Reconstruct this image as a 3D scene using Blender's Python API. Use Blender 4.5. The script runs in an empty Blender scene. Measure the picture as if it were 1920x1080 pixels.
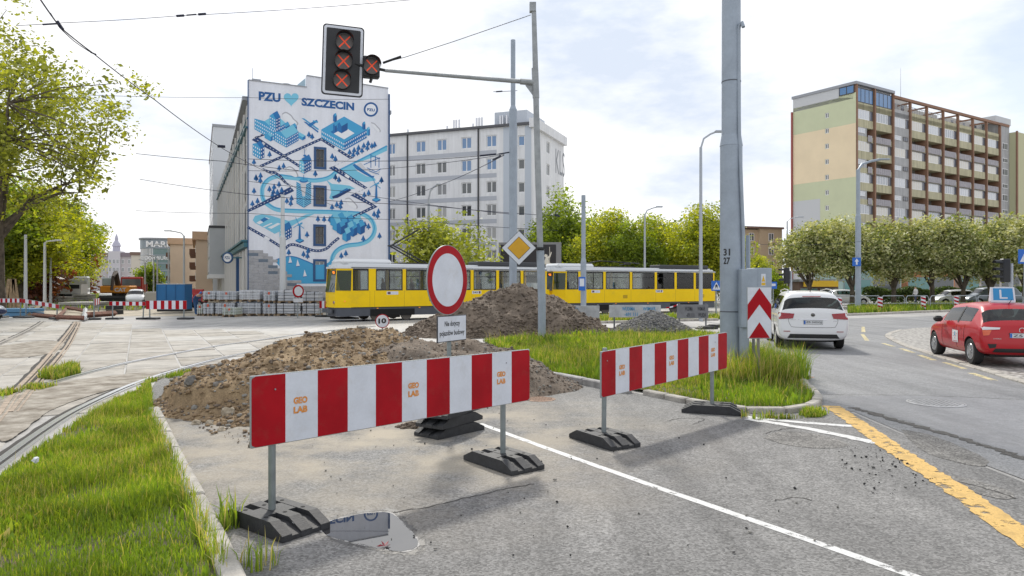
import bpy, bmesh, math, random
import numpy as np
from mathutils import Vector, Matrix

# ------------------------------------------------------------------ camera, sky, sun, exposure
SC = bpy.context.scene
COL = SC.collection
R = math.radians
CAMH, F, CX, HY = 1.9, 1350.0, 960.0, 533.0     # eye height (m), focal length / principal point in photo pixels

cam_d = bpy.data.cameras.new('camera'); cam = bpy.data.objects.new('camera', cam_d); COL.objects.link(cam)
cam.location = (0, 0, CAMH); cam.rotation_euler = (R(90), 0, 0)
cam_d.sensor_width = 36.0; cam_d.lens = 36.0 * F / 1920.0
cam_d.shift_y = (HY - 540.0) / 1920.0
cam_d.clip_start = 0.1; cam_d.clip_end = 3000
SC.camera = cam

SUN_EL, SUN_AZ = R(43), R(-6)                     # azimuth from +Y, positive to the right
sd = Vector((math.sin(SUN_AZ) * math.cos(SUN_EL), math.cos(SUN_AZ) * math.cos(SUN_EL), math.sin(SUN_EL)))
W = bpy.data.worlds.new('World'); SC.world = W; W.use_nodes = True
nt = W.node_tree; nt.nodes.clear()
def N(t, typ, **kw):
    n = t.nodes.new(typ)
    for k, v in kw.items():
        if k == 'inp':
            for i, val in v.items(): n.inputs[i].default_value = val
        else: setattr(n, k, v)
    return n
sky = N(nt, 'ShaderNodeTexSky', sky_type='NISHITA', sun_disc=False, sun_elevation=SUN_EL, sun_rotation=SUN_AZ, air_density=1.0, dust_density=2.0)
tc = N(nt, 'ShaderNodeTexCoord')
mp = N(nt, 'ShaderNodeMapping'); mp.inputs['Scale'].default_value = (1.0, 1.0, 2.6)
nz = N(nt, 'ShaderNodeTexNoise', inp={'Scale': 2.3, 'Detail': 6.0, 'Roughness': 0.55})
rp = N(nt, 'ShaderNodeValToRGB'); rp.color_ramp.elements[0].position = 0.34; rp.color_ramp.elements[1].position = 0.50
rp.color_ramp.elements[0].color = (0.30, 0.30, 0.30, 1); rp.color_ramp.elements[1].color = (1, 1, 1, 1)
nz2 = N(nt, 'ShaderNodeTexNoise', inp={'Scale': 3.0, 'Detail': 9.0, 'Roughness': 0.58})
rp2 = N(nt, 'ShaderNodeValToRGB'); rp2.color_ramp.elements[0].position = 0.36; rp2.color_ramp.elements[1].position = 0.56
rp2.color_ramp.elements[0].color = (0.66, 0.73, 0.85, 1); rp2.color_ramp.elements[1].color = (1.05, 1.05, 1.06, 1)
b1 = N(nt, 'ShaderNodeBackground', inp={'Strength': 0.12}); b2 = N(nt, 'ShaderNodeBackground', inp={'Strength': 0.98})
mx = N(nt, 'ShaderNodeMixShader'); out = N(nt, 'ShaderNodeOutputWorld')
L = nt.links.new
L(tc.outputs['Generated'], mp.inputs['Vector']); L(mp.outputs[0], nz.inputs['Vector']); L(mp.outputs[0], nz2.inputs['Vector'])
L(nz.outputs['Fac'], rp.inputs[0]); L(nz2.outputs['Fac'], rp2.inputs[0]); L(sky.outputs[0], b1.inputs['Color']); L(rp2.outputs[0], b2.inputs['Color'])
L(rp.outputs[0], mx.inputs[0]); L(b1.outputs[0], mx.inputs[1]); L(b2.outputs[0], mx.inputs[2]); L(mx.outputs[0], out.inputs[0])

sl = bpy.data.lights.new('sun', 'SUN'); so = bpy.data.objects.new('sun', sl); COL.objects.link(so)
sl.energy = 2.6; sl.angle = R(5); sl.color = (1.0, 0.95, 0.86)
so.rotation_euler = sd.to_track_quat('Z', 'Y').to_euler(); so.location = (0, 30, 60)
SC.view_settings.view_transform = 'Standard'; SC.view_settings.look = 'None'
SC.view_settings.exposure = 0.24; SC.view_settings.gamma = 1.0; SC.view_settings.use_curve_mapping = False
SC.render.engine = 'CYCLES'
SC.cycles.use_denoising = True
SC.cycles.max_bounces = 7; SC.cycles.transparent_max_bounces = 16; SC.cycles.diffuse_bounces = 3

# ------------------------------------------------------------------ helpers
rnd = random.Random(7)
nr = np.random.default_rng(11)

def G(px, py, z=0.0):
    """photo pixel -> point on the horizontal plane at height z"""
    Y = (CAMH - z) * F / (py - HY); return Vector(((px - CX) / F * Y, Y, z))
def P(px, py, Y):
    """photo pixel at depth Y -> world point"""
    return Vector(((px - CX) / F * Y, Y, CAMH - (py - HY) / F * Y))

_mats = {}
def M(name, col=(.5, .5, .5), rough=.6, metal=0., spec=.5, var=0., vs=4., col2=None, bump=0., bs=40., coat=0., transl=0., emit=0., fine=0., fs=120., dirt=0., ds=3., dcol=(.20, .165, .12), streak=0., wear=0., ws=6.):
    if name in _mats: return _mats[name]
    m = bpy.data.materials.new(name); _mats[name] = m; m.use_nodes = True
    t = m.node_tree; bs_ = t.nodes['Principled BSDF']; lk = t.links.new
    bs_.inputs['Base Color'].default_value = (*col, 1); bs_.inputs['Roughness'].default_value = rough
    bs_.inputs['Metallic'].default_value = metal; bs_.inputs['Specular IOR Level'].default_value = spec
    bs_.inputs['Coat Weight'].default_value = coat; bs_.inputs['Coat Roughness'].default_value = .05
    geo = None
    csock = None
    if var or col2 or bump or fine or dirt or streak: geo = N(t, 'ShaderNodeNewGeometry')
    if var or col2:
        n = N(t, 'ShaderNodeTexNoise', inp={'Scale': vs, 'Detail': 5., 'Roughness': .6}); lk(geo.outputs['Position'], n.inputs['Vector'])
        r = N(t, 'ShaderNodeValToRGB'); r.color_ramp.elements[0].position = .34; r.color_ramp.elements[1].position = .66
        a = tuple(max(0, c * (1 - var)) for c in col); b = col2 if col2 else tuple(min(1, c * (1 + var)) for c in col)
        r.color_ramp.elements[0].color = (*a, 1); r.color_ramp.elements[1].color = (*b, 1)
        lk(n.outputs['Fac'], r.inputs[0]); csock = r.outputs[0]
    if fine:
        n = N(t, 'ShaderNodeTexNoise', inp={'Scale': fs, 'Detail': 3., 'Roughness': .7}); lk(geo.outputs['Position'], n.inputs['Vector'])
        mr = N(t, 'ShaderNodeMapRange', inp={1: .3, 2: .7, 3: 1 - fine, 4: 1 + fine}); lk(n.outputs['Fac'], mr.inputs[0])
        mm = N(t, 'ShaderNodeMix', data_type='RGBA', blend_type='MULTIPLY'); mm.inputs[0].default_value = 1
        if csock: lk(csock, mm.inputs[6])
        else: mm.inputs[6].default_value = (*col, 1)
        lk(mr.outputs[0], mm.inputs[7]); csock = mm.outputs[2]
    if streak:
        mpn = N(t, 'ShaderNodeMapping'); mpn.inputs['Scale'].default_value = (1.3, 1.3, .09); lk(geo.outputs['Position'], mpn.inputs['Vector'])
        n = N(t, 'ShaderNodeTexNoise', inp={'Scale': 1.6, 'Detail': 6., 'Roughness': .65}); lk(mpn.outputs[0], n.inputs['Vector'])
        mr = N(t, 'ShaderNodeMapRange', inp={1: .36, 2: .62, 3: 1 - streak, 4: 1.04}); lk(n.outputs['Fac'], mr.inputs[0])
        mm = N(t, 'ShaderNodeMix', data_type='RGBA', blend_type='MULTIPLY'); mm.inputs[0].default_value = 1
        if csock: lk(csock, mm.inputs[6])
        else: mm.inputs[6].default_value = (*col, 1)
        lk(mr.outputs[0], mm.inputs[7]); csock = mm.outputs[2]
    if dirt:
        n = N(t, 'ShaderNodeTexNoise', inp={'Scale': ds, 'Detail': 9., 'Roughness': .72}); lk(geo.outputs['Position'], n.inputs['Vector'])
        mr = N(t, 'ShaderNodeMapRange', inp={1: .52, 2: .74, 3: 0., 4: dirt}); lk(n.outputs['Fac'], mr.inputs[0])
        mm = N(t, 'ShaderNodeMix', data_type='RGBA'); mm.inputs[7].default_value = (*dcol, 1)
        if csock: lk(csock, mm.inputs[6])
        else: mm.inputs[6].default_value = (*col, 1)
        lk(mr.outputs[0], mm.inputs[0]); csock = mm.outputs[2]
    if csock: lk(csock, bs_.inputs['Base Color'])
    if bump:
        n = N(t, 'ShaderNodeTexNoise', inp={'Scale': bs, 'Detail': 6., 'Roughness': .65}); lk(geo.outputs['Position'], n.inputs['Vector'])
        bp = N(t, 'ShaderNodeBump', inp={'Strength': bump, 'Distance': .02}); lk(n.outputs['Fac'], bp.inputs['Height']); lk(bp.outputs[0], bs_.inputs['Normal'])
    if transl:
        tr = N(t, 'ShaderNodeBsdfTranslucent'); ms = N(t, 'ShaderNodeMixShader'); ms.inputs[0].default_value = transl
        o = [x for x in t.nodes if x.type == 'OUTPUT_MATERIAL'][0]
        if csock:
            g2 = N(t, 'ShaderNodeMix', data_type='RGBA', blend_type='MULTIPLY'); g2.inputs[0].default_value = 1; g2.inputs[7].default_value = (2.0, 1.9, .5, 1)
            lk(csock, g2.inputs[6]); lk(g2.outputs[2], tr.inputs[0])
        else: tr.inputs[0].default_value = (*[min(1, c * k) for c, k in zip(col, (2.0, 1.9, .5))], 1)
        lk(bs_.outputs[0], ms.inputs[1]); lk(tr.outputs[0], ms.inputs[2]); lk(ms.outputs[0], o.inputs['Surface'])
    if wear:
        g3 = N(t, 'ShaderNodeNewGeometry'); n = N(t, 'ShaderNodeTexNoise', inp={'Scale': ws, 'Detail': 10., 'Roughness': .75}); lk(g3.outputs['Position'], n.inputs['Vector'])
        mr = N(t, 'ShaderNodeMapRange', inp={1: .62 - wear * .3, 2: .68 - wear * .3, 3: 0., 4: .9}); lk(n.outputs['Fac'], mr.inputs[0]); tp_ = N(t, 'ShaderNodeBsdfTransparent'); ms = N(t, 'ShaderNodeMixShader'); o = [x for x in t.nodes if x.type == 'OUTPUT_MATERIAL'][0]
        lk(mr.outputs[0], ms.inputs[0]); lk(bs_.outputs[0], ms.inputs[1]); lk(tp_.outputs[0], ms.inputs[2]); lk(ms.outputs[0], o.inputs['Surface'])
    if emit:
        bs_.inputs['Emission Color'].default_value = (*col, 1); bs_.inputs['Emission Strength'].default_value = emit
    return m

def glass(name, tint=(.5, .52, .52), rough=.02):
    if name in _mats: return _mats[name]
    m = bpy.data.materials.new(name); _mats[name] = m; m.use_nodes = True
    t = m.node_tree; t.nodes.clear(); lk = t.links.new
    o = N(t, 'ShaderNodeOutputMaterial'); ms = N(t, 'ShaderNodeMixShader'); fr = N(t, 'ShaderNodeFresnel', inp={'IOR': 1.6})
    tr = N(t, 'ShaderNodeBsdfTransparent'); tr.inputs[0].default_value = (*tint, 1)
    gl = N(t, 'ShaderNodeBsdfGlossy'); gl.inputs['Roughness'].default_value = rough
    lk(fr.outputs[0], ms.inputs[0]); lk(tr.outputs[0], ms.inputs[1]); lk(gl.outputs[0], ms.inputs[2]); lk(ms.outputs[0], o.inputs[0])
    return m

def tag(o, label=None, cat=None, group=None, kind=None):
    if label: o['label'] = label
    if cat: o['category'] = cat
    if group: o['group'] = group
    if kind: o['kind'] = kind
    return o
def T(name, label, cat, loc=(0, 0, 0), rz=0., group=None):
    o = bpy.data.objects.new(name, None); COL.objects.link(o); o.empty_display_size = .2
    o.location = loc; o.rotation_euler = (0, 0, rz); return tag(o, label, cat, group)
def link(name, me, parent=None, loc=None, rz=None):
    o = bpy.data.objects.new(name, me); COL.objects.link(o)
    if parent: o.parent = parent
    if loc is not None: o.location = loc
    if rz is not None: o.rotation_euler = (0, 0, rz)
    return o
def kids(o): return [c for c in bpy.data.objects if c.parent == o]
def copy_tree(o, children, loc=None, rz=None, label=None, mats=None, scale=None):
    """copy a thing with its parts (children: dict object -> list), sharing mesh data"""
    def cp(x, par):
        c = x.copy(); COL.objects.link(c); c.parent = par
        for k in children.get(x, []): cp(k, c)
        return c
    c = cp(o, None)
    if loc is not None: c.location = loc
    if rz is not None: c.rotation_euler = (0, 0, rz)
    if scale is not None: c.scale = scale
    if label: c['label'] = label
    return c
def tree_of(root):
    d = {}
    for o in COL.objects:
        if o.parent: d.setdefault(o.parent, []).append(o)
    return d

class MB:
    def __init__(s): s.v = []; s.f = []; s.m = []
    def add(s, vs, fs, m=0, X=None):
        b = len(s.v)
        s.v += [tuple(X @ Vector(v)) if X is not None else tuple(v) for v in vs]
        s.f += [tuple(b + i for i in f) for f in fs]; s.m += [m] * len(fs); return s
    def box(s, x0, x1, y0, y1, z0, z1, m=0, X=None):
        vs = [(x0, y0, z0), (x1, y0, z0), (x1, y1, z0), (x0, y1, z0), (x0, y0, z1), (x1, y0, z1), (x1, y1, z1), (x0, y1, z1)]
        return s.add(vs, [(0, 3, 2, 1), (4, 5, 6, 7), (0, 1, 5, 4), (1, 2, 6, 5), (2, 3, 7, 6), (3, 0, 4, 7)], m, X)
    def bbox(s, x0, x1, y0, y1, z0, z1, b=.01, m=0, X=None):
        """box with chamfered edges"""
        b = min(b, (x1 - x0) * .45, (y1 - y0) * .45, (z1 - z0) * .45)
        bm = bmesh.new(); bmesh.ops.create_cube(bm, size=1)
        for v in bm.verts: v.co = ((x0 + x1) / 2 + v.co.x * (x1 - x0), (y0 + y1) / 2 + v.co.y * (y1 - y0), (z0 + z1) / 2 + v.co.z * (z1 - z0))
        bmesh.ops.bevel(bm, geom=bm.edges[:], offset=b, segments=1, affect='EDGES')
        bm.verts.index_update(); s.add([v.co.copy() for v in bm.verts], [[v.index for v in f.verts] for f in bm.faces], m, X); bm.free(); return s
    def poly(s, pts, m=0): return s.add(pts, [tuple(range(len(pts)))], m)
    def prism(s, pts, z0, z1, m=0, X=None, mtop=None):
        n = len(pts); vs = [(p[0], p[1], z0) for p in pts] + [(p[0], p[1], z1) for p in pts]
        s.add(vs, [tuple(range(n))[::-1]] + [(i, (i + 1) % n, n + (i + 1) % n, n + i) for i in range(n)], m, X)
        return s.add([v for v in vs[n:]], [tuple(range(n))], m if mtop is None else mtop, X)
    def cyl(s, p0, p1, r0, r1=None, n=12, m=0, cap=True):
        return s.tube([p0, p1], [r0, r0 if r1 is None else r1], n, m, cap)
    def tube(s, pts, r, n=8, m=0, cap=True):
        pts = [Vector(p) for p in pts]; k = len(pts); rr = r if isinstance(r, (list, tuple)) else [r] * k
        b = len(s.v); prev = None
        for i, p in enumerate(pts):
            d = (pts[min(i + 1, k - 1)] - pts[max(i - 1, 0)]); d = d.normalized() if d.length > 1e-9 else Vector((0, 0, 1))
            if prev is None:
                u = d.cross(Vector((0, 0, 1)) if abs(d.z) < .9 else Vector((1, 0, 0))).normalized()
            else:
                u = prev - d * prev.dot(d); u = u.normalized() if u.length > 1e-6 else d.orthogonal().normalized()
            prev = u; w = d.cross(u)
            for j in range(n):
                a = 2 * math.pi * j / n; s.v.append(tuple(p + (u * math.cos(a) + w * math.sin(a)) * rr[i]))
        for i in range(k - 1):
            for j in range(n):
                s.f.append((b + i * n + j, b + i * n + (j + 1) % n, b + (i + 1) * n + (j + 1) % n, b + (i + 1) * n + j)); s.m.append(m)
        if cap:
            s.f.append(tuple(b + j for j in range(n))[::-1]); s.f.append(tuple(b + (k - 1) * n + j for j in range(n))); s.m += [m, m]
        return s
    def lathe(s, prof, n=24, m=0, X=None, axis='z'):
        """prof: list of (radius, height)"""
        vs = []; fs = []; k = len(prof)
        for r_, h in prof:
            for j in range(n):
                a = 2 * math.pi * j / n
                vs.append((r_ * math.cos(a), r_ * math.sin(a), h) if axis == 'z' else (r_ * math.cos(a), h, r_ * math.sin(a)))
        for i in range(k - 1):
            for j in range(n): fs.append((i * n + j, i * n + (j + 1) % n, (i + 1) * n + (j + 1) % n, (i + 1) * n + j))
        fs.append(tuple(range(n))[::-1]); fs.append(tuple((k - 1) * n + j for j in range(n)))
        return s.add(vs, fs, m, X)
    def mesh(s, name, mats, smooth=False):
        me = bpy.data.meshes.new(name); me.from_pydata(s.v, [], s.f)
        for mm in (mats if isinstance(mats, (list, tuple)) else [mats]): me.materials.append(mm)
        me.polygons.foreach_set('material_index', s.m)
        if smooth: me.polygons.foreach_set('use_smooth', [True] * len(s.f))
        bm = bmesh.new(); bm.from_mesh(me); bmesh.ops.recalc_face_normals(bm, faces=bm.faces); bm.to_mesh(me); bm.free()
        if smooth: me.set_sharp_from_angle(angle=R(40))
        me.update(); return me
    def build(s, name, mats, parent=None, smooth=False, loc=None, rz=None):
        return link(name, s.mesh(name, mats, smooth), parent, loc, rz)

def npmesh(name, v, f, mat, midx=None, smooth=False):
    """fast mesh from numpy arrays; f has shape (n,3) or (n,4)"""
    me = bpy.data.meshes.new(name); v = np.asarray(v, np.float32); f = np.asarray(f, np.int32); n, k = f.shape
    me.vertices.add(len(v)); me.vertices.foreach_set('co', v.ravel()); me.loops.add(n * k); me.loops.foreach_set('vertex_index', f.ravel())
    me.polygons.add(n); me.polygons.foreach_set('loop_start', np.arange(0, n * k, k, dtype=np.int32)); me.polygons.foreach_set('loop_total', np.full(n, k, np.int32))
    for m_ in (mat if isinstance(mat, (list, tuple)) else [mat]): me.materials.append(m_)
    if midx is not None: me.polygons.foreach_set('material_index', np.asarray(midx, np.int32))
    if smooth: me.polygons.foreach_set('use_smooth', np.ones(n, bool))
    me.update(calc_edges=True); return me

_txt = {}
def text_geo(s, bold=0., space=1.):
    """flat lettering: verts (x,y), faces, width; cap height about 0.7"""
    k = (s, bold, space)
    if k in _txt: return _txt[k]
    cu = bpy.data.curves.new('lettering', 'FONT'); cu.body = s; cu.size = 1; cu.offset = bold; cu.space_character = space; cu.resolution_u = 3
    o = bpy.data.objects.new('lettering', cu); COL.objects.link(o); bpy.context.view_layer.update()
    me = bpy.data.meshes.new_from_object(o.evaluated_get(bpy.context.evaluated_depsgraph_get()))
    vs = [(v.co.x, v.co.y) for v in me.vertices]; fs = [tuple(p.vertices) for p in me.polygons]
    bpy.data.objects.remove(o); bpy.data.curves.remove(cu); bpy.data.meshes.remove(me)
    xs = [v[0] for v in vs]; ys = [v[1] for v in vs]
    _txt[k] = (vs, fs, min(xs), max(xs), min(ys), max(ys)); return _txt[k]
def text_on(mb, s, O, U, V, w, h, m=0, bold=0., space=1.):
    """lettering stretched into the w x h rectangle at O along unit vectors U, V"""
    vs, fs, x0, x1, y0, y1 = text_geo(s, bold, space); O, U, V = Vector(O), Vector(U), Vector(V)
    return mb.add([O + U * ((x - x0) / (x1 - x0) * w) + V * ((y - y0) / (y1 - y0) * h) for x, y in vs], fs, m)

def strip(mb, pts, w, z, m=0, jitter=0., side=0.):
    """flat ribbon of width w along ground points at height z"""
    pts = [Vector((p[0], p[1], 0)) for p in pts]; vs = []; k = len(pts)
    for i, p in enumerate(pts):
        d = (pts[min(i + 1, k - 1)] - pts[max(i - 1, 0)]).normalized(); nn = Vector((-d.y, d.x, 0))
        a = p + nn * (side + w / 2 + rnd.uniform(-jitter, jitter)); b = p + nn * (side - w / 2 + rnd.uniform(-jitter, jitter))
        vs += [(a.x, a.y, z), (b.x, b.y, z)]
    return mb.add(vs, [(2 * i, 2 * i + 1, 2 * i + 3, 2 * i + 2) for i in range(k - 1)], m)
def dense(pts, step):
    """Catmull-Rom resample of a polyline"""
    pts = [Vector(p) for p in pts]; out_ = []
    for i in range(len(pts) - 1):
        p0, p1, p2, p3 = pts[max(i - 1, 0)], pts[i], pts[i + 1], pts[min(i + 2, len(pts) - 1)]
        n = max(1, int((p2 - p1).length / step))
        for j in range(n):
            t = j / n
            out_.append(.5 * ((2 * p1) + (p2 - p0) * t + (2 * p0 - 5 * p1 + 4 * p2 - p3) * t * t + (3 * p1 - p0 - 3 * p2 + p3) * t ** 3))
    out_.append(pts[-1]); return out_
def inpoly(x, y, poly):
    """vectorised point in polygon"""
    x = np.asarray(x); y = np.asarray(y); ins = np.zeros(x.shape, bool); n = len(poly)
    for i in range(n):
        x0, y0 = poly[i][0], poly[i][1]; x1, y1 = poly[(i + 1) % n][0], poly[(i + 1) % n][1]
        c = ((y0 > y) != (y1 > y)) & (x < (x1 - x0) * (y - y0) / (y1 - y0 + 1e-12) + x0); ins ^= c
    return ins
def vnoise(x, y, seed=0):
    """cheap smooth 2-D value noise in [-1,1]"""
    g = np.random.default_rng(seed).uniform(-1, 1, (64, 64)); xi = np.floor(x).astype(int); yi = np.floor(y).astype(int)
    fx = x - xi; fy = y - yi; fx = fx * fx * (3 - 2 * fx); fy = fy * fy * (3 - 2 * fy)
    a = g[xi % 64, yi % 64]; b = g[(xi + 1) % 64, yi % 64]; c = g[xi % 64, (yi + 1) % 64]; d = g[(xi + 1) % 64, (yi + 1) % 64]
    return (a * (1 - fx) + b * fx) * (1 - fy) + (c * (1 - fx) + d * fx) * fy
def fbm(x, y, seed=0, o=4):
    s = 0; a = 1; t = 0
    for i in range(o): s = s + a * vnoise(x * 2 ** i, y * 2 ** i, seed + i); t += a; a *= .5
    return s / t
class Wall:
    """a facade seen from outside: origin A on the ground, d points right, local y goes into the building"""
    def __init__(s, A, d):
        s.A = Vector((A[0], A[1], 0)); s.d = Vector((d[0], d[1], 0)).normalized(); s.a = math.atan2(s.d.y, s.d.x); s.R = Matrix.Rotation(s.a, 4, 'Z')
    def tz(s, px, py):
        r = (px - CX) / F; t = (r * s.A.y - s.A.x) / (s.d.x - r * s.d.y); Y = s.A.y + t * s.d.y
        return t, CAMH - (py - HY) / F * Y
    def loc(s, t, y, z): return s.R @ Vector((t, y, z))
def openwall(mb, t0, t1, z0, z1, rects, depth, m, X, mr=None):
    """wall sheet with real openings and reveals"""
    xs = sorted({t0, t1} | {r[0] for r in rects} | {r[1] for r in rects}); zs = sorted({z0, z1} | {r[2] for r in rects} | {r[3] for r in rects})
    xs = [x for x in xs if t0 <= x <= t1]; zs = [z for z in zs if z0 <= z <= z1]
    for j in range(len(zs) - 1):
        i = 0
        while i < len(xs) - 1:
            cz = (zs[j] + zs[j + 1]) / 2
            solid = lambda k: not any(r[0] < (xs[k] + xs[k + 1]) / 2 < r[1] and r[2] < cz < r[3] for r in rects)
            if not solid(i): i += 1; continue
            k = i
            while k < len(xs) - 1 and solid(k): k += 1
            mb.add([(xs[i], 0, zs[j]), (xs[k], 0, zs[j]), (xs[k], 0, zs[j + 1]), (xs[i], 0, zs[j + 1])], [(0, 1, 2, 3)], m, X); i = k
    for a, b, c, d in rects:
        for p, q in (((a, c), (b, c)), ((b, c), (b, d)), ((b, d), (a, d)), ((a, d), (a, c))):
            mb.add([(p[0], 0, p[1]), (q[0], 0, q[1]), (q[0], depth, q[1]), (p[0], depth, p[1])], [(0, 1, 2, 3)], m if mr is None else mr, X)
_wm = {}
def window(par, wall, t, z, w, h, frame, pane, cols=2, rows=1, fw=.07, depth=.14, name='window', cross=None):
    """window part (frame) with a pane sub-part; meshes shared between equal windows; (t,z) = lower left corner"""
    k = (round(w, 2), round(h, 2), frame.name, pane.name, cols, rows, fw)
    if k not in _wm:
        mb = MB(); e = .03
        mb.box(0, fw, -e, e, 0, h); mb.box(w - fw, w, -e, e, 0, h); mb.box(fw, w - fw, -e, e, 0, fw); mb.box(fw, w - fw, -e, e, h - fw, h)
        for i in range(1, cols): x = w * i / cols; mb.box(x - fw * .55, x + fw * .55, -e * .9, e * .9, fw, h - fw)
        for j in range(1, rows): zz = h * (j / rows if cross is None else cross); mb.box(fw, w - fw, -e * .8, e * .8, zz - fw * .4, zz + fw * .4)
        _wm[k] = (mb.mesh('window', frame), MB().box(fw * .5, w - fw * .5, -.006, .006, fw * .5, h - fw * .5).mesh('pane', pane))
    o = link(name, _wm[k][0], par, wall.loc(t, depth, z), wall.a); link('pane', _wm[k][1], o); return o
# ------------------------------------------------------------------ ground, roads, markings
def asphalt(name, lo, hi, speck=.35, rough=.75, bump=.5, big=.35, sand=None, spec=.35):
    m = bpy.data.materials.new(name); _mats[name] = m; m.use_nodes = True; t = m.node_tree; lk = t.links.new
    b = t.nodes['Principled BSDF']; b.inputs['Roughness'].default_value = rough; b.inputs['Specular IOR Level'].default_value = spec
    g = N(t, 'ShaderNodeNewGeometry'); pos = g.outputs['Position']
    n1 = N(t, 'ShaderNodeTexNoise', inp={'Scale': big, 'Detail': 7., 'Roughness': .62}); lk(pos, n1.inputs['Vector'])
    r1 = N(t, 'ShaderNodeValToRGB'); r1.color_ramp.elements[0].position = .3; r1.color_ramp.elements[1].position = .7
    r1.color_ramp.elements[0].color = (*lo, 1); r1.color_ramp.elements[1].color = (*hi, 1); lk(n1.outputs['Fac'], r1.inputs[0])
    v = N(t, 'ShaderNodeTexVoronoi', inp={'Scale': 62.}); lk(pos, v.inputs['Vector'])
    sp = N(t, 'ShaderNodeSeparateColor'); lk(v.outputs['Color'], sp.inputs[0])
    mr = N(t, 'ShaderNodeMapRange', inp={1: 0., 2: 1., 3: 1 - speck, 4: 1 + speck}); lk(sp.outputs[0], mr.inputs[0])
    mm = N(t, 'ShaderNodeMix', data_type='RGBA', blend_type='MULTIPLY'); mm.inputs[0].default_value = 1; lk(r1.outputs[0], mm.inputs[6]); lk(mr.outputs[0], mm.inputs[7])
    c = mm.outputs[2]
    n2 = N(t, 'ShaderNodeTexNoise', inp={'Scale': 6., 'Detail': 6., 'Roughness': .7}); lk(pos, n2.inputs['Vector'])
    mr2 = N(t, 'ShaderNodeMapRange', inp={1: .3, 2: .7, 3: .86, 4: 1.12}); lk(n2.outputs['Fac'], mr2.inputs[0])
    m2 = N(t, 'ShaderNodeMix', data_type='RGBA', blend_type='MULTIPLY'); m2.inputs[0].default_value = 1; lk(c, m2.inputs[6]); lk(mr2.outputs[0], m2.inputs[7]); c = m2.outputs[2]
    mq = N(t, 'ShaderNodeMapping'); mq.inputs['Rotation'].default_value = (0, 0, R(-41)); mq.inputs['Scale'].default_value = (1.5, .13, 1); lk(pos, mq.inputs['Vector'])
    n5 = N(t, 'ShaderNodeTexNoise', inp={'Scale': 1.3, 'Detail': 5., 'Roughness': .6}); lk(mq.outputs[0], n5.inputs['Vector'])
    mr5 = N(t, 'ShaderNodeMapRange', inp={1: .34, 2: .60, 3: .80, 4: 1.05}); lk(n5.outputs['Fac'], mr5.inputs[0])
    m5 = N(t, 'ShaderNodeMix', data_type='RGBA', blend_type='MULTIPLY'); m5.inputs[0].default_value = 1; lk(c, m5.inputs[6]); lk(mr5.outputs[0], m5.inputs[7]); c = m5.outputs[2]
    if sand:
        (sx, sy, sr), scol = sand
        ds = N(t, 'ShaderNodeVectorMath', operation='DISTANCE'); ds.inputs[1].default_value = (sx, sy, 0); lk(pos, ds.inputs[0])
        a = N(t, 'ShaderNodeMapRange', inp={1: sr, 2: sr * .25, 3: 0., 4: 1.}); lk(ds.outputs['Value'], a.inputs[0])
        n3 = N(t, 'ShaderNodeTexNoise', inp={'Scale': .9, 'Detail': 6., 'Roughness': .6}); lk(pos, n3.inputs['Vector'])
        a3 = N(t, 'ShaderNodeMapRange', inp={1: .38, 2: .62, 3: 0., 4: 1.}); lk(n3.outputs['Fac'], a3.inputs[0])
        mu = N(t, 'ShaderNodeMath', operation='MULTIPLY', use_clamp=True); lk(a.outputs[0], mu.inputs[0]); lk(a3.outputs[0], mu.inputs[1])
        m3 = N(t, 'ShaderNodeMix', data_type='RGBA'); m3.inputs[7].default_value = (*scol, 1); lk(mu.outputs[0], m3.inputs[0]); lk(c, m3.inputs[6]); c = m3.outputs[2]
    lk(c, b.inputs['Base Color'])
    n4 = N(t, 'ShaderNodeTexNoise', inp={'Scale': 60., 'Detail': 4., 'Roughness': .7}); lk(pos, n4.inputs['Vector'])
    bp = N(t, 'ShaderNodeBump', inp={'Strength': bump, 'Distance': .012}); lk(n4.outputs['Fac'], bp.inputs['Height']); lk(bp.outputs[0], b.inputs['Normal'])
    return m
A_far = asphalt('pale_concrete_asphalt', (.32, .312, .30), (.45, .436, .415), .12, .6, .25, .22)
A_near = asphalt('worn_asphalt', (.155, .153, .150), (.24, .235, .227), .42, .8, .6, .5, ((-1.8, 9.3, 4.6), (.40, .35, .275)))
A_right = asphalt('grey_asphalt', (.185, .188, .195), (.265, .266, .267), .28, .65, .4, .3)
A_new = asphalt('smooth_patch_asphalt', (.175, .178, .188), (.225, .227, .236), .16, .55, .25, .8)
A_sand = asphalt('sandy_ground', (.42, .37, .29), (.56, .50, .41), .2, .9, .5, .6)

def sheet(name, pxs, z, mat, ground=False, label=None):
    pts = pxs if ground else [G(x, y) for x, y in pxs]
    o = MB().poly([(p[0], p[1], z) for p in pts]).build(name, mat); tag(o, label, kind='structure'); return o

MB().poly([(-400, -40, 0), (400, -40, 0), (400, 900, 0), (-400, 900, 0)]).build('ground', A_far)['kind'] = 'structure'
# street at the left where the carriageway is dug up
d_st = Vector((-.42, .908, 0))
a = G(180, 604); b = G(640, 592)
sheet('excavated_street', [a + Vector((-14, 6, 0)), b, b + d_st * 90, a + d_st * 160 + Vector((-14, 0, 0))], .004, A_sand, True)
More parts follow.
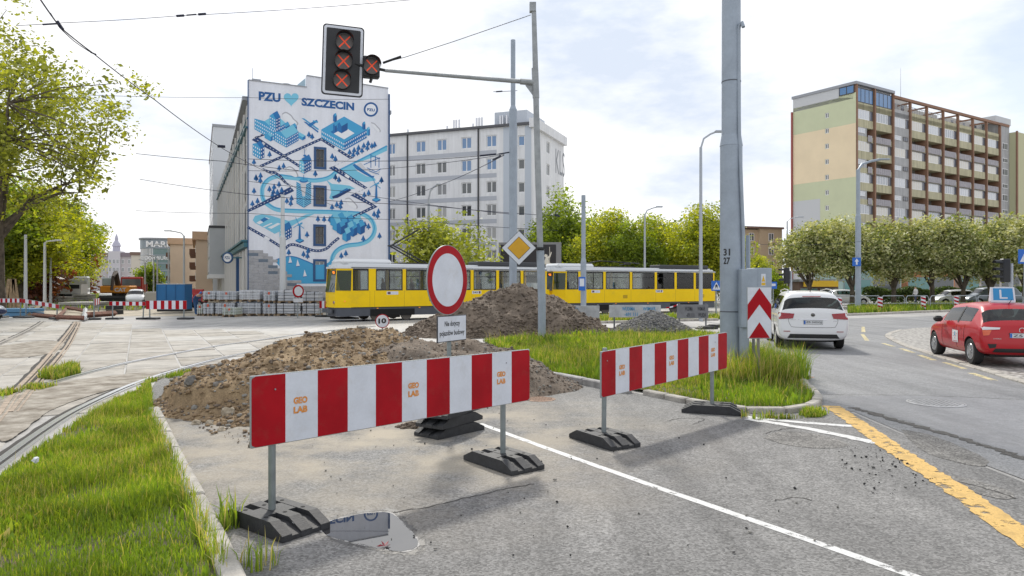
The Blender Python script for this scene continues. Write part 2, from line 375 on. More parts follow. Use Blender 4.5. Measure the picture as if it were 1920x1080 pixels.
# asphalt of the closed lane in front
near = [G(300, 700), G(560, 655), G(900, 640), G(1000, 690), G(1120, 722), G(1230, 745), G(1330, 768), G(1540, 756), G(1600, 775), G(1740, 835), G(1920, 905), G(2200, 1010), (12, 2.0, 0), (-3.2, 1.0, 0)]
near += [G(470, 1160), G(440, 1080), G(384, 973), G(324, 853), G(290, 785), G(284, 730)]
sheet('closed_lane', near, .004, A_near, True)
right = [G(1330, 772), G(1535, 757), G(1500, 700), G(1440, 650), G(1400, 625), G(1560, 598), G(1920, 588), G(2300, 600), G(2600, 800), G(2300, 1040), G(1920, 900), G(1740, 832), G(1600, 772)]
sheet('right_carriageway', right, .0062, A_right, True)
new = [G(1548, 752), G(1580, 744), G(1700, 742), G(1800, 746), G(1920, 752), G(2150, 770), G(2300, 960), G(1920, 856), G(1830, 829), G(1750, 805), G(1660, 779), G(1590, 762)]
sheet('resurfaced_strip', new, .0085, A_new, True)
# broken edge of the patch: crumbling dark strip
mb = MB(); edge = dense([G(1600, 765), G(1690, 792), G(1780, 817), G(1850, 838), G(1930, 864), G(2040, 898)], .06)
strip(mb, edge, .13, .0105, 0, .05)
tag(mb.build('broken_asphalt_edge', M('crumbled_asphalt', (.10, .095, .088), .95, var=.4, vs=20, bump=1., bs=60)), kind='structure')

# markings
PW = M('worn_white_paint', (.60, .60, .59), .6, var=.10, vs=9, fine=.12, fs=80, wear=.22, ws=8); PY = M('worn_yellow_paint', (.60, .385, .115), .7, var=.22, vs=5, fine=.2, fs=70, wear=.30, ws=5)
mb = MB(); strip(mb, dense([G(900, 795), G(1000, 832), G(1120, 875), G(1250, 921), G(1400, 973), G(1560, 1029), G(1760, 1098)], .15), .090, .0065, 0, .004)
tag(mb.build('lane_line', PW), 'long white solid lane line running towards the bottom right', kind='structure')
mb = MB(); strip(mb, dense([G(1558, 762), G(1610, 796), G(1660, 832), G(1720, 872), G(1790, 917), G(1860, 966), G(1940, 1020), G(2060, 1105)], .07), .255, .0100, 0, .02)
tag(mb.build('yellow_line', PY), 'broad worn yellow line crossing the asphalt at right', kind='structure')
mb = MB(); strip(mb, dense([G(1395, 782), G(1470, 790), G(1600, 800)], .08), .16, .0085, 0, .02); strip(mb, dense([G(1400, 786), G(1520, 806), G(1645, 832)], .08), .17, .0095, 0, .02)
tag(mb.build('white_wedge_marking', PW), kind='structure')
mb = MB()
for x, y, dx, dy in ((1619, 618, 0, 5), (1621, 633, 5, 6), (1665, 647, 10, 3), (1702, 658, 12, 4), (1738, 671, 14, 5), (1790, 686, 18, 6), (1843, 707, 22, 7)):
    strip(mb, [G(x - dx, y - dy), G(x + dx, y + dy)], .13, .0085, 0, .02)
tag(mb.build('yellow_dashes', M('faded_yellow_paint', (.56, .48, .27), .7, var=.2, vs=8, wear=.35, ws=5)), kind='structure')
# orange survey spray marks
mb = MB(); strip(mb, dense([G(1476, 700), G(1500, 704), G(1527, 709)], .05), .035, .0125, 0, .015); strip(mb, dense([G(320, 706), G(350, 697), G(372, 692)], .08), .2, .0125, 0, .06)
tag(mb.build('orange_spray_mark', M('orange_spray', (.75, .36, .16), .8)), kind='structure')
# cracks and rough potholes
CR = M('crack_dark', (.05, .047, .043), .95)
def crack(pxs, w, z=.0066):
    mb = MB(); pts = dense([G(x, y) for x, y in pxs], .05)
    pts = [p + Vector((rnd.uniform(-.012, .012), rnd.uniform(-.02, .02), 0)) for p in pts]; strip(mb, pts, w, z, 0, w * .35)
    tag(mb.build('road_crack', CR), kind='structure')
crack([(735, 962), (770, 956), (810, 950), (850, 940), (900, 929), (950, 917), (1000, 908)], .014)
crack([(1430, 815), (1470, 805), (1520, 803)], .012, .0088); crack([(1800, 905), (1850, 918), (1905, 936)], .022, .0088)
crack([(1450, 940), (1490, 935), (1522, 939)], .010, .0088)
crack([(1250, 790), (1280, 785), (1320, 786), (1300, 796)], .014); crack([(1545, 741), (1700, 742), (1920, 750)], .012, .0102); crack([(300, 610), (420, 606), (590, 596)], .05, .0066)
crack([(330, 622), (420, 617), (520, 615)], .05); crack([(260, 640), (380, 628), (470, 622)], .03); crack([(1560, 640), (1600, 636), (1640, 637)], .03, .0088)
RGH = asphalt('broken_rough_asphalt', (.165, .16, .152), (.245, .236, .222), .5, .9, 1., 3.)
def patch(pxs, z, mat, name='rough_patch'):
    pts = [G(x, y) for x, y in pxs]; pts = dense(pts + [pts[0]], .1)[:-1]
    pts = [p + Vector((rnd.uniform(-.012, .012), rnd.uniform(-.012, .012), 0)) for p in pts]
    tag(MB().poly([(p.x, p.y, z) for p in pts]).build(name, mat), kind='structure')
patch([(1430, 822), (1460, 810), (1510, 812), (1560, 822), (1590, 836), (1545, 842), (1480, 836)], .0074, RGH)
patch([(1690, 806), (1740, 815), (1800, 838), (1850, 862), (1840, 876), (1790, 866), (1730, 846)], .0077, RGH)
patch([(1775, 890), (1830, 902), (1900, 925), (1890, 938), (1820, 922)], .0077, RGH)
# manhole covers
IR = M('cast_iron', (.20, .195, .19), .45, .6, var=.25, vs=12)
def manhole(px, py, r, label, mat, z=.016, rib=True):
    c = G(px, py); t = T('manhole_cover', label, 'manhole cover', (c.x, c.y, z))
    MB().lathe([(r, -.02), (r, 0), (r * .93, .004), (r * .93, -.004)], 40).build('frame', mat, t)
    m_ = MB().lathe([(r * .91, -.02), (r * .91, .002)], 40); 
    if rib:
        for i in range(-9, 10):
            for j in range(-9, 10):
                x, y = i * r / 10.5, j * r / 10.5
                if x * x + y * y < (r * .84) ** 2 and (i + j) % 2: m_.box(x - r * .034, x + r * .034, y - r * .034, y + r * .034, .002, .007)
    m_.build('lid', mat, t); return t
manhole(1755, 757, .42, 'round cast iron manhole cover in the smooth asphalt strip at right', M('pale_iron', (.34, .34, .345), .4, .4, var=.2, vs=15))
manhole(1012, 749, .26, 'small rusty round cover beyond the right end of the big barrier', M('rusty_iron', (.30, .20, .145), .8, .2, var=.3, vs=20), .009)
manhole(712, 627, .3, 'round cover in the pale concrete beyond the sand heap', IR, .006, False)

# puddle with dried rim
pud = [(600, 991), (618, 979), (652, 970), (690, 964), (730, 963), (746, 974), (764, 992), (780, 1012), (782, 1026), (766, 1034), (735, 1034), (694, 1026), (650, 1016), (613, 1005)]
pc = G(695, 1000); pp = dense([G(*q) for q in pud] + [G(*pud[0])], .04)[:-1]
WAT = bpy.data.materials.new('puddle_water'); WAT.use_nodes = True; wb = WAT.node_tree.nodes['Principled BSDF']
wb.inputs['Base Color'].default_value = (.030, .030, .033, 1); wb.inputs['Roughness'].default_value = .012; wb.inputs['IOR'].default_value = 2.3
rim = [pc + (p - pc) * 1.035 + Vector((rnd.uniform(-.012, .012), rnd.uniform(-.015, .015), 0)) for p in pp]
damp = [pc + (p - pc) * 1.2 + Vector((rnd.uniform(-.02, .02), rnd.uniform(-.03, .03), 0)) for p in pp]
tag(MB().poly([(p.x, p.y, .0056) for p in damp]).build('damp_margin', M('damp_asphalt', (.10, .097, .092), .5, fine=.4, fs=70, wear=.42, ws=9)), kind='structure')
tag(MB().poly([(p.x, p.y, .0070) for p in rim]).build('puddle_rim', M('dried_mud_rim', (.40, .39, .375), .8, fine=.5, fs=90, wear=.35, ws=22)), kind='structure')
pw = [p + Vector((rnd.uniform(-.009, .009), rnd.uniform(-.012, .012), 0)) for p in pp]
tag(MB().poly([(p.x, p.y, .0085) for p in pw]).build('puddle', WAT), 'rain puddle reflecting the mural and the sky', kind='structure')
lf = G(722, 1027); t = T('fallen_leaf', 'small crumpled red leaf floating in the puddle', 'leaf', (lf.x, lf.y, .0088))
mb = MB()
for k in range(6):
    a = k * 1.05 + .3; l_ = .045 + .02 * (k % 2)
    mb.add([(0, 0, .004), (math.cos(a - .35) * l_ * .5, math.sin(a - .35) * l_ * .5, .016), (math.cos(a) * l_, math.sin(a) * l_, .008 + .012 * (k % 3)), (math.cos(a + .35) * l_ * .5, math.sin(a + .35) * l_ * .5, .012)], [(0, 1, 2, 3)])
mb.build('leaf_blade', M('red_leaf', (.22, .02, .03), .5), t); MB().tube([(0, 0, .004), (-.03, -.02, .01), (-.05, -.02, .004)], .0015, 5).build('stalk', M('red_leaf'), t)

# cobbled traffic island with kerb, far right
cob = [(1662, 629), (1676, 638), (1702, 649), (1745, 663.5), (1800, 681), (1860, 699), (1930, 720), (2100, 765), (2300, 700), (2200, 612), (1920, 611), (1720, 616), (1680, 621)]
COB = bpy.data.materials.new('granite_setts'); COB.use_nodes = True; t_ = COB.node_tree; b_ = t_.nodes['Principled BSDF']; lk = t_.links.new
g_ = N(t_, 'ShaderNodeNewGeometry'); v_ = N(t_, 'ShaderNodeTexVoronoi', inp={'Scale': 7.5, 'Randomness': .6}); lk(g_.outputs['Position'], v_.inputs['Vector'])
r_ = N(t_, 'ShaderNodeValToRGB'); r_.color_ramp.elements[0].position = .25; r_.color_ramp.elements[1].position = .6
r_.color_ramp.elements[0].color = (.46, .44, .41, 1); r_.color_ramp.elements[1].color = (.16, .15, .135, 1); lk(v_.outputs['Distance'], r_.inputs[0]); lk(r_.outputs[0], b_.inputs['Base Color'])
bp_ = N(t_, 'ShaderNodeBump', inp={'Strength': .9, 'Distance': .03}); bp_.invert = True; lk(v_.outputs['Distance'], bp_.inputs['Height']); lk(bp_.outputs[0], b_.inputs['Normal']); b_.inputs['Roughness'].default_value = .6
sheet('cobbled_island', cob, .034, COB)

KERB = M('kerb_concrete', (.40, .375, .335), .85, var=.25, vs=5, bump=.5, bs=40, fine=.15, fs=60); KERB2 = M('kerb_granite', (.33, .32, .31), .8, var=.25, vs=6, bump=.4, bs=50)
def kerb(label, pts, w, h, seg=1.0, mat=None, zj=.008, gap=.012):
    """row of kerb stones, each a part of its own"""
    t = T('kerb', label, 'kerb', (pts[0].x, pts[0].y, 0)); pts = dense(pts, .1); o = pts[0]; i = 0
    while i < len(pts) - 1:
        j = i; l_ = 0
        while j < len(pts) - 1 and l_ < seg: l_ += (pts[j + 1] - pts[j]).length; j += 1
        p, q = pts[i], pts[j]; d = q - p; ln = d.length - gap
        if ln > .15:
            X = Matrix.Translation(p - o) @ Matrix.Rotation(math.atan2(d.y, d.x), 4, 'Z')
            MB().bbox(gap / 2, ln, -w / 2, w / 2, -.1, h + rnd.uniform(-zj, zj), .018, 0, X).build('kerb_stone', mat or KERB, t)
        i = j
    return t
kerb('worn pale concrete kerb along the grass island at left', [G(288, 776), G(300, 800), G(322, 850), G(350, 912), G(383, 978), G(416, 1054), G(450, 1140)], .15, .10, .95)
kerb('grey concrete kerb in front of the grassy centre island, left run', [G(992, 701), G(1050, 712), G(1115, 725), G(1180, 738)], .16, .13, .9, KERB2)
kerb('low weathered kerb curving round the near tip of the centre island', [G(1210, 740), G(1260, 750), G(1310, 760), G(1400, 774), G(1460, 775), G(1510, 769), G(1533, 757), G(1528, 743), G(1500, 715)], .15, .09, .5)
kerb('curved kerb round the cobbled island beside the red car', [G(1690, 620), G(1668, 627), G(1668, 634), G(1700, 649.5), G(1745, 664.5), G(1800, 682), G(1860, 700), G(1930, 721), G(2100, 766)], .2, .05, 1.0)
kerb('kerb of the far verge under the flowering trees', [G(1560, 593), G(1640, 590), G(1760, 585), G(1930, 578.5), G(2200, 572)], .3, .13, 3.0)
kerb('kerb beyond the gravel heap along the tram verge', [G(1060, 607), G(1150, 606), G(1250, 603), G(1345, 601)], .25, .12, 2.0)

# concrete slabs of the tram crossing, every slab a piece
SL = [M('slab_concrete', (.385, .362, .325), .85, var=.2, vs=1.6, dirt=.75, ds=.7, dcol=(.24, .205, .16), bump=.3, bs=30, fine=.12, fs=40), M('slab_concrete_dark', (.35, .325, .285), .9, var=.25, vs=2.2, dirt=.75, ds=.8, dcol=(.22, .19, .15), bump=.4, bs=30, fine=.15, fs=40), M('slab_concrete_pale', (.42, .405, .375), .8, var=.15, vs=1.5, dirt=.6, ds=.7, dcol=(.26, .225, .18), bump=.3, bs=30)]
sp = T('slab_paving', 'weathered concrete slab paving of the tram crossing at left', 'paving'); sp['kind'] = 'structure'
reg = [G(-60, 604), G(165, 604), G(300, 618), G(500, 622), G(700, 640), G(420, 672), G(290, 720), G(270, 735), G(130, 795), G(-60, 905), (-13, 6, 0), (-30, 24, 0)]
ax = Vector((-.46, .888, 0)); ay = Vector((.888, .46, 0)); base = G(20, 740); k = 0; slabm = []
for i in range(3):
    mb = MB(); mb.bbox(-1.0, 1.0, -.55, .55, -.05, .012, .02); slabm.append(mb.mesh('paving_slab', SL[i]))
for i in range(-6, 16):
    for j in range(-16, 18):
        c = base + ax * (i * 2.045 + (j % 2) * .35) + ay * (j * 1.125)
        if not inpoly(np.array([c.x]), np.array([c.y]), reg)[0] or k > 280: continue
        o = link('paving_slab', slabm[rnd.choice((0, 0, 1, 1, 0, 2))], sp, (c.x, c.y, rnd.uniform(-.004, .008)), math.atan2(ax.y, ax.x) + rnd.uniform(-.006, .006))
        o.rotation_euler[0] = rnd.uniform(-.006, .006); o.rotation_euler[1] = rnd.uniform(-.006, .006); k += 1

# grooved tram rails
STEEL = M('polished_rail', (.55, .56, .58), .3, .9); RUST = M('rusty_rail', (.33, .265, .205), .75, .3, var=.3, vs=6); GROOVE = M('rail_groove', (.04, .036, .032), .9)
def rail(label, pxs, mat, w=.07, step=.25):
    pts = dense([G(x, y, .03) for x, y in pxs], step); t = T('tram_rail', label, 'rail', (pts[0].x, pts[0].y, 0)); o = pts[0]
    q = [p - o for p in pts]
    def ribbon(side, ww, z):
        mb = MB(); strip(mb, q, ww, z, 0, 0, side); n = len(mb.v); vs = list(mb.v)
        for v in vs: mb.v.append((v[0], v[1], -.05))
        for i in range(0, n - 2, 2):
            for e in (0, 1): mb.f.append((i + e, i + 2 + e, n + i + 2 + e, n + i + e)); mb.m.append(0)
        return mb
    ribbon(0, w, .034).build('railhead', mat, t); ribbon(-w * .5 - .05, .03, .030).build('guard_lip', mat, t)
    mb = MB(); strip(mb, q, .05, .018, 0, 0, -w * .5 - .022); strip(mb, q, .07, .021, 0, .02, w * .5 + .045); mb.build('groove', GROOVE, t); return t
rail('shiny curved tram rail beside the left grass island', [(-60, 905), (0, 862), (65, 815), (130, 774), (200, 740), (261, 715), (330, 693), (407, 672.5), (480, 657), (560, 644)], STEEL, .085)
rail('shiny tram rail sweeping across the middle of the slab paving', [(-60, 765), (0, 744.5), (37, 733), (93, 717), (180, 693.5), (259, 675), (398, 649.5), (480, 638), (600, 621), (700, 611)], STEEL, .085)
rail('rusty tram rail running back to the dug-up street', [(-20, 795), (0, 772), (28, 733), (69, 691), (106, 649), (128, 622), (137, 609), (141, 603)], RUST, .08, .4)
rail('second rusty rail close to the first one on the slabs', [(20, 772), (52, 733), (90, 691), (124, 649), (138, 625), (146, 609), (146, 603)], RUST, .06, .4)
rail('faint worn rail crossing the pale slabs at far left', [(-40, 662), (0, 643), (46, 622), (66, 611), (80, 602)], M('worn_rail', (.33, .31, .29), .5, .5), .1, .5)
# dry dirt strips between slabs
patch([(0, 735), (60, 728), (140, 715), (280, 700), (300, 712), (200, 735), (100, 770), (0, 830)], .026, M('dirt_on_slabs', (.30, .25, .19), .95, var=.45, vs=3, col2=(.42, .385, .33), bump=.8, bs=25), 'dirt_patch')
patch([(0, 650), (80, 640), (120, 646), (90, 665), (0, 672)], .024, M('dirt_on_slabs'), 'dirt_patch')

# ------------------------------------------------------------------ grass
GR = [M('grass_green', (.115, .185, .026), .55, var=.4, vs=1.3, transl=.48), M('grass_light', (.215, .275, .04), .55, var=.35, vs=1.3, transl=.48), M('grass_dry', (.42, .36, .15), .7, var=.3, vs=1.3, transl=.3)]
SOIL = M('island_soil', (.11, .10, .06), .95, var=.4, vs=3, bump=.8, bs=20)
def grass(label, poly, n, h0, h1, w, seed, mix=(.55, .35, .10), z0=.02, hfun=None, dens=None, soilz=None, name='grass'):
    g = np.random.default_rng(seed); P_ = np.array([(p[0], p[1]) for p in poly]); lo, hi = P_.min(0), P_.max(0)
    X_ = np.zeros(0); Y_ = np.zeros(0)
    while len(X_) < n:
        x = g.uniform(lo[0], hi[0], n * 2); y = g.uniform(lo[1], hi[1], n * 2); k = inpoly(x, y, poly)
        if dens is not None: k &= g.uniform(0, 1, len(x)) < dens(x, y)
        X_ = np.concatenate([X_, x[k]]); Y_ = np.concatenate([Y_, y[k]])
    x, y = X_[:n], Y_[:n]
    clump = .62 + .5 * (fbm(x * 1.7, y * 1.7, seed, 3)); h = (h0 + (h1 - h0) * g.uniform(0, 1, n) ** 1.6) * np.clip(clump + .25, .35, 1.5)
    if hfun is not None: h = h * hfun(x, y)
    az = g.uniform(0, 6.283, n); lean = g.uniform(.05, .75, n) ** 1.3 * h; ww = w * g.uniform(.6, 1.4, n); wa = g.uniform(0, 6.283, n)
    dx, dy = np.cos(az), np.sin(az); sx, sy = np.cos(wa) * ww / 2, np.sin(wa) * ww / 2
    v = np.zeros((n, 5, 3)); v[:, 0] = np.stack([x - sx, y - sy, np.full(n, z0 - .03)], 1); v[:, 1] = np.stack([x + sx, y + sy, np.full(n, z0 - .03)], 1)
    mxx, myy = x + dx * lean * .35, y + dy * lean * .35; mz = z0 + h * .58
    v[:, 2] = np.stack([mxx - sx * .8, myy - sy * .8, mz], 1); v[:, 3] = np.stack([mxx + sx * .8, myy + sy * .8, mz], 1)
    v[:, 4] = np.stack([x + dx * lean, y + dy * lean, z0 + h * (1 - .25 * lean / (h + 1e-6))], 1)
    b_ = np.arange(n)[:, None] * 5; f = np.concatenate([b_ + [0, 1, 3], b_ + [0, 3, 2], b_ + [2, 3, 4]]).astype(np.int32)
    mi = g.choice(3, n, p=mix); nz_ = fbm(x * .75, y * .75, seed + 5, 3); u_ = g.uniform(0, 1, n); mi = np.where((nz_ > .2) & (u_ < .14), 2, np.where((nz_ < -.16) & (u_ < .6), 0, mi)); o = link(name, npmesh(name, v.reshape(-1, 3), f, GR, np.tile(mi, 3))); tag(o, label, 'grass', kind='stuff')
    if soilz is not None: tag(MB().poly([(p[0], p[1], soilz) for p in poly]).build('soil', SOIL), kind='structure')
    return o
left_poly = [G(282, 722), G(281, 780), G(309, 852), G(335, 914), G(366, 980), G(394, 1054), G(430, 1150), (-2.4, 2.2, 0), (-6.0, 2.2, 0), G(-120, 985), G(0, 902), G(80, 842), G(150, 797), G(215, 760), G(258, 735)]
grass('bright green lawn of the left traffic island behind its kerb', left_poly, 125000, .025, .135, .0062, 3, (.55, .38, .07), .05, soilz=.045, hfun=lambda x, y: 1.0 + .5 * fbm(x * .8, y * .8, 77, 3), dens=lambda x, y: np.clip(.75 + 1.1 * fbm(x * 1.1 + 3, y * 1.1, 78, 4), .12, 1))
grass('broad leaved weeds scattered through the left lawn', left_poly, 2600, .03, .12, .035, 31, (.7, .25, .05), .05, dens=lambda x, y: np.clip(2.2 * fbm(x * 1.6, y * 1.6, 41, 3), 0, 1), name='weeds')
grass('dry seed stalks standing above the left lawn', left_poly, 700, .16, .32, .0035, 32, (.1, .3, .6), .05, name='weeds')
grass('longer grass hanging over the left kerb', [G(268, 735), G(284, 735), G(287, 780), G(318, 852), G(378, 980), G(430, 1090), G(400, 1090), G(345, 980), G(290, 852), G(268, 785)], 2400, .08, .24, .007, 5, (.45, .3, .25), .05)
isl = [G(905, 642), G(960, 668), G(1000, 696), G(1050, 708), G(1115, 720), G(1180, 732), G(1212, 738), G(1290, 753), G(1400, 770), G(1460, 770), G(1508, 764), G(1528, 752), G(1515, 732), G(1485, 702), G(1450, 676), G(1415, 652), G(1370, 636), G(1320, 628), G(1200, 628), G(1090, 634), G(1000, 636)]
tip = G(1420, 735)
grass('tall wild grass covering the grassy centre island', isl, 95000, .06, .31, .011, 8, (.52, .32, .16), .06, soilz=.055,
      dens=lambda x, y: np.clip(.7 + 1.1 * fbm(x * .9, y * .9, 79, 4), .15, 1), hfun=lambda x, y: (.8 + .55 * fbm(x * .7, y * .7, 80, 3)) * .75 + .45 * np.exp(-((x - 1.6) ** 2 / 9 + (y - 17) ** 2 / 14)) - .35 * np.exp(-((x - tip.x) ** 2 / 2.5 + (y - tip.y) ** 2 / .35)))
grass('broad leaved weeds and dock on the centre island', isl, 3500, .08, .34, .05, 33, (.65, .3, .05), .05, dens=lambda x, y: np.clip(2.2 * fbm(x * .8, y * .8, 43, 3), 0, 1), name='weeds')
grass('dry seed stalks on the centre island', isl, 2600, .3, .6, .006, 34, (.1, .3, .6), .05, name='weeds')
p = G(1385, 705); ring = lambda c, rx, ry, n=14: [(c[0] + rx * math.cos(6.283 * i / n), c[1] + ry * math.sin(6.283 * i / n), 0) for i in range(n)]
grass('tall seeding grass round the foot of the grey pole', ring(p, 1.35, 1.6), 6000, .35, .85, .012, 9, (.35, .35, .3), .06)
grass('weeds along the foot of the rounded kerb tip', [G(1390, 780), G(1440, 783), G(1530, 771), G(1555, 776), G(1540, 783), G(1440, 789), G(1390, 786)], 1500, .04, .16, .012, 12, (.5, .35, .15), .01, dens=lambda x, y: np.clip(fbm(x * 2.5, y * 2.5, 4, 3) * 1.6 + .35, 0, 1))
grass('grass tufts sprouting beside the tram rails', [G(70, 712), G(130, 690), G(148, 690), G(150, 702), G(110, 714)], 1800, .08, .25, .016, 14, (.5, .3, .2), .02)
grass('small weeds growing in the slab joints', [G(0, 742), G(60, 728), G(90, 722), G(110, 725), G(50, 740), G(0, 765)], 700, .04, .16, .016, 15, (.4, .3, .3), .02, dens=lambda x, y: np.clip(fbm(x * 1.5, y * 1.5, 9, 3) * 3, 0, 1))
grass('weeds at the left foot of the sand heap', [G(270, 718), G(330, 702), G(360, 700), G(340, 712), G(290, 724)], 500, .04, .14, .014, 16, (.4, .3, .3), .02, dens=lambda x, y: np.clip(fbm(x * 1.5, y * 1.5, 7, 3) * 3, 0, 1))
grass('grass tuft beside the near rubber foot', ring(G(430, 990), .10, .12), 60, .15, .38, .012, 17, (.5, .4, .1), .01)
grass('sparse grass at the kerb below the near rubber foot', ring(G(478, 1062), .16, .14), 60, .1, .3, .009, 18, (.4, .4, .2), .01)
grass('green verge in front of the far railing', [G(1590, 588), G(1640, 588.5), G(1760, 583.5), G(1930, 577), G(2150, 571), G(2100, 566), G(1930, 570), G(1590, 577)], 30000, .2, .55, .04, 19, (.6, .3, .1), .05, soilz=.05)
grass('yellowish verge between the tram and the road', [G(1060, 606), G(1150, 605), G(1250, 602), G(1345, 600), G(1360, 594), G(1200, 597), G(1060, 598)], 6000, .1, .4, .04, 20, (.35, .4, .25), .03, soilz=.03)
grass('lawn of the park at far left under the trees', [(-60, 52, 0), (-27, 52, 0), (-62, 140, 0), (-100, 140, 0)], 9000, .2, .5, .1, 21, (.6, .3, .1), .02, soilz=.03)

# ------------------------------------------------------------------ soil, sand and gravel heaps
ico = bmesh.new(); bmesh.ops.create_icosphere(ico, subdivisions=1, radius=1); ICV = np.array([v.co[:] for v in ico.verts]); ICF = np.array([[v.index for v in f.verts] for f in ico.faces]); ico.free()
def rocks(name, pos, size, mats, seed, parent=None, flat=.7):
    g = np.random.default_rng(seed); n = len(pos); s = size[:, None] * g.uniform(.6, 1.3, (n, 3)); s[:, 2] *= flat
    v = ICV[None] * (1 + g.uniform(-.28, .28, (n, len(ICV), 1))) * s[:, None]; a = g.uniform(0, 6.28, n); c, s_ = np.cos(a)[:, None], np.sin(a)[:, None]
    x = v[..., 0] * c - v[..., 1] * s_; y = v[..., 0] * s_ + v[..., 1] * c; v = np.stack([x, y, v[..., 2]], -1) + pos[:, None]
    f = (ICF[None] + (np.arange(n) * len(ICV))[:, None, None]).reshape(-1, 3); mi = np.repeat(g.integers(0, len(mats), n), len(ICF))
    o = link(name, npmesh(name, v.reshape(-1, 3), f, mats, mi), parent); o['kind'] = 'stuff'; return o
def heap(name, label, cat, mounds, res, mats, mat, seed, nrock, rs, rough=.1, lump=1.6, edge=.25):
    """mounds: (x, y, rx, ry, rot, h, power)"""
    xs = [m_[0] for m_ in mounds]; ys = [m_[1] for m_ in mounds]; r = max(max(m_[2], m_[3]) for m_ in mounds) * 1.25
    x0, x1, y0, y1 = min(xs) - r, max(xs) + r, min(ys) - r, max(ys) + r; cx, cy = sum(xs) / len(xs), sum(ys) / len(ys)
    def hf(x, y):
        wx = x + .25 * fbm(x * .9, y * .9, seed + 31, 3); wy = y + .25 * fbm(x * .9 + 7, y * .9, seed + 37, 3); h = np.full(x.shape, -.3)
        for mx_, my_, rx, ry, ro, hh, pw in mounds:
            dx, dy = wx - mx_, wy - my_; c, s_ = math.cos(ro), math.sin(ro); u = (dx * c + dy * s_) / rx; w_ = (-dx * s_ + dy * c) / ry
            d = np.sqrt(u * u + w_ * w_); z = hh * (1 - d ** pw) ; z = np.where(d < 1, z, -.25 * (d - 1) * hh - .02); h = np.maximum(h, z) + .15 * np.exp(-((h - z) / .18) ** 2) * (z > .1) * (h > .1)
        k = np.clip(h / .25, 0, 1); h = h + k * (rough * fbm(x * lump, y * lump, seed, 5) + rough * .5 * np.abs(fbm(x * lump * 4, y * lump * 4, seed + 9, 3)) )
        return h
    gx, gy = np.meshgrid(np.arange(x0, x1, res), np.arange(y0, y1, res)); z = hf(gx, gy); ny, nx = gx.shape
    v = np.stack([gx - cx, gy - cy, z], -1).reshape(-1, 3); i = np.arange(ny * nx).reshape(ny, nx)
    f = np.stack([i[:-1, :-1], i[:-1, 1:], i[1:, 1:], i[1:, :-1]], -1).reshape(-1, 4); keep = (v[f][:, :, 2].max(1) > -.03); f = f[keep]
    used = np.unique(f); mp_ = -np.ones(len(v), int); mp_[used] = np.arange(len(used)); v = v[used]; f = mp_[f]
    t = T(name, label, cat, (cx, cy, 0)); link('heap_body', npmesh('heap_body', v, f, mat, smooth=True), t)
    g = np.random.default_rng(seed + 1); px_, py_ = g.uniform(x0, x1, nrock * 6), g.uniform(y0, y1, nrock * 6); pz = hf(px_, py_)
    k = (pz > -.02) & (g.uniform(0, 1, len(pz)) < np.clip(1.25 - pz, .35, 1)); px_, py_, pz = px_[k][:nrock], py_[k][:nrock], pz[k][:nrock]
    sz = rs * (.35 + .65 * g.uniform(0, 1, len(px_)) ** 3 * 1.6); rocks('clods', np.stack([px_ - cx, py_ - cy, np.maximum(pz, 0) + sz * .15], 1), sz, mats, seed + 2, t); return t, hf
SAND = M('heap_sand', (.225, .152, .085), .95, var=.3, vs=1.6, bump=1., bs=22, col2=(.34, .245, .142), fine=.3, fs=45); SOILD = M('heap_soil', (.125, .097, .074), .95, var=.35, vs=1.8, bump=1., bs=22, col2=(.215, .17, .13), fine=.3, fs=45)
SAND2 = M('clod_sand', (.265, .185, .11), .95, var=.25, vs=20, bump=.6, bs=60); SOIL2 = M('clod_soil', (.155, .12, .092), .95, var=.3, vs=20, bump=.6, bs=60); GREY = M('clod_grey', (.23, .22, .20), .9, var=.3, vs=20)
hp, hfA = heap('sand_heap', 'long brownish sand heap with stones behind the big barrier', 'sand heap', [(-3.4, 12.4, 2.4, 2.75, .25, .98, 1.25), (-3.5, 16.0, 2.1, 2.3, 0, .93, 1.5), (-2.2, 15.6, 2.0, 1.6, 0, .66, 1.7), (-4.25, 11.7, 1.4, 1.6, 0, .45, 1.3)], .05, [SAND2, SAND2, SAND2, SOIL2, SAND, GREY], SAND, 21, 15000, .038, .20, 1.8)
heap('soil_heap', 'low dark soil heap behind the sign for construction vehicles', 'soil heap', [(-1.75, 12.9, 1.9, 1.9, 0, .88, 1.5), (-.4, 13.4, 1.7, 1.5, 0, .60, 1.4), (-1.0, 15.4, 2.0, 1.5, .1, .72, 1.5)], .05, [SOIL2, SOIL2, GREY], SOILD, 33, 5000, .028, .12, 1.9)
heap('soil_heap', 'tall brown excavated soil heap in front of the trams', 'soil heap', [(.25, 28.0, 3.3, 2.8, .1, 1.98, 1.15), (-1.6, 27.3, 2.6, 2.2, .2, 1.25, 1.3), (1.6, 27.4, 2.3, 2.0, 0, 1.05, 1.2)], .08, [SOIL2, SOIL2, SOIL2, SOILD, SOILD], SOILD, 45, 6000, .055, .34, 1.1)
heap('gravel_heap', 'small grey gravel heap in front of the stencilled panels', 'gravel heap', [(5.35, 27.6, 1.75, 1.5, 0, .88, 1.2)], .07, [GREY, M('gravel_dark', (.10, .10, .105), .85, var=.3, vs=20), GREY], M('gravel_mass', (.13, .13, .13), .95, var=.4, vs=14, bump=1., bs=30), 57, 5500, .042, .05, 2.)
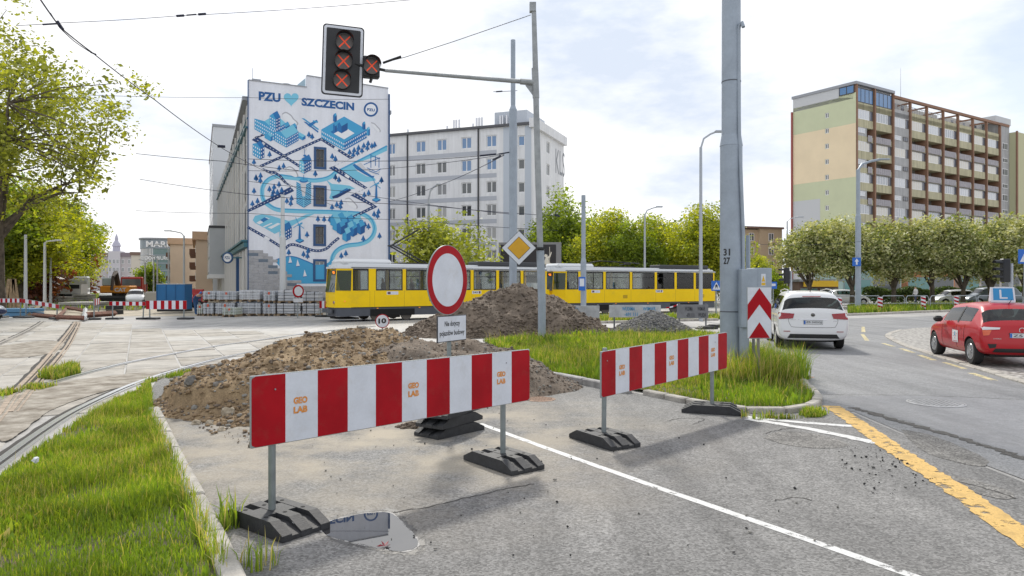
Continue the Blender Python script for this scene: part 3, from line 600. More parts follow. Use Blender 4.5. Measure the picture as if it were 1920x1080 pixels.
# stones at the left foot of the sand heap
ST = [M('stone_grey', (.175, .17, .162), .9, var=.45, vs=9, bump=.9, bs=30, dirt=.6, ds=6, dcol=(.22, .17, .11)), M('stone_tan', (.33, .28, .21), .9, var=.3, vs=8, bump=.6, bs=30)]
def stone(label, px, py, s, mi, sc=(1, 1, .7)):
    c = G(px, py); bm = bmesh.new(); bmesh.ops.create_icosphere(bm, subdivisions=2, radius=1); sd_ = rnd.random() * 99
    from mathutils import noise as mn
    for v in bm.verts:
        q = v.co.normalized(); k = 1 + .5 * mn.noise(q * 1.3 + Vector((sd_, 0, 0))) + .28 * mn.noise(q * 3 + Vector((0, sd_, 0))); v.co = Vector((q.x * k * s * sc[0], q.y * k * s * sc[1], q.z * k * s * sc[2]))
    me = bpy.data.meshes.new('stone'); bm.to_mesh(me); bm.free(); me.materials.append(ST[mi]); o = link('stone', me, None, (c.x, c.y, max(0, float(hfA(np.array([c.x]), np.array([c.y]))[0])) + s * sc[2] * .25), rnd.random() * 3)
    tag(o, label, 'stone', 'stones at the foot of the sand heap')
for lab, x, y, s, mi, sc in (('large flat grey stone at the left foot of the sand heap', 362, 768, .17, 0, (1.4, .8, .6)), ('pale rounded grey stone lowest of the stone cluster', 358, 776, .13, 0, (1.2, .9, .9)), ('long grey stone leaning against the sand heap', 395, 762, .17, 0, (1.6, .7, .5)),
    ('small dark grey stone on the left edge of the sand heap', 334, 752, .08, 0, (1.2, .9, .7)), ('brown rounded clod beside the big barrier edge', 430, 788, .12, 1, (1, .9, .9)), ('brown clod lying left of the other clods', 367, 796, .085, 1, (1, 1, .8)), ('brown clod in the middle of the clod row', 393, 796, .08, 1, (1.1, .9, .8)), ('lowest brown clod before the sand heap', 415, 808, .075, 1, (1, 1, .8)), ('grey stone half buried above the clods', 410, 777, .1, 0, (1.3, .8, .6))):
    stone(lab, x, y, s * .72, mi, sc)
g = np.random.default_rng(5)
def scatter(name, label, pxpoly, n, s, mats, seed):
    poly = [G(x, y) for x, y in pxpoly]; g = np.random.default_rng(seed); P_ = np.array([(p.x, p.y) for p in poly]); lo, hi = P_.min(0), P_.max(0); x = g.uniform(lo[0], hi[0], n * 6); y = g.uniform(lo[1], hi[1], n * 6); k = inpoly(x, y, poly); x, y = x[k][:n], y[k][:n]
    sz = s * (.3 + g.uniform(0, 1, len(x)) ** 4 * 1.3); o = rocks(name, np.stack([x, y, .012 + sz * .3], 1), sz, mats, seed); tag(o, label, 'gravel'); return o
scatter('gravel', 'loose black asphalt crumbs by the yellow line', [(1560, 835), (1640, 840), (1760, 900), (1720, 930), (1640, 930), (1580, 880)], 170, .011, [M('black_crumb', (.03, .03, .03), .9)], 61)
scatter('gravel', 'soil crumbs scattered before the sand heap', [(300, 740), (340, 770), (380, 810), (470, 840), (520, 835), (440, 800), (350, 740)], 260, .022, [SOIL2, SAND2], 62)
scatter('gravel', 'small stones strewn over the closed lane', [(480, 830), (900, 760), (1300, 800), (1700, 1000), (1500, 1070), (700, 1070)], 260, .010, [GREY, M('black_crumb')], 63)
hh = G(775, 802); heap('soil_clump', 'small clump of dark soil under the big barrier', 'soil clump', [(hh.x, hh.y, .28, .16, 0, .06, 1.2)], .02, [SOIL2], SOILD, 71, 160, .028, .03, 4)
# ------------------------------------------------------------------ building with the painted gable
WHT = M('gable_white', (.735, .755, .815), .8, var=.04, vs=.6, fine=.03, fs=8, streak=.05); TEAL = M('teal_paint', (.03, .13, .17), .5)
RENDER = M('facade_render', (.58, .57, .56), .8, var=.06, vs=.7); DKG = M('dark_glass', (.035, .04, .045), .06, spec=.8); DKG2 = M('dark_glass_grey', (.10, .11, .115), .08, spec=.8)
BLU = M('frame_blue', (.02, .075, .20), .5); WFR = M('window_white', (.78, .78, .78), .5); ZINC = M('zinc_trim', (.30, .31, .33), .4, .4)
A0 = P(466, 533, 46.5); mw = Wall((A0.x, A0.y), (.917, .40)); lw = Wall((A0.x, A0.y), (.416, -.909))
Tm = mw.tz(728, 300)[0]; zl = mw.tz(466, 150.4)[1]; zs0 = mw.tz(574, 163.7)[1]; ts = mw.tz(575, 150)[0]; zs1 = mw.tz(575, 142)[1]; zr = mw.tz(728, 166)[1]
ZB = 13.9
mural = T('mural_building', 'corner building with a blue isometric city mural on its white gable', 'building', (A0.x, A0.y, 0))
fa = lambda x, y: (460 + x / 5.269, 140 + y / 5.269)
fb = lambda x, y: (460 + x / 4.909, 320 + y / 4.909)
def rect_of(f, x0, y0, x1, y1):
    a = mw.tz(*f(x0, y0)); b = mw.tz(*f(x1, y1)); return (a[0], b[0], b[1], a[1])
wins = [rect_of(fa, 700, 735, 778, 915), rect_of(fb, 648, 155, 727, 312), rect_of(fb, 646, 515, 722, 675), rect_of(fb, 645, 835, 728, 1000)]
mb = MB(); openwall(mb, 0, Tm, 0, zs0 - .25, wins, .22, 0, mw.R)
zz = zs0 - .25
for pts in ([(0, zz), (ts, zz), (ts, zs0), (0, zl)], [(ts, zz), (Tm, zz), (Tm, zr), (ts, zs1)]):
    mb.add([(p[0], 0, p[1]) for p in pts] + [(p[0], .45, p[1]) for p in pts], [(0, 1, 2, 3), (7, 6, 5, 4), (3, 2, 6, 7), (1, 5, 6, 2), (0, 3, 7, 4)], 0, mw.R)
mb.build('gable_wall', WHT, mural)
mb = MB(); mb.prism([(.02, .25), (Tm - .02, .25), (Tm - .02, 44), (.02, 44)], 0, ZB, 0, mw.R); mb.build('building_body', RENDER, mural)
mb = MB(); mb.box(-.35, Tm + .35, .5, 44.3, ZB, ZB + .25, 0, mw.R); mb.prism([(1.2, .5), (Tm - 1.2, .5), (Tm - 1.2, 43), (1.2, 43)], ZB + .25, ZB + .8, 0, mw.R); mb.build('roof', ZINC, mural)
mb = MB(); mb.box(-.06, 0, -.05, .05, 0, zl, 0, mw.R); mb.build('downpipe', BLU, mural); mb = MB(); mb.box(Tm, Tm + .1, -.1, .05, 0, zr - .4, 0, mw.R); mb.build('downpipe', BLU, mural)
mb = MB(); mb.add([(0, -.06, zl), (ts, -.06, zs0), (ts, .5, zs0), (0, .5, zl), (0, -.06, zl + .05), (ts, -.06, zs0 + .05), (ts, .5, zs0 + .05), (0, .5, zl + .05)], [(0, 1, 5, 4), (4, 5, 6, 7), (0, 3, 2, 1), (1, 2, 6, 5)], 0, mw.R)
mb.add([(ts, -.06, zs1), (Tm, -.06, zr), (Tm, .5, zr), (ts, .5, zs1), (ts, -.06, zs1 + .05), (Tm, -.06, zr + .05), (Tm, .5, zr + .05), (ts, .5, zs1 + .05)], [(0, 1, 5, 4), (4, 5, 6, 7), (0, 3, 2, 1), (1, 2, 6, 5)], 0, mw.R); mb.build('parapet_cap', ZINC, mural)
mb = MB(); t0_, z0_ = mw.tz(540, 158); mb.cyl(mw.loc(t0_, 1.0, z0_ - .2), mw.loc(t0_, 1.0, z0_ + .25), .3, n=10); mb.box(.25, .8, .6, 1.1, zl - .2, zl + .3, 0, mw.R); mb.tube([mw.loc(.3, .7, zl + .3), mw.loc(.3, .7, zl + 1.0)], .02, 5); mb.build('roof_vent', ZINC, mural)
mb = MB(); mb.add([(ts - 1.0, .6, zs0 - .2), (ts, .6, zs0 - .2), (ts, .6, zs1), (ts - 1.0, 4, zs0 - .2), (ts, 4, zs0 - .2), (ts, 4, zs1)], [(0, 1, 2), (3, 5, 4), (0, 2, 5, 3)], 0, mw.R); mb.build('dormer', M('pale_blue_metal', (.38, .52, .60), .4), mural)
for r_, dk in zip(wins, (DKG, DKG, DKG, M('curtained_glass', (.42, .44, .46), .3))):
    b_ = .15; fr = MB(); a, b, c, d = r_
    for q in ((a - b_, a, c - b_, d + b_), (b, b + b_, c - b_, d + b_), (a, b, c - b_, c), (a, b, d, d + b_)): fr.box(q[0], q[1], -.035, 0, q[2], q[3], 0, mw.R)
    o = fr.build('window', BLU, mural); i = MB(); w, h = b - a, d - c; n_ = .05
    MB().box(a, b, .17, .185, c, d, 0, mw.R).build('pane', dk, o)
    for q in ((a, a + n_, c, d), (b - n_, b, c, d), (a + n_, b - n_, c, c + n_), (a + n_, b - n_, d - n_, d), ((a + b) / 2 - .03, (a + b) / 2 + .03, c + n_, d - n_), (a + n_, b - n_, (c + d) / 2 - .03, (c + d) / 2 + .03)): i.box(q[0], q[1], .12, .165, q[2], q[3], 0, mw.R)
    i.build('sash', WFR if dk is not DKG else M('sash_brown', (.12, .11, .10), .5), o)

# the painting itself, laid on the wall in thin layers of paint
MC = {'navy': M('mural_navy', (.012, .05, .17), .7), 'dark': M('mural_dark_blue', (.015, .10, .30), .7), 'mid': M('mural_mid_blue', (.02, .17, .44), .7), 'light': M('mural_light_blue', (.06, .35, .62), .7), 'pale': M('mural_pale_blue', (.19, .54, .72), .7), 'white': M('mural_white', (.78, .80, .84), .7), 'grey': M('mural_grey', (.42, .43, .47), .7), 'lgrey': M('mural_light_grey', (.60, .61, .65), .7)}
KEYS = list(MC); MATS = [MC[k_] for k_ in KEYS]
class Paint:
    def __init__(s, f): s.mb = MB(); s.f = f
    def w(s, x, y, layer): t, z = mw.tz(*s.f(x, y)); return mw.loc(t, -.003 - .0035 * layer, z)
    def poly(s, pts, c, layer=1): s.mb.add([s.w(x, y, layer) for x, y in pts], [tuple(range(len(pts)))], KEYS.index(c)); return s
    def line(s, pts, w, c, layer=1, smooth=False):
        if smooth: pts = [(p.x, p.y) for p in dense([Vector((x, y, 0)) for x, y in pts], 14)]
        k = len(pts); off = []
        for i, p in enumerate(pts):
            a = Vector(pts[max(i - 1, 0)]); b = Vector(pts[min(i + 1, k - 1)]); p = Vector(p); d0 = (p - a); d1 = (b - p)
            d = (b - a).normalized(); n = Vector((-d.y, d.x)); sc = 1.
            if 0 < i < k - 1: sc = 1 / max(.45, abs(n.dot(Vector((-d0.y, d0.x)).normalized())))
            off.append((p + n * w / 2 * sc, p - n * w / 2 * sc))
        for i in range(k - 1): s.poly([off[i][0], off[i + 1][0], off[i + 1][1], off[i][1]], c, layer)
        return s
    def dashes(s, pts, w, c, layer, step=30, on=14, smooth=False):
        if smooth: pts = [(p.x, p.y) for p in dense([Vector((x, y, 0)) for x, y in pts], 14)]
        acc = 0
        for i in range(len(pts) - 1):
            a, b = Vector(pts[i]), Vector(pts[i + 1]); l_ = (b - a).length; d = (b - a) / max(l_, 1e-6); q = -acc
            while q < l_:
                q0, q1 = max(q, 0), min(q + on, l_)
                if q1 > q0 + 1: s.line([a + d * q0, a + d * q1], w, c, layer)
                q += step
            acc = l_ - (q - step)
        return s
    def ell(s, cx, cy, rx, ry, c, layer, n=20): return s.poly([(cx + rx * math.cos(6.2832 * i / n), cy + ry * math.sin(6.2832 * i / n)) for i in range(n)], c, layer)
    def iso(s, x, y, a, b, h, roof=.0, layer=4, L='light', R_='mid', Tp='pale', win=True):
        """isometric block: near bottom corner (x,y), arms a (left) and b (right), height h"""
        k = .57; l = (x - a, y - a * k); r = (x + b, y - b * k); up = lambda p: (p[0], p[1] - h); bk = (x - a + b, y - (a + b) * k)
        s.poly([l, (x, y), up((x, y)), up(l)], L, layer); s.poly([(x, y), r, up(r), up((x, y))], R_, layer)
        if roof:
            m1 = ((l[0] + x) / 2, (l[1] + y) / 2 - h - roof); m2 = (m1[0] + b, m1[1] - b * k)
            s.poly([up(l), up((x, y)), m1], L, layer); s.poly([m1, up((x, y)), up(r), m2], Tp, layer + .5)
        else: s.poly([up(l), up((x, y)), up(r), up(bk)], Tp, layer)
        if win:
            for fx, n, arm, sg, cc in (('l', max(1, int(a / 17)), a, -1, 'white'), ('r', max(1, int(b / 17)), b, 1, 'white')):
                rows = max(1, int(h / 28))
                for i in range(n):
                    for j in range(rows):
                        u = (i + .3) / n * arm; v = (i + .72) / n * arm; y0 = h * (j + .3) / rows; y1 = h * (j + .72) / rows
                        s.poly([(x + sg * u, y - u * k - y0), (x + sg * v, y - v * k - y0), (x + sg * v, y - v * k - y1), (x + sg * u, y - u * k - y1)], cc, layer + .8)
        return s
    def flush(s, name):
        s.mb.build(name, MATS, mural); s.mb = MB()
    def build(s, name): return s.mb.build(name, MATS, mural)
# lettering, heart and round logo
p_ = Paint(fa)
def mtext(s_, x0, y0, x1, y1, layer=2):
    a = mw.tz(*fa(x0, y0)); b = mw.tz(*fa(x1, y1)); text_on(p_.mb, s_, mw.loc(a[0], -.004 - .0035 * layer, a[1]), mw.d, (0, 0, 1), b[0] - a[0], b[1] - a[1], KEYS.index('dark'), .046)
ta = mw.tz(*fa(132, 252)); 
mtext('PZU', 132, 254, 348, 186); p_.build('mural_lettering'); p_ = Paint(fa); mtext('SZCZECIN', 555, 306, 1075, 278)
for mb_ in (p_.mb,): pass
p_.build('mural_lettering')
p_ = Paint(fa); hx, hy = 453, 250; p_.poly([(hx + 4.6 * 16 * math.sin(q) ** 3 , hy + (q and 0) - 4.6 * (13 * math.cos(q) - 5 * math.cos(2 * q) - 2 * math.cos(3 * q) - math.cos(4 * q)) - 12) for q in [i * 6.2832 / 40 for i in range(40)]], 'pale', 2); p_.build('mural_heart')
p_ = Paint(fa); p_.ell(1240, 344, 71, 72, 'dark', 2, 32); p_.ell(1240, 344, 53, 54, 'white', 3, 32); mtext('PZU', 1203, 358, 1278, 338, 4); p_.build('mural_logo')
# water
p_ = Paint(fb); RV = [(850, -5), (800, 45), (740, 75), (640, 90), (540, 80), (400, 62), (300, 52), (210, 85), (158, 160), (165, 265), (225, 325), (300, 360), (430, 370), (600, 376), (800, 381), (1000, 392), (1090, 405), (1160, 455), (1190, 530), (1172, 600), (1125, 648), (1050, 676), (930, 692), (850, 730), (805, 790), (795, 860)]
p_.line(RV, 40, 'pale', 1, True); p_.line([(x - 3, y - 13) for x, y in RV], 11, 'light', 1.4, True)
p_.poly([(270, 825), (320, 803), (370, 793), (430, 790), (480, 800), (540, 825), (600, 852), (640, 868), (740, 862), (775, 835), (800, 800), (812, 860), (812, 1040), (480, 1040), (365, 1000), (330, 900)], 'light', 1.2)
p_.poly([(68, 455), (90, 415), (150, 402), (230, 412), (320, 440), (400, 462), (480, 442), (560, 402), (640, 395), (520, 455), (430, 508), (330, 552), (270, 582), (180, 530), (90, 482)], 'pale', 1.2)
p_.poly([(745, 85), (800, 122), (880, 128), (960, 138), (1012, 165), (930, 182), (850, 232), (800, 268), (772, 252), (790, 200), (780, 140)], 'pale', 1.2)
p_.line([(275, 822), (370, 793), (450, 793), (540, 824), (640, 868)], 9, 'mid', 1.6, True)
p_.build('mural_river')
p_ = Paint(fa); p_.poly([(905, 968), (940, 945), (1150, 835), (1400, 705), (1400, 750), (1240, 825), (1060, 885), (1100, 950), (1200, 1005), (1275, 1020), (1290, 1045), (1180, 1062), (1050, 1035)], 'pale', 1.2); p_.line([(905, 955), (1150, 832), (1400, 704)], 16, 'light', 1.5)
p_.poly([(1060, 890), (1080, 880), (1250, 1000), (1275, 1000), (1262, 1028), (1180, 985), (1090, 930)], 'mid', 2.5); p_.poly([(1100, 890), (1140, 868), (1200, 940), (1190, 960)], 'lgrey', 3)
for q in ([(1170, 890), (1330, 820)], [(1240, 780), (1240, 920)], [(1320, 820), (1320, 920)], [(1200, 920), (1290, 960), (1340, 930)], [(1285, 800), (1285, 900)], [(1240, 800), (1330, 830)], [(1220, 950), (1320, 985)]): p_.line(q, 7, 'mid', 3.2)
p_.poly([(1200, 930), (1290, 975), (1330, 950), (1330, 965), (1290, 990), (1200, 945)], 'lgrey', 3); p_.build('mural_harbour')
# railway-like roads
p_ = Paint(fa); ROADS = [[(185, 588), (85, 627), (380, 803), (535, 905)], [(790, 618), (440, 775), (375, 805), (148, 905), (215, 955), (295, 970), (345, 1003), (390, 1060), (465, 1128), (20, 1350)], [(755, 640), (1050, 828), (850, 912), (1155, 1100)]]
for rd in ROADS: p_.line(rd, 25, 'navy', 2); p_.dashes(rd, 4.5, 'white', 2.6, 36, 15); p_.flush('mural_road')
p_.line([(165, 672), (190, 690)], 24, 'lgrey', 2.8); p_.flush('mural_bridge'); p_.line([(880, 722), (915, 745)], 26, 'white', 2.8); p_.build('mural_bridge')
p_ = Paint(fb); rd = [(860, -10), (1112, 163), (990, 215), (1190, 330), (968, 440)]
p_.line(rd, 24, 'navy', 2.1); p_.dashes(rd, 5, 'white', 2.6, 32, 15); p_.line([(920, 38), (955, 64)], 24, 'white', 2.8); p_.flush('mural_road')
rd = [(20, 518), (200, 620), (345, 712)]; p_.line(rd, 24, 'navy', 2.1); p_.dashes(rd, 5, 'white', 2.6, 32, 15); p_.line([(175, 610), (222, 635)], 24, 'white', 2.8); p_.flush('mural_road')
rd = [(362, 722), (400, 688), (440, 680), (500, 694), (600, 728), (680, 737), (750, 715), (800, 668), (862, 618)]; p_.line(rd, 24, 'navy', 2.1, True); p_.dashes(rd, 5, 'white', 2.6, 28, 14, True); p_.build('mural_road')
# little trees
p_ = Paint(fb)
def ptree(f, x, y, s_=1.):
    p_.f = f; s_ *= 1.22; p_.poly([(x, y - 24 * s_), (x - 18 * s_, y + 14 * s_), (x, y + 20 * s_)], 'mid', 3.1); p_.poly([(x, y - 24 * s_), (x, y + 20 * s_), (x + 18 * s_, y + 14 * s_)], 'dark', 3.1); p_.poly([(x - 3 * s_, y + 19 * s_), (x + 3 * s_, y + 19 * s_), (x + 3 * s_, y + 27 * s_), (x - 3 * s_, y + 27 * s_)], 'navy', 3)
for x, y in ((100, 66), (140, 42), (138, 85), (80, 182), (65, 300), (112, 276), (222, 166), (265, 146), (310, 122), (258, 191), (295, 196), (250, 221), (335, 176), (382, 274), (425, 251), (418, 296), (645, 24), (828, 56), (862, 81), (1252, 84), (1095, 220), (1135, 202), (798, 331), (842, 308), (882, 291), (875, 326), (1185, 396), (1225, 374), (1217, 411), (668, 440), (725, 442), (778, 445), (1100, 492), (1133, 510), (1085, 622), (568, 584), (400, 747), (535, 764), (578, 735), (572, 781), (883, 779), (925, 757), (1235, 596)): ptree(fb, x, y)
for x, y in ((628, 588), (660, 608), (240, 783), (85, 858), (335, 918), (378, 898), (858, 803), (890, 828), (690, 973), (105, 1012), (890, 1008), (925, 1032), (1030, 763), (1075, 743), (1118, 720), (1065, 788), (1108, 768), (1152, 746), (1170, 698), (1213, 676), (1205, 720), (1250, 700), (1278, 688), (1345, 1036)): ptree(fa, x, y, 1.05)
p_.build('mural_trees')['kind'] = 'stuff'
# isometric houses
p_ = Paint(fa)
p_.iso(285, 650, 195, 115, 105, 30, 3.0); p_.flush('mural_house'); p_.iso(300, 560, 60, 45, 120, 40, 3.6, 'light', 'dark', 'mid'); p_.flush('mural_house'); p_.iso(405, 720, 115, 120, 90, 34, 4.4); p_.flush('mural_house'); p_.iso(250, 660, 60, 20, 45, 14, 4.6, win=False); p_.flush('mural_house'); p_.iso(565, 650, 60, 30, 30, 0, 4.0, win=False); p_.flush('mural_house')
p_.iso(400, 560, 40, 40, 40, 22, 3.3, 'mid', 'dark', 'light', False); p_.flush('mural_house'); p_.iso(460, 590, 40, 50, 50, 22, 3.4, 'mid', 'dark', 'light', False); p_.flush('mural_house')
p_.iso(975, 752, 225, 225, 82, 0, 3.0, 'light', 'mid', 'light'); p_.flush('mural_house'); p_.poly([(975, 640), (840, 565), (985, 480), (1110, 560)], 'white', 4.2); p_.poly([(840, 565), (985, 480), (985, 520), (870, 585)], 'mid', 4.6); p_.poly([(985, 480), (1110, 560), (1080, 580), (985, 520)], 'light', 4.6); p_.flush('mural_courtyard')
p_.iso(885, 470, 18, 18, 55, 22, 5.4, 'mid', 'dark', 'light', False); p_.flush('mural_house'); p_.iso(885, 570, 18, 18, 60, 22, 5.4, 'mid', 'dark', 'light', False); p_.flush('mural_house'); p_.iso(1170, 545, 16, 16, 50, 20, 5.4, 'mid', 'dark', 'light', False); p_.flush('mural_house'); p_.iso(1215, 605, 16, 16, 60, 18, 5.4, 'light', 'mid', 'pale', False); p_.flush('mural_house'); p_.iso(950, 580, 40, 60, 70, 28, 5.0, 'mid', 'dark', 'light', False); p_.flush('mural_house')
p_.iso(150, 838, 78, 38, 110, 30, 3.4, 'light', 'dark', 'mid'); p_.flush('mural_house'); p_.iso(580, 980, 46, 72, 100, 38, 4.4, 'pale', 'dark', 'mid'); p_.flush('mural_house')
p_.line([(585, 730), (585, 790)], 4, 'mid', 4); p_.ell(587, 800, 15, 10, 'mid', 4); p_.ell(590, 735, 14, 12, 'grey', 3.8); p_.ell(590, 735, 9, 8, 'white', 4)
p_.build('mural_detail')
p_ = Paint(fb)
p_.poly([(470, 100), (537, 140), (537, 342), (470, 300)], 'pale', 4); p_.poly([(605, 100), (537, 140), (537, 342), (605, 300)], 'pale', 4)
for i in range(12): y = 118 + i * 17; p_.line([(470, y - 8), (534, y + 30)], 7, 'mid', 4.5); p_.line([(605, y - 8), (541, y + 30)], 7, 'dark', 4.5)
p_.poly([(505, 110), (560, 110), (550, 235), (525, 235)], 'lgrey', 5); p_.ell(537, 92, 40, 20, 'mid', 5.2); p_.ell(537, 84, 36, 15, 'light', 5.4); p_.line([(537, 40), (537, 84)], 5, 'mid', 5.5)
p_.flush('mural_tower'); p_.iso(365, 645, 50, 62, 90, 36, 4.4, 'pale', 'dark', 'mid'); p_.flush('mural_house')
for i, (x, y) in enumerate([(840, 560), (880, 590), (930, 655), (900, 560), (960, 600), (990, 610), (1010, 570), (1060, 590), (820, 520), (960, 540), (1030, 540), (870, 520), (920, 510)][::-1]): p_.iso(x, y, 38, 40, 70, 36, 4 + i * .32, ('light', 'mid')[i % 2], ('mid', 'dark')[i % 2], ('pale', 'light')[i % 2], False)
p_.build('mural_detail')
# wind turbines, boats, aeroplane, clouds
p_ = Paint(fb)
for x, y, h in ((500, 650, 155), (1205, 275, 150)):
    p_.poly([(x - 38, y - 12), (x, y + 8), (x + 38, y - 12), (x, y - 30)], 'light', 4); p_.poly([(x - 38, y - 12), (x, y + 8), (x, y + 18), (x - 38, y)], 'mid', 4); p_.poly([(x + 38, y - 12), (x, y + 8), (x, y + 18), (x + 38, y)], 'dark', 4); p_.poly([(x - 12, y - 15), (x + 12, y - 15), (x + 6, y - h), (x - 6, y - h)], 'mid', 5); p_.poly([(x - 20, y - h + 2), (x + 24, y - h - 22), (x + 26, y - h - 5), (x - 14, y - h + 14)], 'light', 5.5)
    for dx, dy in ((-30, -65), (48, 38), (-50, 30)): p_.line([(x - 8, y - h), (x - 8 + dx, y - h + dy)], 6, 'light', 5.8)
    p_.flush('mural_turbine')
for x, y in ((415, 820), (485, 850), (550, 945)): p_.poly([(x - 5, y - 35), (x + 15, y + 25), (x - 18, y + 30)], 'white', 3); p_.line([(x - 20, y + 33), (x + 14, y + 28)], 7, 'mid', 3.2); p_.flush('mural_sailboat')
p_.poly([(795, 240), (960, 165), (975, 180), (850, 250), (810, 256)], 'navy', 4); p_.poly([(865, 195), (935, 160), (950, 172), (870, 210)], 'mid', 4.4); p_.flush('mural_ship')
for q in ([(100, 480), (190, 430), (225, 440), (130, 495)], [(205, 525), (300, 480), (325, 490), (240, 535)], [(160, 515), (240, 480), (250, 486), (175, 522)]): p_.poly(q, 'white', 3); p_.flush('mural_boat')
p_.poly([(135, 455), (175, 430), (215, 445), (165, 475)], 'mid', 3.6); p_.build('mural_deck')
p_ = Paint(fa); p_.poly([(555, 430), (580, 432), (725, 535), (722, 550)], 'light', 4); p_.poly([(575, 465), (600, 468), (722, 560), (718, 575)], 'mid', 4); p_.poly([(610, 495), (705, 445), (715, 460), (640, 520)], 'mid', 4.4); p_.poly([(670, 450), (720, 465), (715, 478), (665, 462)], 'light', 4.6); p_.build('mural_aeroplane')
def cloud(f, pts):
    p_.f = f; q = [(v.x, v.y) for v in dense([Vector((*a, 0)) for a in pts + [pts[0]]], 8)][:-1]; p_.poly(q, 'grey', 2.2); c = (sum(a[0] for a in q) / len(q), sum(a[1] for a in q) / len(q)); p_.poly([(c[0] + (a[0] - c[0]) * .88 - 5, c[1] + (a[1] - c[1]) * .9 + 6) for a in q], 'white', 2.7); p_.flush('mural_cloud')
p_ = Paint(fa); cloud(fa, [(362, 385), (400, 368), (450, 395), (480, 435), (515, 465), (522, 490), (490, 505), (440, 470), (385, 440)]); cloud(fa, [(1240, 470), (1275, 480), (1305, 510), (1335, 545), (1330, 570), (1290, 535), (1255, 500)]); cloud(fa, [(398, 920), (440, 905), (490, 935), (522, 990), (510, 1012), (450, 990), (405, 960)]); cloud(fb, [(920, 255), (960, 250), (1000, 285), (1033, 325), (1025, 350), (975, 325), (930, 285)])
# stone tiles climbing from the foot of the gable, each one a piece
TL = [M('tile_grey', (.37, .37, .385), .6, var=.10, vs=3), M('tile_grey_dark', (.345, .345, .36), .6, var=.10, vs=3), M('tile_blue_grey', (.13, .17, .22), .5)]
tw, th = .60, .195
tm = [MB().bbox(.006, tw - .006, -.03, .0, .006, th - .006, .006).mesh('stone_tile', m_) for m_ in TL]
steps = [(200, 717), (255, 772), (312, 880), (365, 880), (425, 935), (480, 990), (812, 1042)]
lim = [(mw.tz(*fb(x, 900))[0], mw.tz(*fb(x, y))[1]) for x, y in steps]; blues = [rect_of(fb, *q) for q in ((20, 770, 140, 797), (145, 825, 200, 852), (200, 880, 255, 907), (255, 935, 312, 962), (365, 1040, 425, 1064))]
nt_ = 0
for j in range(26):
    z = 1.0 + j * th; i = 0
    while True:
        t_0 = i * tw - (.3 if j % 2 else 0); i += 1; tc_ = max(t_0, 0) + tw / 2
        if tc_ > lim[-1][0]: break
        zt = next((l_[1] for l_ in lim if tc_ < l_[0]), 0)
        if z + th > zt + .03: continue
        bl = any(a - .05 < tc_ - (.15 if t_0 < 0 else 0) < b + .05 and c - .0 < z + th / 2 < d + .0 for a, b, c, d in blues)
        o = link('stone_tile', tm[2 if bl else rnd.choice((0, 0, 1))], mural, mw.loc(max(t_0, 0), -.001, z), mw.a); o.scale = (.5 if t_0 < 0 else 1, 1, 1); nt_ += 1
mb = MB(); mb.box(0, Tm, -.05, -.002, 0, 1.0, 0, mw.R); mb.build('plinth', M('plinth_dark', (.12, .14, .17), .6), mural)
# street side of the same building
FR = M('sash_grey', (.50, .52, .54), .5)
for lv, (z, h) in enumerate(((.9, 2.9), (5.0, 2.2), (7.7, 2.0), (10.2, 1.9), (12.2, 1.3))):
    for k in range(15):
        t = -1.6 - k * 2.85
        if -20 < t < -14 and lv == 0: continue
        window(mural, lw, t, z, 1.15, h, FR, DKG2, 2, 2, .07, -.03)
mb = MB()
for z, hh_, o_ in ((4.3, .3, .3), (4.65, .12, .42), (12.0, .10, .2), (12.6, .08, .1)): mb.box(-44, .0, -o_, 0, z, z + hh_, 0, lw.R)
mb.build('cornice', TEAL, mural)
mb = MB()
for k in range(16): t = -.25 - k * 2.85; PIL = M('pilaster_render', (.66, .65, .63), .8); MB().box(t - .25, t + .05, -.16, 0, .3, 4.2, 0, lw.R).build('pilaster', PIL, mural); MB().box(t - .2, t, -.10, 0, 4.8, 13.5, 0, lw.R).build('pilaster', PIL, mural)
MB().box(-6.6, -6.1, -.35, -.05, .2, 3.9, 0, lw.R).build('blue_door_banner', BLU, mural)
# round hanging logo sign on the street side
c = lw.A + lw.loc(-4.6, -1.0, 0); c.z = 3.75; t = T('hanging_sign', 'round blue hanging sign with letters on the street facade', 'sign', c, R(-8))
MB().lathe([(.36, -.05), (.40, -.03), (.40, .03), (.36, .05)], 28, axis='y').build('rim', BLU, t); MB().lathe([(.29, -.055), (.29, .055)], 28, axis='y').build('sign_face', WFR, t)
mb = MB(); text_on(mb, 'PZU', (-.2, -.06, -.1), (1, 0, 0), (0, 0, 1), .4, .2, 0, .03); mb.build('lettering', BLU, t); MB().tube([(.38, 0, 0), (1.0, .1, 0)], .05, 6).build('bracket', TEAL, t)
# grey cantilevered glass bay further down the street
GP = M('grey_panel', (.47, .49, .51), .5, var=.04, vs=1); c = P(420, 533, 72); t = T('glazed_bay', 'grey cantilevered box with ribbon glazing and white soffit', 'building', (c.x, c.y, 0), mw.a)
MB().box(-1.35, 1.5, 0, 12, 2.9, 7.5).build('bay_panel', GP, t); MB().box(-1.45, 1.5, -.1, 12.1, 2.5, 2.9).build('soffit', WFR, t); MB().box(-1.4, 1.5, -.05, 12.05, 7.5, 7.75).build('roof_edge', M('dark_trim', (.05, .05, .055), .5), t); MB().box(-.2, 3, .3, 11.6, 0, 2.5).build('ground_floor', RENDER, t)
for k in range(5):
    for z in (3.1, 4.6, 6.0):
        o = MB().box(-1.40, -1.345, .3 + k * 2.3, .38 + k * 2.3, z, z + 1.3).build('window', WFR, t); MB().box(-1.39, -1.352, .38 + k * 2.3, 2.5 + k * 2.3, z, z + 1.3).build('pane', DKG2, o)
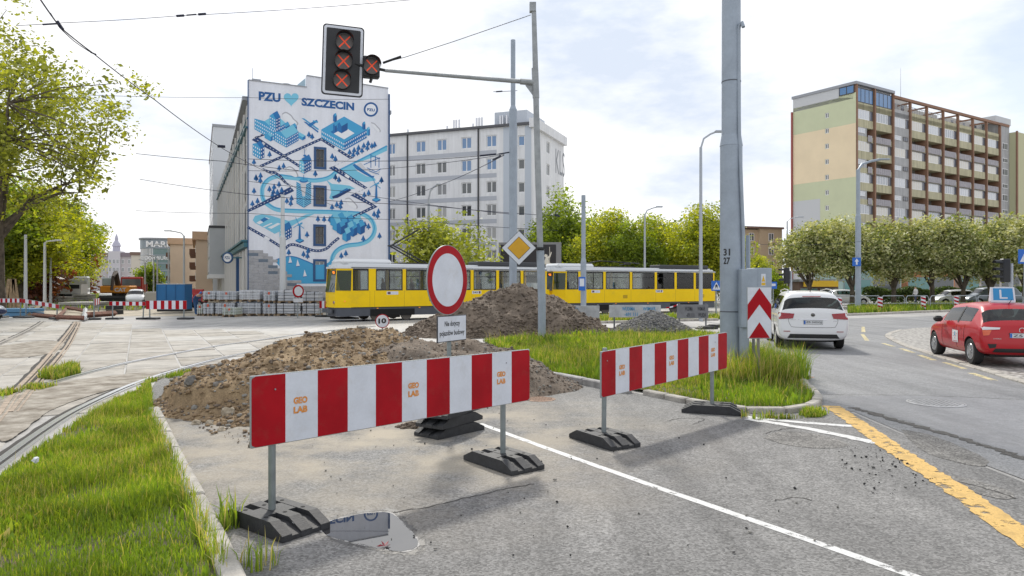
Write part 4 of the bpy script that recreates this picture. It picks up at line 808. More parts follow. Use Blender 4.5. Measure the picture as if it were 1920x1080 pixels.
# tall white block behind
c = P(436, 533, 88); t = T('white_block', 'tall white office block behind the mural building', 'building', (c.x, c.y, 0), mw.a)
MB().box(-2.2, 12, 0, 30, 0, 21.0).build('wall', M('white_block_wall', (.66, .68, .71), .7), t); MB().box(-2.3, 12.1, -.1, 30.1, 21.0, 21.3).build('roof_edge', ZINC, t)
for k in range(6):
    for j in range(7): MB().box(-2.23, -2.2, 1 + k * 4.5, 3.6 + k * 4.5, 2 + j * 2.7, 3.6 + j * 2.7).build('window', DKG2, t)

# ------------------------------------------------------------------ street buildings at far left
PEACH = M('peach_render', (.60, .40, .26), .85, var=.05, vs=.5); PEACH2 = M('peach_pale', (.64, .49, .36), .85, var=.05, vs=.5); BAL = M('balcony_brown', (.16, .08, .05), .7)
def peach(label, px, top, Y, wid, ln, rows):
    c = P(px, 533, Y); zt = CAMH + (HY - top) / F * Y; t = T('apartment_house', label, 'building', (c.x, c.y, 0), mw.a); w0 = Wall((0, 0), (1, 0)); wl = Wall((0, 0), (0, -1))
    MB().box(0, wid, 0, ln, 0, zt - 1.0).build('wall', PEACH2, t); MB().box(-.4, wid + .3, -.3, ln + .3, zt - 1.0, zt).build('attic', PEACH, t)
    for k in range(rows):
        z = .8 + k * (zt - 1.6) / rows; h = (zt - 1.6) / rows * .5
        for j in range(5):
            window(t, wl, -2.2 - j * 3.2, z, 1.2, h, WFR, DKG2, 2, 1, .07, -.03)
            if j % 2 == 0: MB().box(-.75, 0, 3.3 + j * 3.2, 4.7 + j * 3.2, z - .2, z + .5).build('balcony', BAL, t)
        window(t, w0, .9 * wid / 2, z, 1.0, h * .8, BAL, DKG2, 2, 1, .07, -.03)
    return t
peach('peach apartment house with balconies nearer the camera', 367, 434, 88, 7, 22, 4); peach('peach apartment house beside the round glass office', 319, 446, 118, 9, 20, 4)
c = P(262, 533, 152); t = T('glass_office', 'round fronted glass office with a roof name sign', 'building', (c.x, c.y, 0), mw.a); zt = 11.8
n_ = 16; fp = [(0, 14)] + [(3 - 3 * math.cos(i * math.pi / 2 / n_) , 3 - 3 * math.sin(i * math.pi / 2 / n_)) for i in range(n_ + 1)] + [(10, 0), (10, 14)]
MB().prism(fp, 0, zt - 2.3).build('curtain_wall', M('green_glass', (.18, .26, .27), .08, spec=.8), t); MB().prism([(x - .15, y - .15) for x, y in fp], zt - 2.3, zt - .3).build('sign_band', M('office_grey', (.28, .32, .36), .4), t); MB().prism([(x - .4, y - .4) for x, y in fp], zt - .3, zt).build('roof_edge', ZINC, t)
for z in (1.5, 3.1, 4.7, 6.3, 8.0): MB().prism([(x - .08, y - .08) for x, y in fp], z, z + .22).build('floor_band', M('office_grey'), t)
for k in range(12):
    a = fp[1 + min(k + 3, 16)]; MB().box(a[0] - .12, a[0] + .02, a[1] - .14, a[1], 0, zt - 2.3).build('mullion', WFR, t)
mb = MB(); text_on(mb, 'MARIS', (1.2, -.3, zt - 2.0), (1, 0, 0), (0, 0, 1), 5.2, 1.3, 0, .03); mb.build('lettering', WFR, t); mb = MB(); text_on(mb, 'DOM BIUROWY', (1.0, -.2, 7.1), (1, 0, 0), (0, 0, 1), 6.2, .8, 0, .02); mb.build('lettering', WFR, t)
c = P(196, 533, 215); t = T('palace', 'pale historic palace with a small tower closing the street', 'building', (c.x, c.y, 0), R(8)); zt = 1.9 + 52 / F * 215; PAL = M('palace_stone', (.50, .46, .46), .85, var=.06, vs=.5)
MB().box(-14, 8.5, 0, 14, 0, zt).build('wall', PAL, t); MB().prism([(-14.4, -.4), (8.9, -.4), (8.9, 14), (-14.4, 14)], zt, zt + 1.2).build('roof', M('palace_roof', (.22, .18, .20), .7), t); MB().box(1.2, 4.6, -.6, 3, 0, zt + 1.6).build('centre_bay', M('palace_pale', (.55, .53, .55), .85), t)
mb = MB().lathe([(1.1, zt + 1.6), (1.0, zt + 3.0), (1.3, zt + 3.2), (.9, zt + 4.2), (.5, zt + 4.8), (.5, zt + 5.6), (.1, zt + 6.8)], 10); mb.v = [(x + 2.9, y + 1.2, z) for x, y, z in mb.v]; mb.build('tower', M('palace_tower', (.45, .44, .52), .7), t)
w0 = Wall((0, 0), (1, 0))
for j in range(4):
    for k in range(12):
        x = -13.2 + k * 1.8
        if .2 < x < 4.6: continue
        window(t, w0, x, .8 + j * 2.4, .7, 1.35, WFR, DKG2, 2, 1, .1, -.05)
    for k in range(3): window(t, w0, 1.45 + k * 1.05, .8 + j * 2.4, .7, 1.4, WFR, DKG2, 2, 1, .1, -.66)
c = P(246, 533, 185); t = T('tenement', 'cream tenement between the palace and the glass office', 'building', (c.x, c.y, 0), mw.a); MB().box(0, 9, 0, 18, 0, 9.4).build('wall', M('cream_render', (.62, .56, .47), .85), t); MB().prism([(-.3, -.3), (9, -.3), (9, 18), (-.3, 18)], 9.4, 10.2).build('roof', M('brown_roof', (.20, .13, .10), .8), t)
for j in range(3):
    for k in range(5): window(t, Wall((0, 0), (0, -1)), -2.5 - k * 3.2, 1.2 + j * 2.7, 1.2, 1.6, WFR, DKG2, 2, 1, .1, -.04)
# blue anniversary banner
c = P(154, 560, 110); t = T('banner', 'blue upright banner with white number at the end of the street', 'banner', (c.x, c.y, 0)); MB().box(0, 1.35, 0, .1, .6, 2.5).build('banner_cloth', M('banner_blue', (.05, .17, .27), .7), t)
mb = MB(); text_on(mb, '25', (.35, -.02, 1.75), (1, 0, 0), (0, 0, 1), .65, .55, 0, .03); text_on(mb, 'LAT', (.35, -.02, 1.35), (1, 0, 0), (0, 0, 1), .65, .22, 0, .02); mb.build('lettering', WFR, t); MB().cyl((.1, .15, 0), (.1, .15, 2.6), .05).build('post', ZINC, t); MB().cyl((1.25, .15, 0), (1.25, .15, 2.6), .05).build('post', ZINC, t)

# ------------------------------------------------------------------ white hospital-like block with grey bands
HW = M('block_white', (.78, .78, .79), .8, var=.04, vs=.5, streak=.10); HG = M('block_grey_band', (.47, .49, .535), .8); HB = M('block_blue_grey', (.52, .565, .63), .8); SKYG = M('sky_glass', (.10, .22, .42), .05, spec=1.)
B0 = P(1000, 533, 90); hw = Wall((B0.x, B0.y), (.931, -.364)); hg = Wall((B0.x, B0.y), (.364, .931)); hs = T('white_block', 'white six storey block with grey bands and rooftop flues', 'building', (B0.x, B0.y, 0))
z8 = lambda x, y: (700 + x / 3.6, 200 + y / 3.6); ztop = hw.tz(1000, 233)[1]; tl = -30.0
rows = [hw.tz(*z8(796, y)) [1] for y in (272, 428, 582, 737, 892, 1046)]; rows.append(rows[-1] - (rows[-2] - rows[-1])); wh = hw.tz(*z8(796, 192))[1] - rows[0]
colx = [(100, 148), (286, 353), (428, 495), (593, 663), (762, 832)]; cols = [(hw.tz(*z8(a, 500))[0], hw.tz(*z8(b, 500))[0]) for a, b in colx]; cols = [(a - k_, b - k_) for k_ in (0,) for a, b in cols] + [(cols[0][0] - 4.2, cols[0][1] - 4.0)]
rec = [(a, b, z, z + wh) for a, b in cols for z in rows]; ct = [(hw.tz(*z8(976, 500))[0], hw.tz(*z8(1022, 500))[0])]; rec2 = [(a, b, z - .15, z + wh - .35) for a, b in ct for z in rows[:-1]]
mb = MB(); openwall(mb, tl, 0, 0, ztop, rec + rec2, .18, 0, hw.R); gab = 12.8; gz = [(5.2, 6.5)]; rec3 = [(a, b, z - .2, z + wh - .2) for a, b in gz for z in rows]; openwall(mb, 0, gab, 0, ztop, rec3, .18, 0, hg.R)
mb.add([hw.loc(tl, .0, 0), hw.loc(tl, gab, 0), hw.loc(0, gab, 0)] + [hw.loc(tl, .0, ztop), hw.loc(tl, gab, ztop), hw.loc(0, gab, ztop)], [(0, 1, 4, 3), (1, 2, 5, 4)], 0); mb.box(tl + .3, -.3, .3, gab - .3, 0, ztop - .2, 0, hw.R); mb.build('wall', HW, hs)
MB().box(tl - .2, .0, -.35, gab + .2, ztop, ztop + .3, 0, hw.R).build('roof', M('dark_eaves', (.10, .10, .11), .6), hs); MB().box(-.4, .45, -.4, gab + .2, ztop - .4, ztop + .75, 0, hw.R).build('end_parapet', HW, hs)
for i, z in enumerate(rows[:5]):
    zb = z - .95; MB().box(tl, hw.tz(*z8(832, 500))[0], -.02, 0, zb, zb + .55, 0, hw.R).build('grey_band', HG, hs)
for a, b in ((hw.tz(*z8(880, 500))[0], cols[4][1] + 2.1),): pass
ta_, tb_ = hw.tz(*z8(878, 500))[0], hw.tz(*z8(972, 500))[0]; MB().box(ta_, tb_, -.025, 0, 0, ztop - .1, 0, hw.R).build('blue_panel', HB, hs); MB().box(hw.tz(*z8(1024, 500))[0], hw.tz(*z8(1066, 500))[0], -.025, 0, 0, ztop - .1, 0, hw.R).build('blue_panel', HB, hs)
for x in (232, 710): tq = hw.tz(*z8(x, 500))[0]; MB().box(tq - .08, tq + .08, -.16, 0, 0, ztop, 0, hw.R).build('downpipe', M('dark_trim'), hs)
for i, (a, b, c_, d_) in enumerate(rec): window(hs, hw, a, c_, b - a, d_ - c_, WFR, SKYG if (i % 7 == 0 or (i % 7 == 1 and i // 7 in (3, 4))) else (DKG2, DKG, M('curtain_dim', (.26, .265, .27), .2), DKG2, M('blind_pale', (.42, .42, .41), .3))[(i * 7 + i // 3) % 5], 2, 1, .12, .14)
for i, (a, b, c_, d_) in enumerate(rec2): window(hs, hw, a, c_, b - a, d_ - c_, WFR, SKYG if i % 6 == 0 else DKG2, 1, 1, .12, .14)
for i, (a, b, c_, d_) in enumerate(rec3): window(hs, hg, a, c_, b - a, d_ - c_, WFR, DKG2, 2, 1, .12, .14)
tp0, tp1 = hw.tz(*z8(798, 60))[0], hw.tz(*z8(938, 60))[0]; MB().box(tp0, tp1 + 1.6, 1.0, 8, ztop, hw.tz(921, 208)[1], 0, hw.R).build('roof_cabin', M('cabin_grey', (.52, .56, .62), .7), hs)
for x in (485, 530, 547, 567, 660, 684, 702, 720, 845, 860, 888, 218):
    tq = hw.tz(*z8(x, 130))[0]; hgt = 1.3 if x not in (485, 660, 218) else .6
    MB().cyl(hw.loc(tq, .6, ztop + .2), hw.loc(tq, .6, ztop + .3 + hgt), .13, n=8).build('flue', M('steel_flue', (.6, .6, .62), .25, .9), hs)
mb = MB(); O = hg.loc(9.0, -.02, hg.tz(1036, 322)[1]); text_on(mb, 'KLS', O, hg.d, (0, 0, 1), 4.2, 3.4, 0); mb.build('wall_lettering', M('sign_grey', (.28, .29, .31), .6), hs)
for z_ in (12.4, 11.8, 11.0, 10.4, 7.5): MB().box(8.6, 12.4, -.02, 0, z_, z_ + .3, 0, hg.R).build('faded_sign_line', M('faded_grey', (.52, .54, .58), .8), hs)
# dark advertising billboard before it
c = P(935, 533, 62); t = T('billboard', 'black billboard with white lettering and a dancer silhouette', 'billboard', (c.x, c.y, 0), R(-4)); wB = 115 / F * 62
MB().box(0, wB + .1, 0, .35, 2.0, 5.5).build('frame', M('board_grey', (.22, .22, .23), .6), t); MB().box(.18, wB - .35, -.03, 0, 2.1, 5.3).build('board_face', M('board_black', (.02, .018, .022), .5), t); MB().box(.8, 1.0, .1, .3, 0, 2.0).build('leg', ZINC, t); MB().box(4.2, 4.4, .1, .3, 0, 2.0).build('leg', ZINC, t)
mb = MB(); text_on(mb, 'ALEJA WOJSKA POLSKIEGO', (.3, -.04, 3.42), (1, 0, 0), (0, 0, 1), 3.2, .24, 0); text_on(mb, 'SZCZECIN', (1.6, -.04, 3.1), (1, 0, 0), (0, 0, 1), 1.3, .15, 0); text_on(mb, '517 292 266', (1.4, -.04, 2.75), (1, 0, 0), (0, 0, 1), 1.7, .2, 0); mb.build('lettering', M('board_cream', (.70, .66, .58), .6), t)
sil = [(4.02, 2.2), (4.1, 2.9), (4.2, 3.35), (4.1, 3.7), (3.95, 3.3), (3.85, 3.35), (4.05, 3.95), (4.15, 4.2), (4.0, 4.3), (4.1, 4.5), (4.3, 4.42), (4.3, 4.25), (4.5, 4.4), (4.6, 4.7), (4.66, 4.6), (4.55, 4.25), (4.4, 4.1), (4.45, 3.75), (4.75, 3.65), (4.8, 3.5), (4.5, 2.9), (4.45, 3.0), (4.6, 3.45), (4.4, 3.4), (4.25, 2.9), (4.12, 2.2)]
mb = MB().poly([(x - .1, -.04, z) for x, z in sil]); mb.box(4.36, 4.4, -.045, -.035, 2.15, 5.1); mb.build('figure_print', M('board_cream'), t)

# ------------------------------------------------------------------ long slab block at right
C0 = P(1605, 533, 129); cl = Wall((C0.x, C0.y), (.545, -.838)); cf = Wall((C0.x, C0.y), (.838, .545)); bl = T('apartment_block', 'long ten storey apartment block with brown pillars and a patchwork end wall', 'building', (C0.x, C0.y, 0))
q8 = lambda x, y: (1440 + x / 3.6, 120 + y / 3.6); ZT = cf.tz(1605, 152)[1]; tcol = [cf.tz(*q8(x, 400))[0] for x in (590, 722, 847, 963, 1075, 1185, 1285, 1385, 1477, 1568, 1628)]; tcol[0] = .25
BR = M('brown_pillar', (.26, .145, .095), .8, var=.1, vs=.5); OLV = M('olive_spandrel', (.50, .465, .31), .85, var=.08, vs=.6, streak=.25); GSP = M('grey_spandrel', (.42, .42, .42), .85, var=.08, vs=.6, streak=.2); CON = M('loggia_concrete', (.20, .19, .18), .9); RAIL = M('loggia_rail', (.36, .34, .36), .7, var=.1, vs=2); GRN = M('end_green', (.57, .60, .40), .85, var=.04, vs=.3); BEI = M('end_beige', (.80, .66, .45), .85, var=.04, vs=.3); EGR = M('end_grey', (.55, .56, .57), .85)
tE = cl.tz(1487, 300)[0]; TF = tcol[-1]
zr_ = lambda y: cf.tz(*q8(600, y))[1]
z_top9 = zr_(230)
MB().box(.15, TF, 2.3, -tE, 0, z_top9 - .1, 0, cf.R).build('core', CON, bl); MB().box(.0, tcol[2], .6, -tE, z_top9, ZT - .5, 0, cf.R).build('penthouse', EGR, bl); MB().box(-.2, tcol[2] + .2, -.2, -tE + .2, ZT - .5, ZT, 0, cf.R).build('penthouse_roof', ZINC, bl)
for t_ in tcol[:-1]:
    MB().box(t_ - .2, t_ + .2, -.12, 2.3, 0, z_top9 - .15, 0, cf.R).build('pillar', BR, bl); MB().box(t_ - .18, t_ + .18, -.12, .35, z_top9 - .15, ZT - 1.0 if t_ > tcol[2] + .1 else ZT - .5, 0, cf.R).build('roof_column', BR, bl)
MB().box(tcol[2], tcol[-2] + 4, -.2, .35, ZT - 1.3, ZT - .8, 0, cf.R).build('pergola_beam', BR, bl)
for i in range(2, 9): MB().box(tcol[i] - .1, tcol[i] + .15, .3, 4.0, ZT - 1.6, ZT - 1.3, 0, cf.R).build('pergola_rafter', BR, bl)
PG = M('curtain_glass', (.62, .64, .67), .25); PD = M('pane_dark', (.10, .11, .14), .1, spec=.8)
period = zr_(330) - zr_(545)
for i in range(9):
    a, b = tcol[i] + .28, tcol[i + 1] - .28; w = b - a; sp_ = GSP if i == 2 else OLV
    for k in range(5):
        zw = zr_(362) - k * period; hw_ = 1.75
        if zw < 4: continue
        window(bl, cf, a + .1, zw, w * .76, hw_, WFR, (PG, M('curtain_cream', (.66, .63, .56), .3), PG, M('blind_grey', (.45, .47, .50), .2))[(i * 3 + k * 5 + i * k) % 4], 5, 1, .12, .25); window(bl, cf, a + .1 + w * .77, zw, w * .2, hw_, M('sash_brown'), PD, 1, 1, .12, .25)
        MB().box(a, b, .2, 2.3, zw - 1.45, zw, 0, cf.R).build('spandrel', sp_, bl); MB().box(a, b, .2, 2.3, zw + hw_, zw + hw_ + .95, 0, cf.R).build('spandrel', sp_, bl)
        zl0 = zw - 1.45 - 2.55
        if zl0 < 4: continue
        if i == 2 or i == 0:
            MB().box(a, a + w * (1. if i == 2 else .62), .22, 2.3, zl0, zl0 + 2.55, 0, cf.R).build('panel', GSP, bl); window(bl, cf, a + .2, zl0 + 1.5, w * .45, .85, WFR, PG, 2, 1, .1, .16)
            if i == 2: window(bl, cf, a + w * .62, zl0 + 1.5, w * .3, .85, M('sash_brown'), PD, 2, 1, .1, .16)
        if i != 2:
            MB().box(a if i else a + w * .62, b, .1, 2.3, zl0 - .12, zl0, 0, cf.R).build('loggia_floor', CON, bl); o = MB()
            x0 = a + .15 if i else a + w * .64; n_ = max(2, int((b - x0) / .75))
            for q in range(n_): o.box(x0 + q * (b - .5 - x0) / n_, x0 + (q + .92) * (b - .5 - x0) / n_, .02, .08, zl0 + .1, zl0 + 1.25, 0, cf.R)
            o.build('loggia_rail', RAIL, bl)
    if i > 1:
        MB().box(a, b, .2, .9, z_top9 - 1.6, z_top9 - .2, 0, cf.R).build('roof_parapet', sp_ if i != 2 else GSP, bl)
    else:
        window(bl, cf, a, zr_(250), w, zr_(150) - zr_(250), M('dark_trim'), SKYG, 4, 1, .14, .2); MB().box(a, b, .2, .9, zr_(362) + 1.75, zr_(250), 0, cf.R).build('spandrel', OLV, bl)
for k, (i0, i1, yy, h) in enumerate(((2, 3.6, 2.6, 2.9), (4.2, 6.1, 4.5, 2.6), (6.4, 8.9, 3.4, 2.4))):
    lx = lambda q: tcol[int(q)] + (q - int(q)) * (tcol[int(q) + 1] - tcol[int(q)]); o = MB().box(lx(i0), lx(i1), yy, 11, z_top9 - .1, z_top9 - .1 + h, 0, cf.R).build('roof_cabin', M('cabin_plaster', (.50, .49, .47), .85), bl)
    for q in range(3): x_ = lx(i0) + (lx(i1) - lx(i0)) * (q + .3) / 3; MB().box(x_, x_ + .9, yy - .04, yy, z_top9 + .7, z_top9 + 1.8, 0, cf.R).build('window', PD, bl)
o = MB()
for i in range(30): x_ = tcol[2] + (tcol[5] - tcol[2]) * i / 30; o.box(x_, x_ + .05, .3, .35, z_top9 - .2, z_top9 + .9, 0, cf.R)
o.box(tcol[2], tcol[5], .28, .36, z_top9 + .85, z_top9 + .93, 0, cf.R); o.build('roof_railing', ZINC, bl)
# end piece and green stair tower with the slogan banner
MB().box(tcol[-2] + .3, tcol[-1], -.02, 10, 0, ZT - .6, 0, cf.R).build('end_bay', GSP, bl); MB().box(tcol[-2] - 1, tcol[-1] + 2, .5, 9, ZT - .6, ZT + .9, 0, cf.R).build('lift_cabin', EGR, bl)
for k in range(8): window(bl, cf, tcol[-2] + .8, zr_(362) - k * period / 2, 2.6, 1.5 if k % 2 == 0 else 1.0, WFR, DKG2, 3, 1, .12, -.06)
tw0 = tcol[-1]; zt2 = cf.tz(*q8(1628, 465))[1]; MB().box(tw0, tw0 + .5, -1.6, -1.3, 0, zt2 + .2, 0, cf.R).build('tower_edge', BR, bl); MB().box(tw0 + .05, tw0 + 22, -1.5, 8, 0, zt2, 0, cf.R).build('stair_tower', M('tower_olive', (.50, .49, .31), .85), bl)
ts2 = Wall((0, 0), cf.d); 
for k in range(9): window(bl, cf, tw0 + 6.2, zt2 - 3.2 - k * period / 2, 1.6, 1.3, WFR, DKG2, 2, 1, .15, -1.56)
bx = tw0 + 8.2; MB().box(bx, bx + 4.2, -1.62, -1.5, 12, zt2 - .6, 0, cf.R).build('slogan_banner', M('banner_yellow', (.62, .60, .36), .8), bl)
mb = MB(); text_on(mb, 'WŁĄCZAMY NISKIE CENY!', cf.loc(bx + 3.4, -1.66, 12.6), (0, 0, 1), -cf.d, zt2 - 14.2, 2.4, 0, .03); mb.build('slogan_lettering', M('slogan_grey', (.16, .17, .20), .7), bl)
# patchwork end wall
te = lambda x, y: cl.tz(*q8(x, y)); mb = MB(); smallz = [te(398, y)[1] for y in (347, 451, 555, 660, 765, 868, 972)]; ta_, tb_ = te(385, 500)[0], te(411, 500)[0]; dzw = te(398, 330)[1] - te(398, 365)[1]
rec = [(ta_, tb_, z - dzw / 2, z + dzw / 2) for z in smallz] + [(te(320, 230)[0], te(345, 230)[0], te(332, 258)[1], te(332, 203)[1]), (te(382, 230)[0], te(405, 230)[0], te(393, 240)[1], te(393, 186)[1])]
openwall(mb, tE, 0, 0, te(590, 190)[1], rec, .2, 0, cl.R)
zz = [te(580, y)[1] for y in (190, 400, 760)]; mb.m = []
for f in mb.f:
    cc = cl.R.inverted() @ (sum((Vector(mb.v[i]) for i in f), Vector()) / len(f)); mb.m.append(0)
mb.build('end_wall', GRN, bl)
def band(z0, z1, t0, t1, mat, lay):
    b_ = MB(); rr = [r for r in rec if r[3] > z0 and r[2] < z1 and r[1] > t0 and r[0] < t1]; rr = [(a, b, max(c, z0), min(d, z1)) for a, b, c, d in rr]; openwall(b_, t0, t1, z0, z1, rr, .02, 0, cl.R); X_ = cl.loc(0, -.012 * lay, 0); b_.v = [(v[0] + X_.x, v[1] + X_.y, v[2]) for v in b_.v]; b_.build('paint_field', mat, bl)
zg = te(300, 258)[1]; zb1 = te(580, 400)[1]; zb2 = te(580, 762)[1]
band(zb2, zb1, tE + .05, -.02, BEI, 1); band(0, te(300, 915)[1], tE + .05, te(352, 950)[0], EGR, 1)
MB().box(tE, te(478, 180)[0], -.02, 8, te(590, 190)[1] - .35, ZT - .5, 0, cl.R).build('penthouse_end', EGR, bl); MB().box(tE - .3, tE, -.3, 2, 0, ZT - 3, 0, cl.R).build('edge_pillar', M('red_edge', (.33, .10, .09), .8), bl)
for r in rec: window(bl, cl, r[0], r[2], r[1] - r[0], r[3] - r[2], WFR, DKG2, 2, 1, .12, .12)
window(bl, cl, te(482, 190)[0], te(575, 197)[1], -te(482, 190)[0] - .3, te(575, 140)[1] - te(575, 197)[1], M('dark_trim'), SKYG, 2, 1, .14, -.08)
MB().cyl(cf.loc(tcol[4] - .5, 5, ZT - 2), cf.loc(tcol[4] - .5, 5, ZT + 7.5), .06, .02, 6).build('antenna', ZINC, bl)
# ochre block further back
c = P(1427, 533, 150); t = T('ochre_block', 'ochre rendered block seen between pole and flowering trees', 'building', (c.x, c.y, 0), R(20)); OC = M('ochre_render', (.50, .40, .27), .85, var=.05, vs=.4); zt = 13.9
MB().box(-.2, 5.4, 0, 14, 0, zt - .4).box(-4.2, -.2, .6, 14, 0, zt - .6).build('wall', OC, t); MB().box(-4.6, 5.7, -.3, 14.3, zt - .4, zt).build('roof', M('brown_roof'), t)
for j in range(4):
    for x, dy in ((-2.6, .57), (1.9, -.03)): window(t, Wall((0, 0), (1, 0)), x, 2.2 + j * 2.9, 1.3, 1.7, WFR, DKG2, 2, 1, .12, dy)
# low shops behind the flowering trees
def shop(label, px0, px1, top, Y, mat, sign=None, gl=True):
    c = P(px0, 533, Y); w = (px1 - px0) / F * Y; z = CAMH + (HY - top) / F * Y; t = T('shop_pavilion', label, 'shop', (c.x, c.y, 0)); MB().box(0, w, 0, 8, 0, z).build('wall', mat, t); MB().box(-.2, w + .2, -.6, 8.2, z, z + .25).build('roof', ZINC, t)
    if sign: MB().box(.3, w - .3, -.65, -.4, z - .55, z + .1).build('fascia', sign, t)
    n = max(2, int(w / 2.4))
    for i in range(n):
        o = MB().box(i * w / n + .15, (i + 1) * w / n - .15, -.05, 0, .3, z * .68).build('window', ZINC, t); MB().box(i * w / n + .22, (i + 1) * w / n - .22, -.07, -.05, .38, z * .68 - .08).build('pane', DKG2 if (i % 3) else M('teal_glass', (.15, .30, .29), .1), o)
    return t
shop('kiosk with a yellow fascia beyond the white car', 1498, 1572, 528, 78, M('kiosk_brown', (.20, .13, .10), .8), M('fascia_yellow', (.72, .45, .03), .6)); shop('teal glazed pavilion behind the flowering trees', 1580, 1690, 505, 88, M('pavilion_teal', (.28, .40, .38), .6)); shop('orange shop front behind the flowering trees', 1700, 1790, 500, 90, M('shop_orange', (.52, .22, .11), .8), M('fascia_white', (.7, .7, .7), .6)); shop('pale shop row at the far right behind the trees', 1800, 1990, 498, 92, M('shop_pale', (.55, .50, .46), .8), M('fascia_red', (.45, .05, .05), .6))
# ------------------------------------------------------------------ trees
BARK = M('bark', (.10, .08, .06), .95, var=.4, vs=3, bump=.8, bs=12); BARKG = M('bark_grey', (.16, .145, .12), .95, var=.4, vs=3, bump=.8, bs=12)
def leafmat(name, c, c2, tr=.4): return M(name, c, .5, col2=c2, var=.3, vs=1.1, transl=tr)
LV = {'yellow': [leafmat('leaf_yellow_green', (.30, .34, .03), (.46, .47, .05), .5), leafmat('leaf_mid_green', (.17, .23, .028), (.28, .33, .04), .5)],
      'green': [leafmat('leaf_green', (.18, .265, .03), (.31, .39, .048), .5), leafmat('leaf_deep_green', (.10, .16, .024), (.18, .245, .036), .45)],
      'plane': [leafmat('leaf_olive', (.22, .255, .04), (.35, .37, .06), .5), leafmat('leaf_olive_dark', (.12, .145, .03), (.21, .235, .045), .45)],
      'white': [leafmat('leaf_whitebeam', (.40, .43, .21), (.62, .61, .38), .25), leafmat('leaf_whitebeam_green', (.13, .175, .05), (.25, .295, .10), .3)],
      'willow': [leafmat('leaf_willow', (.27, .32, .05), (.42, .45, .10), .45), leafmat('leaf_willow_dark', (.15, .20, .04), (.26, .30, .07), .4)],
      'red': [leafmat('leaf_copper', (.17, .05, .035), (.30, .10, .06), .35), leafmat('leaf_copper_dark', (.09, .03, .025), (.16, .06, .04), .3)],
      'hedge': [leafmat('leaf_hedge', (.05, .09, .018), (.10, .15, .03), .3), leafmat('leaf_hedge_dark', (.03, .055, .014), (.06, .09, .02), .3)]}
def tree_mesh(seed, h, trunk_h, tr, crown, leaf, nclump, per, size, spread, limbs=7, shell=.55, hang=0., lean=(0, 0), fork=False):
    """crown: (cx, cy, cz, rx, ry, rz); returns trunk mesh and crown mesh. Leaves are small quads gathered in clumps at branch ends."""
    g = np.random.default_rng(seed); r_ = random.Random(seed); cx, cy, cz, rx, ry, rz = crown
    cl = []
    while len(cl) < nclump:
        d = g.normal(0, 1, 3); d /= np.linalg.norm(d); q = (shell + (1 - shell) * g.uniform(0, 1)) if g.uniform() < .78 else g.uniform(.15, .7)
        lump = 1 + .20 * math.sin(3 * math.atan2(d[1], d[0]) + seed) + .14 * math.sin(5 * d[2] + seed * 2 + 2 * d[0])
        p = np.array([cx + d[0] * rx * q * lump, cy + d[1] * ry * q * lump, cz + d[2] * rz * q * lump])
        if p[2] > trunk_h * .55: cl.append(p)
    cl = np.array(cl)
    mb = MB(); top = Vector((lean[0] * trunk_h, lean[1] * trunk_h, trunk_h)); mb.tube([(0, 0, -.1), (lean[0] * trunk_h * .3, lean[1] * trunk_h * .3, trunk_h * .35), (lean[0] * trunk_h * .7, lean[1] * trunk_h * .7, trunk_h * .75), top], [tr * 1.35, tr, tr * .86, tr * .8], 9)
    hubs = []
    for k in range(limbs):
        tgt = Vector(cl[k * len(cl) // limbs]); m1 = top.lerp(tgt, .35) + Vector((r_.uniform(-.3, .3), r_.uniform(-.3, .3), r_.uniform(.1, .5))) * (h * .04); m2 = top.lerp(tgt, .7) + Vector((r_.uniform(-.5, .5), r_.uniform(-.5, .5), r_.uniform(0, .6))) * (h * .05)
        st = top - Vector((0, 0, r_.uniform(0, trunk_h * .25))); mb.tube([st, m1, m2, tgt], [tr * .55, tr * .4, tr * .24, tr * .07], 6); hubs += [m1, m2, tgt]
    hn = np.array([tuple(q) for q in hubs])
    for k, c in enumerate(cl):
        if k % 2 and nclump > 60: continue
        hb = Vector(hn[np.argmin(((hn - c) ** 2).sum(1))]); c_ = Vector(c)
        if (hb - c_).length > .1: mb.tube([hb, hb.lerp(c_, .5) + Vector((r_.uniform(-1, 1), r_.uniform(-1, 1), r_.uniform(-.3, 1))) * spread * .25, c_], [tr * .16, tr * .1, tr * .035], 4)
    tm_ = mb.mesh('trunk', BARK, True)
    n = nclump * per; ci = np.repeat(np.arange(nclump), per); off = g.normal(0, 1, (n, 3)); rad = np.linalg.norm(off, axis=1, keepdims=True); off = off / rad * np.minimum(rad, 2.) * .5
    sp = spread * g.uniform(.6, 1.3, nclump)[ci]; pos = cl[ci] + off * sp[:, None] * np.array([1, 1, .72])
    if hang: pos[:, 2] -= hang * g.uniform(0, 1, n) ** 1.5 * g.uniform(.2, 1, nclump)[ci]
    u = g.normal(0, 1, (n, 3)); u[:, 2] *= .6; u /= np.linalg.norm(u, axis=1, keepdims=True); w = np.cross(u, g.normal(0, 1, (n, 3))); w /= np.linalg.norm(w, axis=1, keepdims=True) + 1e-9; s = (size * np.clip(g.lognormal(-.05, .42, n), .4, 2.2))[:, None]
    v = np.stack([pos - u * s, pos + w * s * .55, pos + u * s, pos - w * s * .55], 1).reshape(-1, 3); f = np.arange(n * 4).reshape(n, 4)
    dk = (g.uniform(0, 1, nclump) < .38)[ci] ^ (g.uniform(0, 1, n) < .22)
    cm = npmesh('crown', v, f, LV[leaf], dk.astype(int)); return tm_, cm
def plant(label, name, meshes, loc, rz=0., sc=1., group=None, cat='tree'):
    t = T(name, label, cat, loc, rz, group); t.scale = (sc, sc, sc) if not isinstance(sc, tuple) else sc; a = link('trunk', meshes[0], t); b = link('crown', meshes[1], t); return t
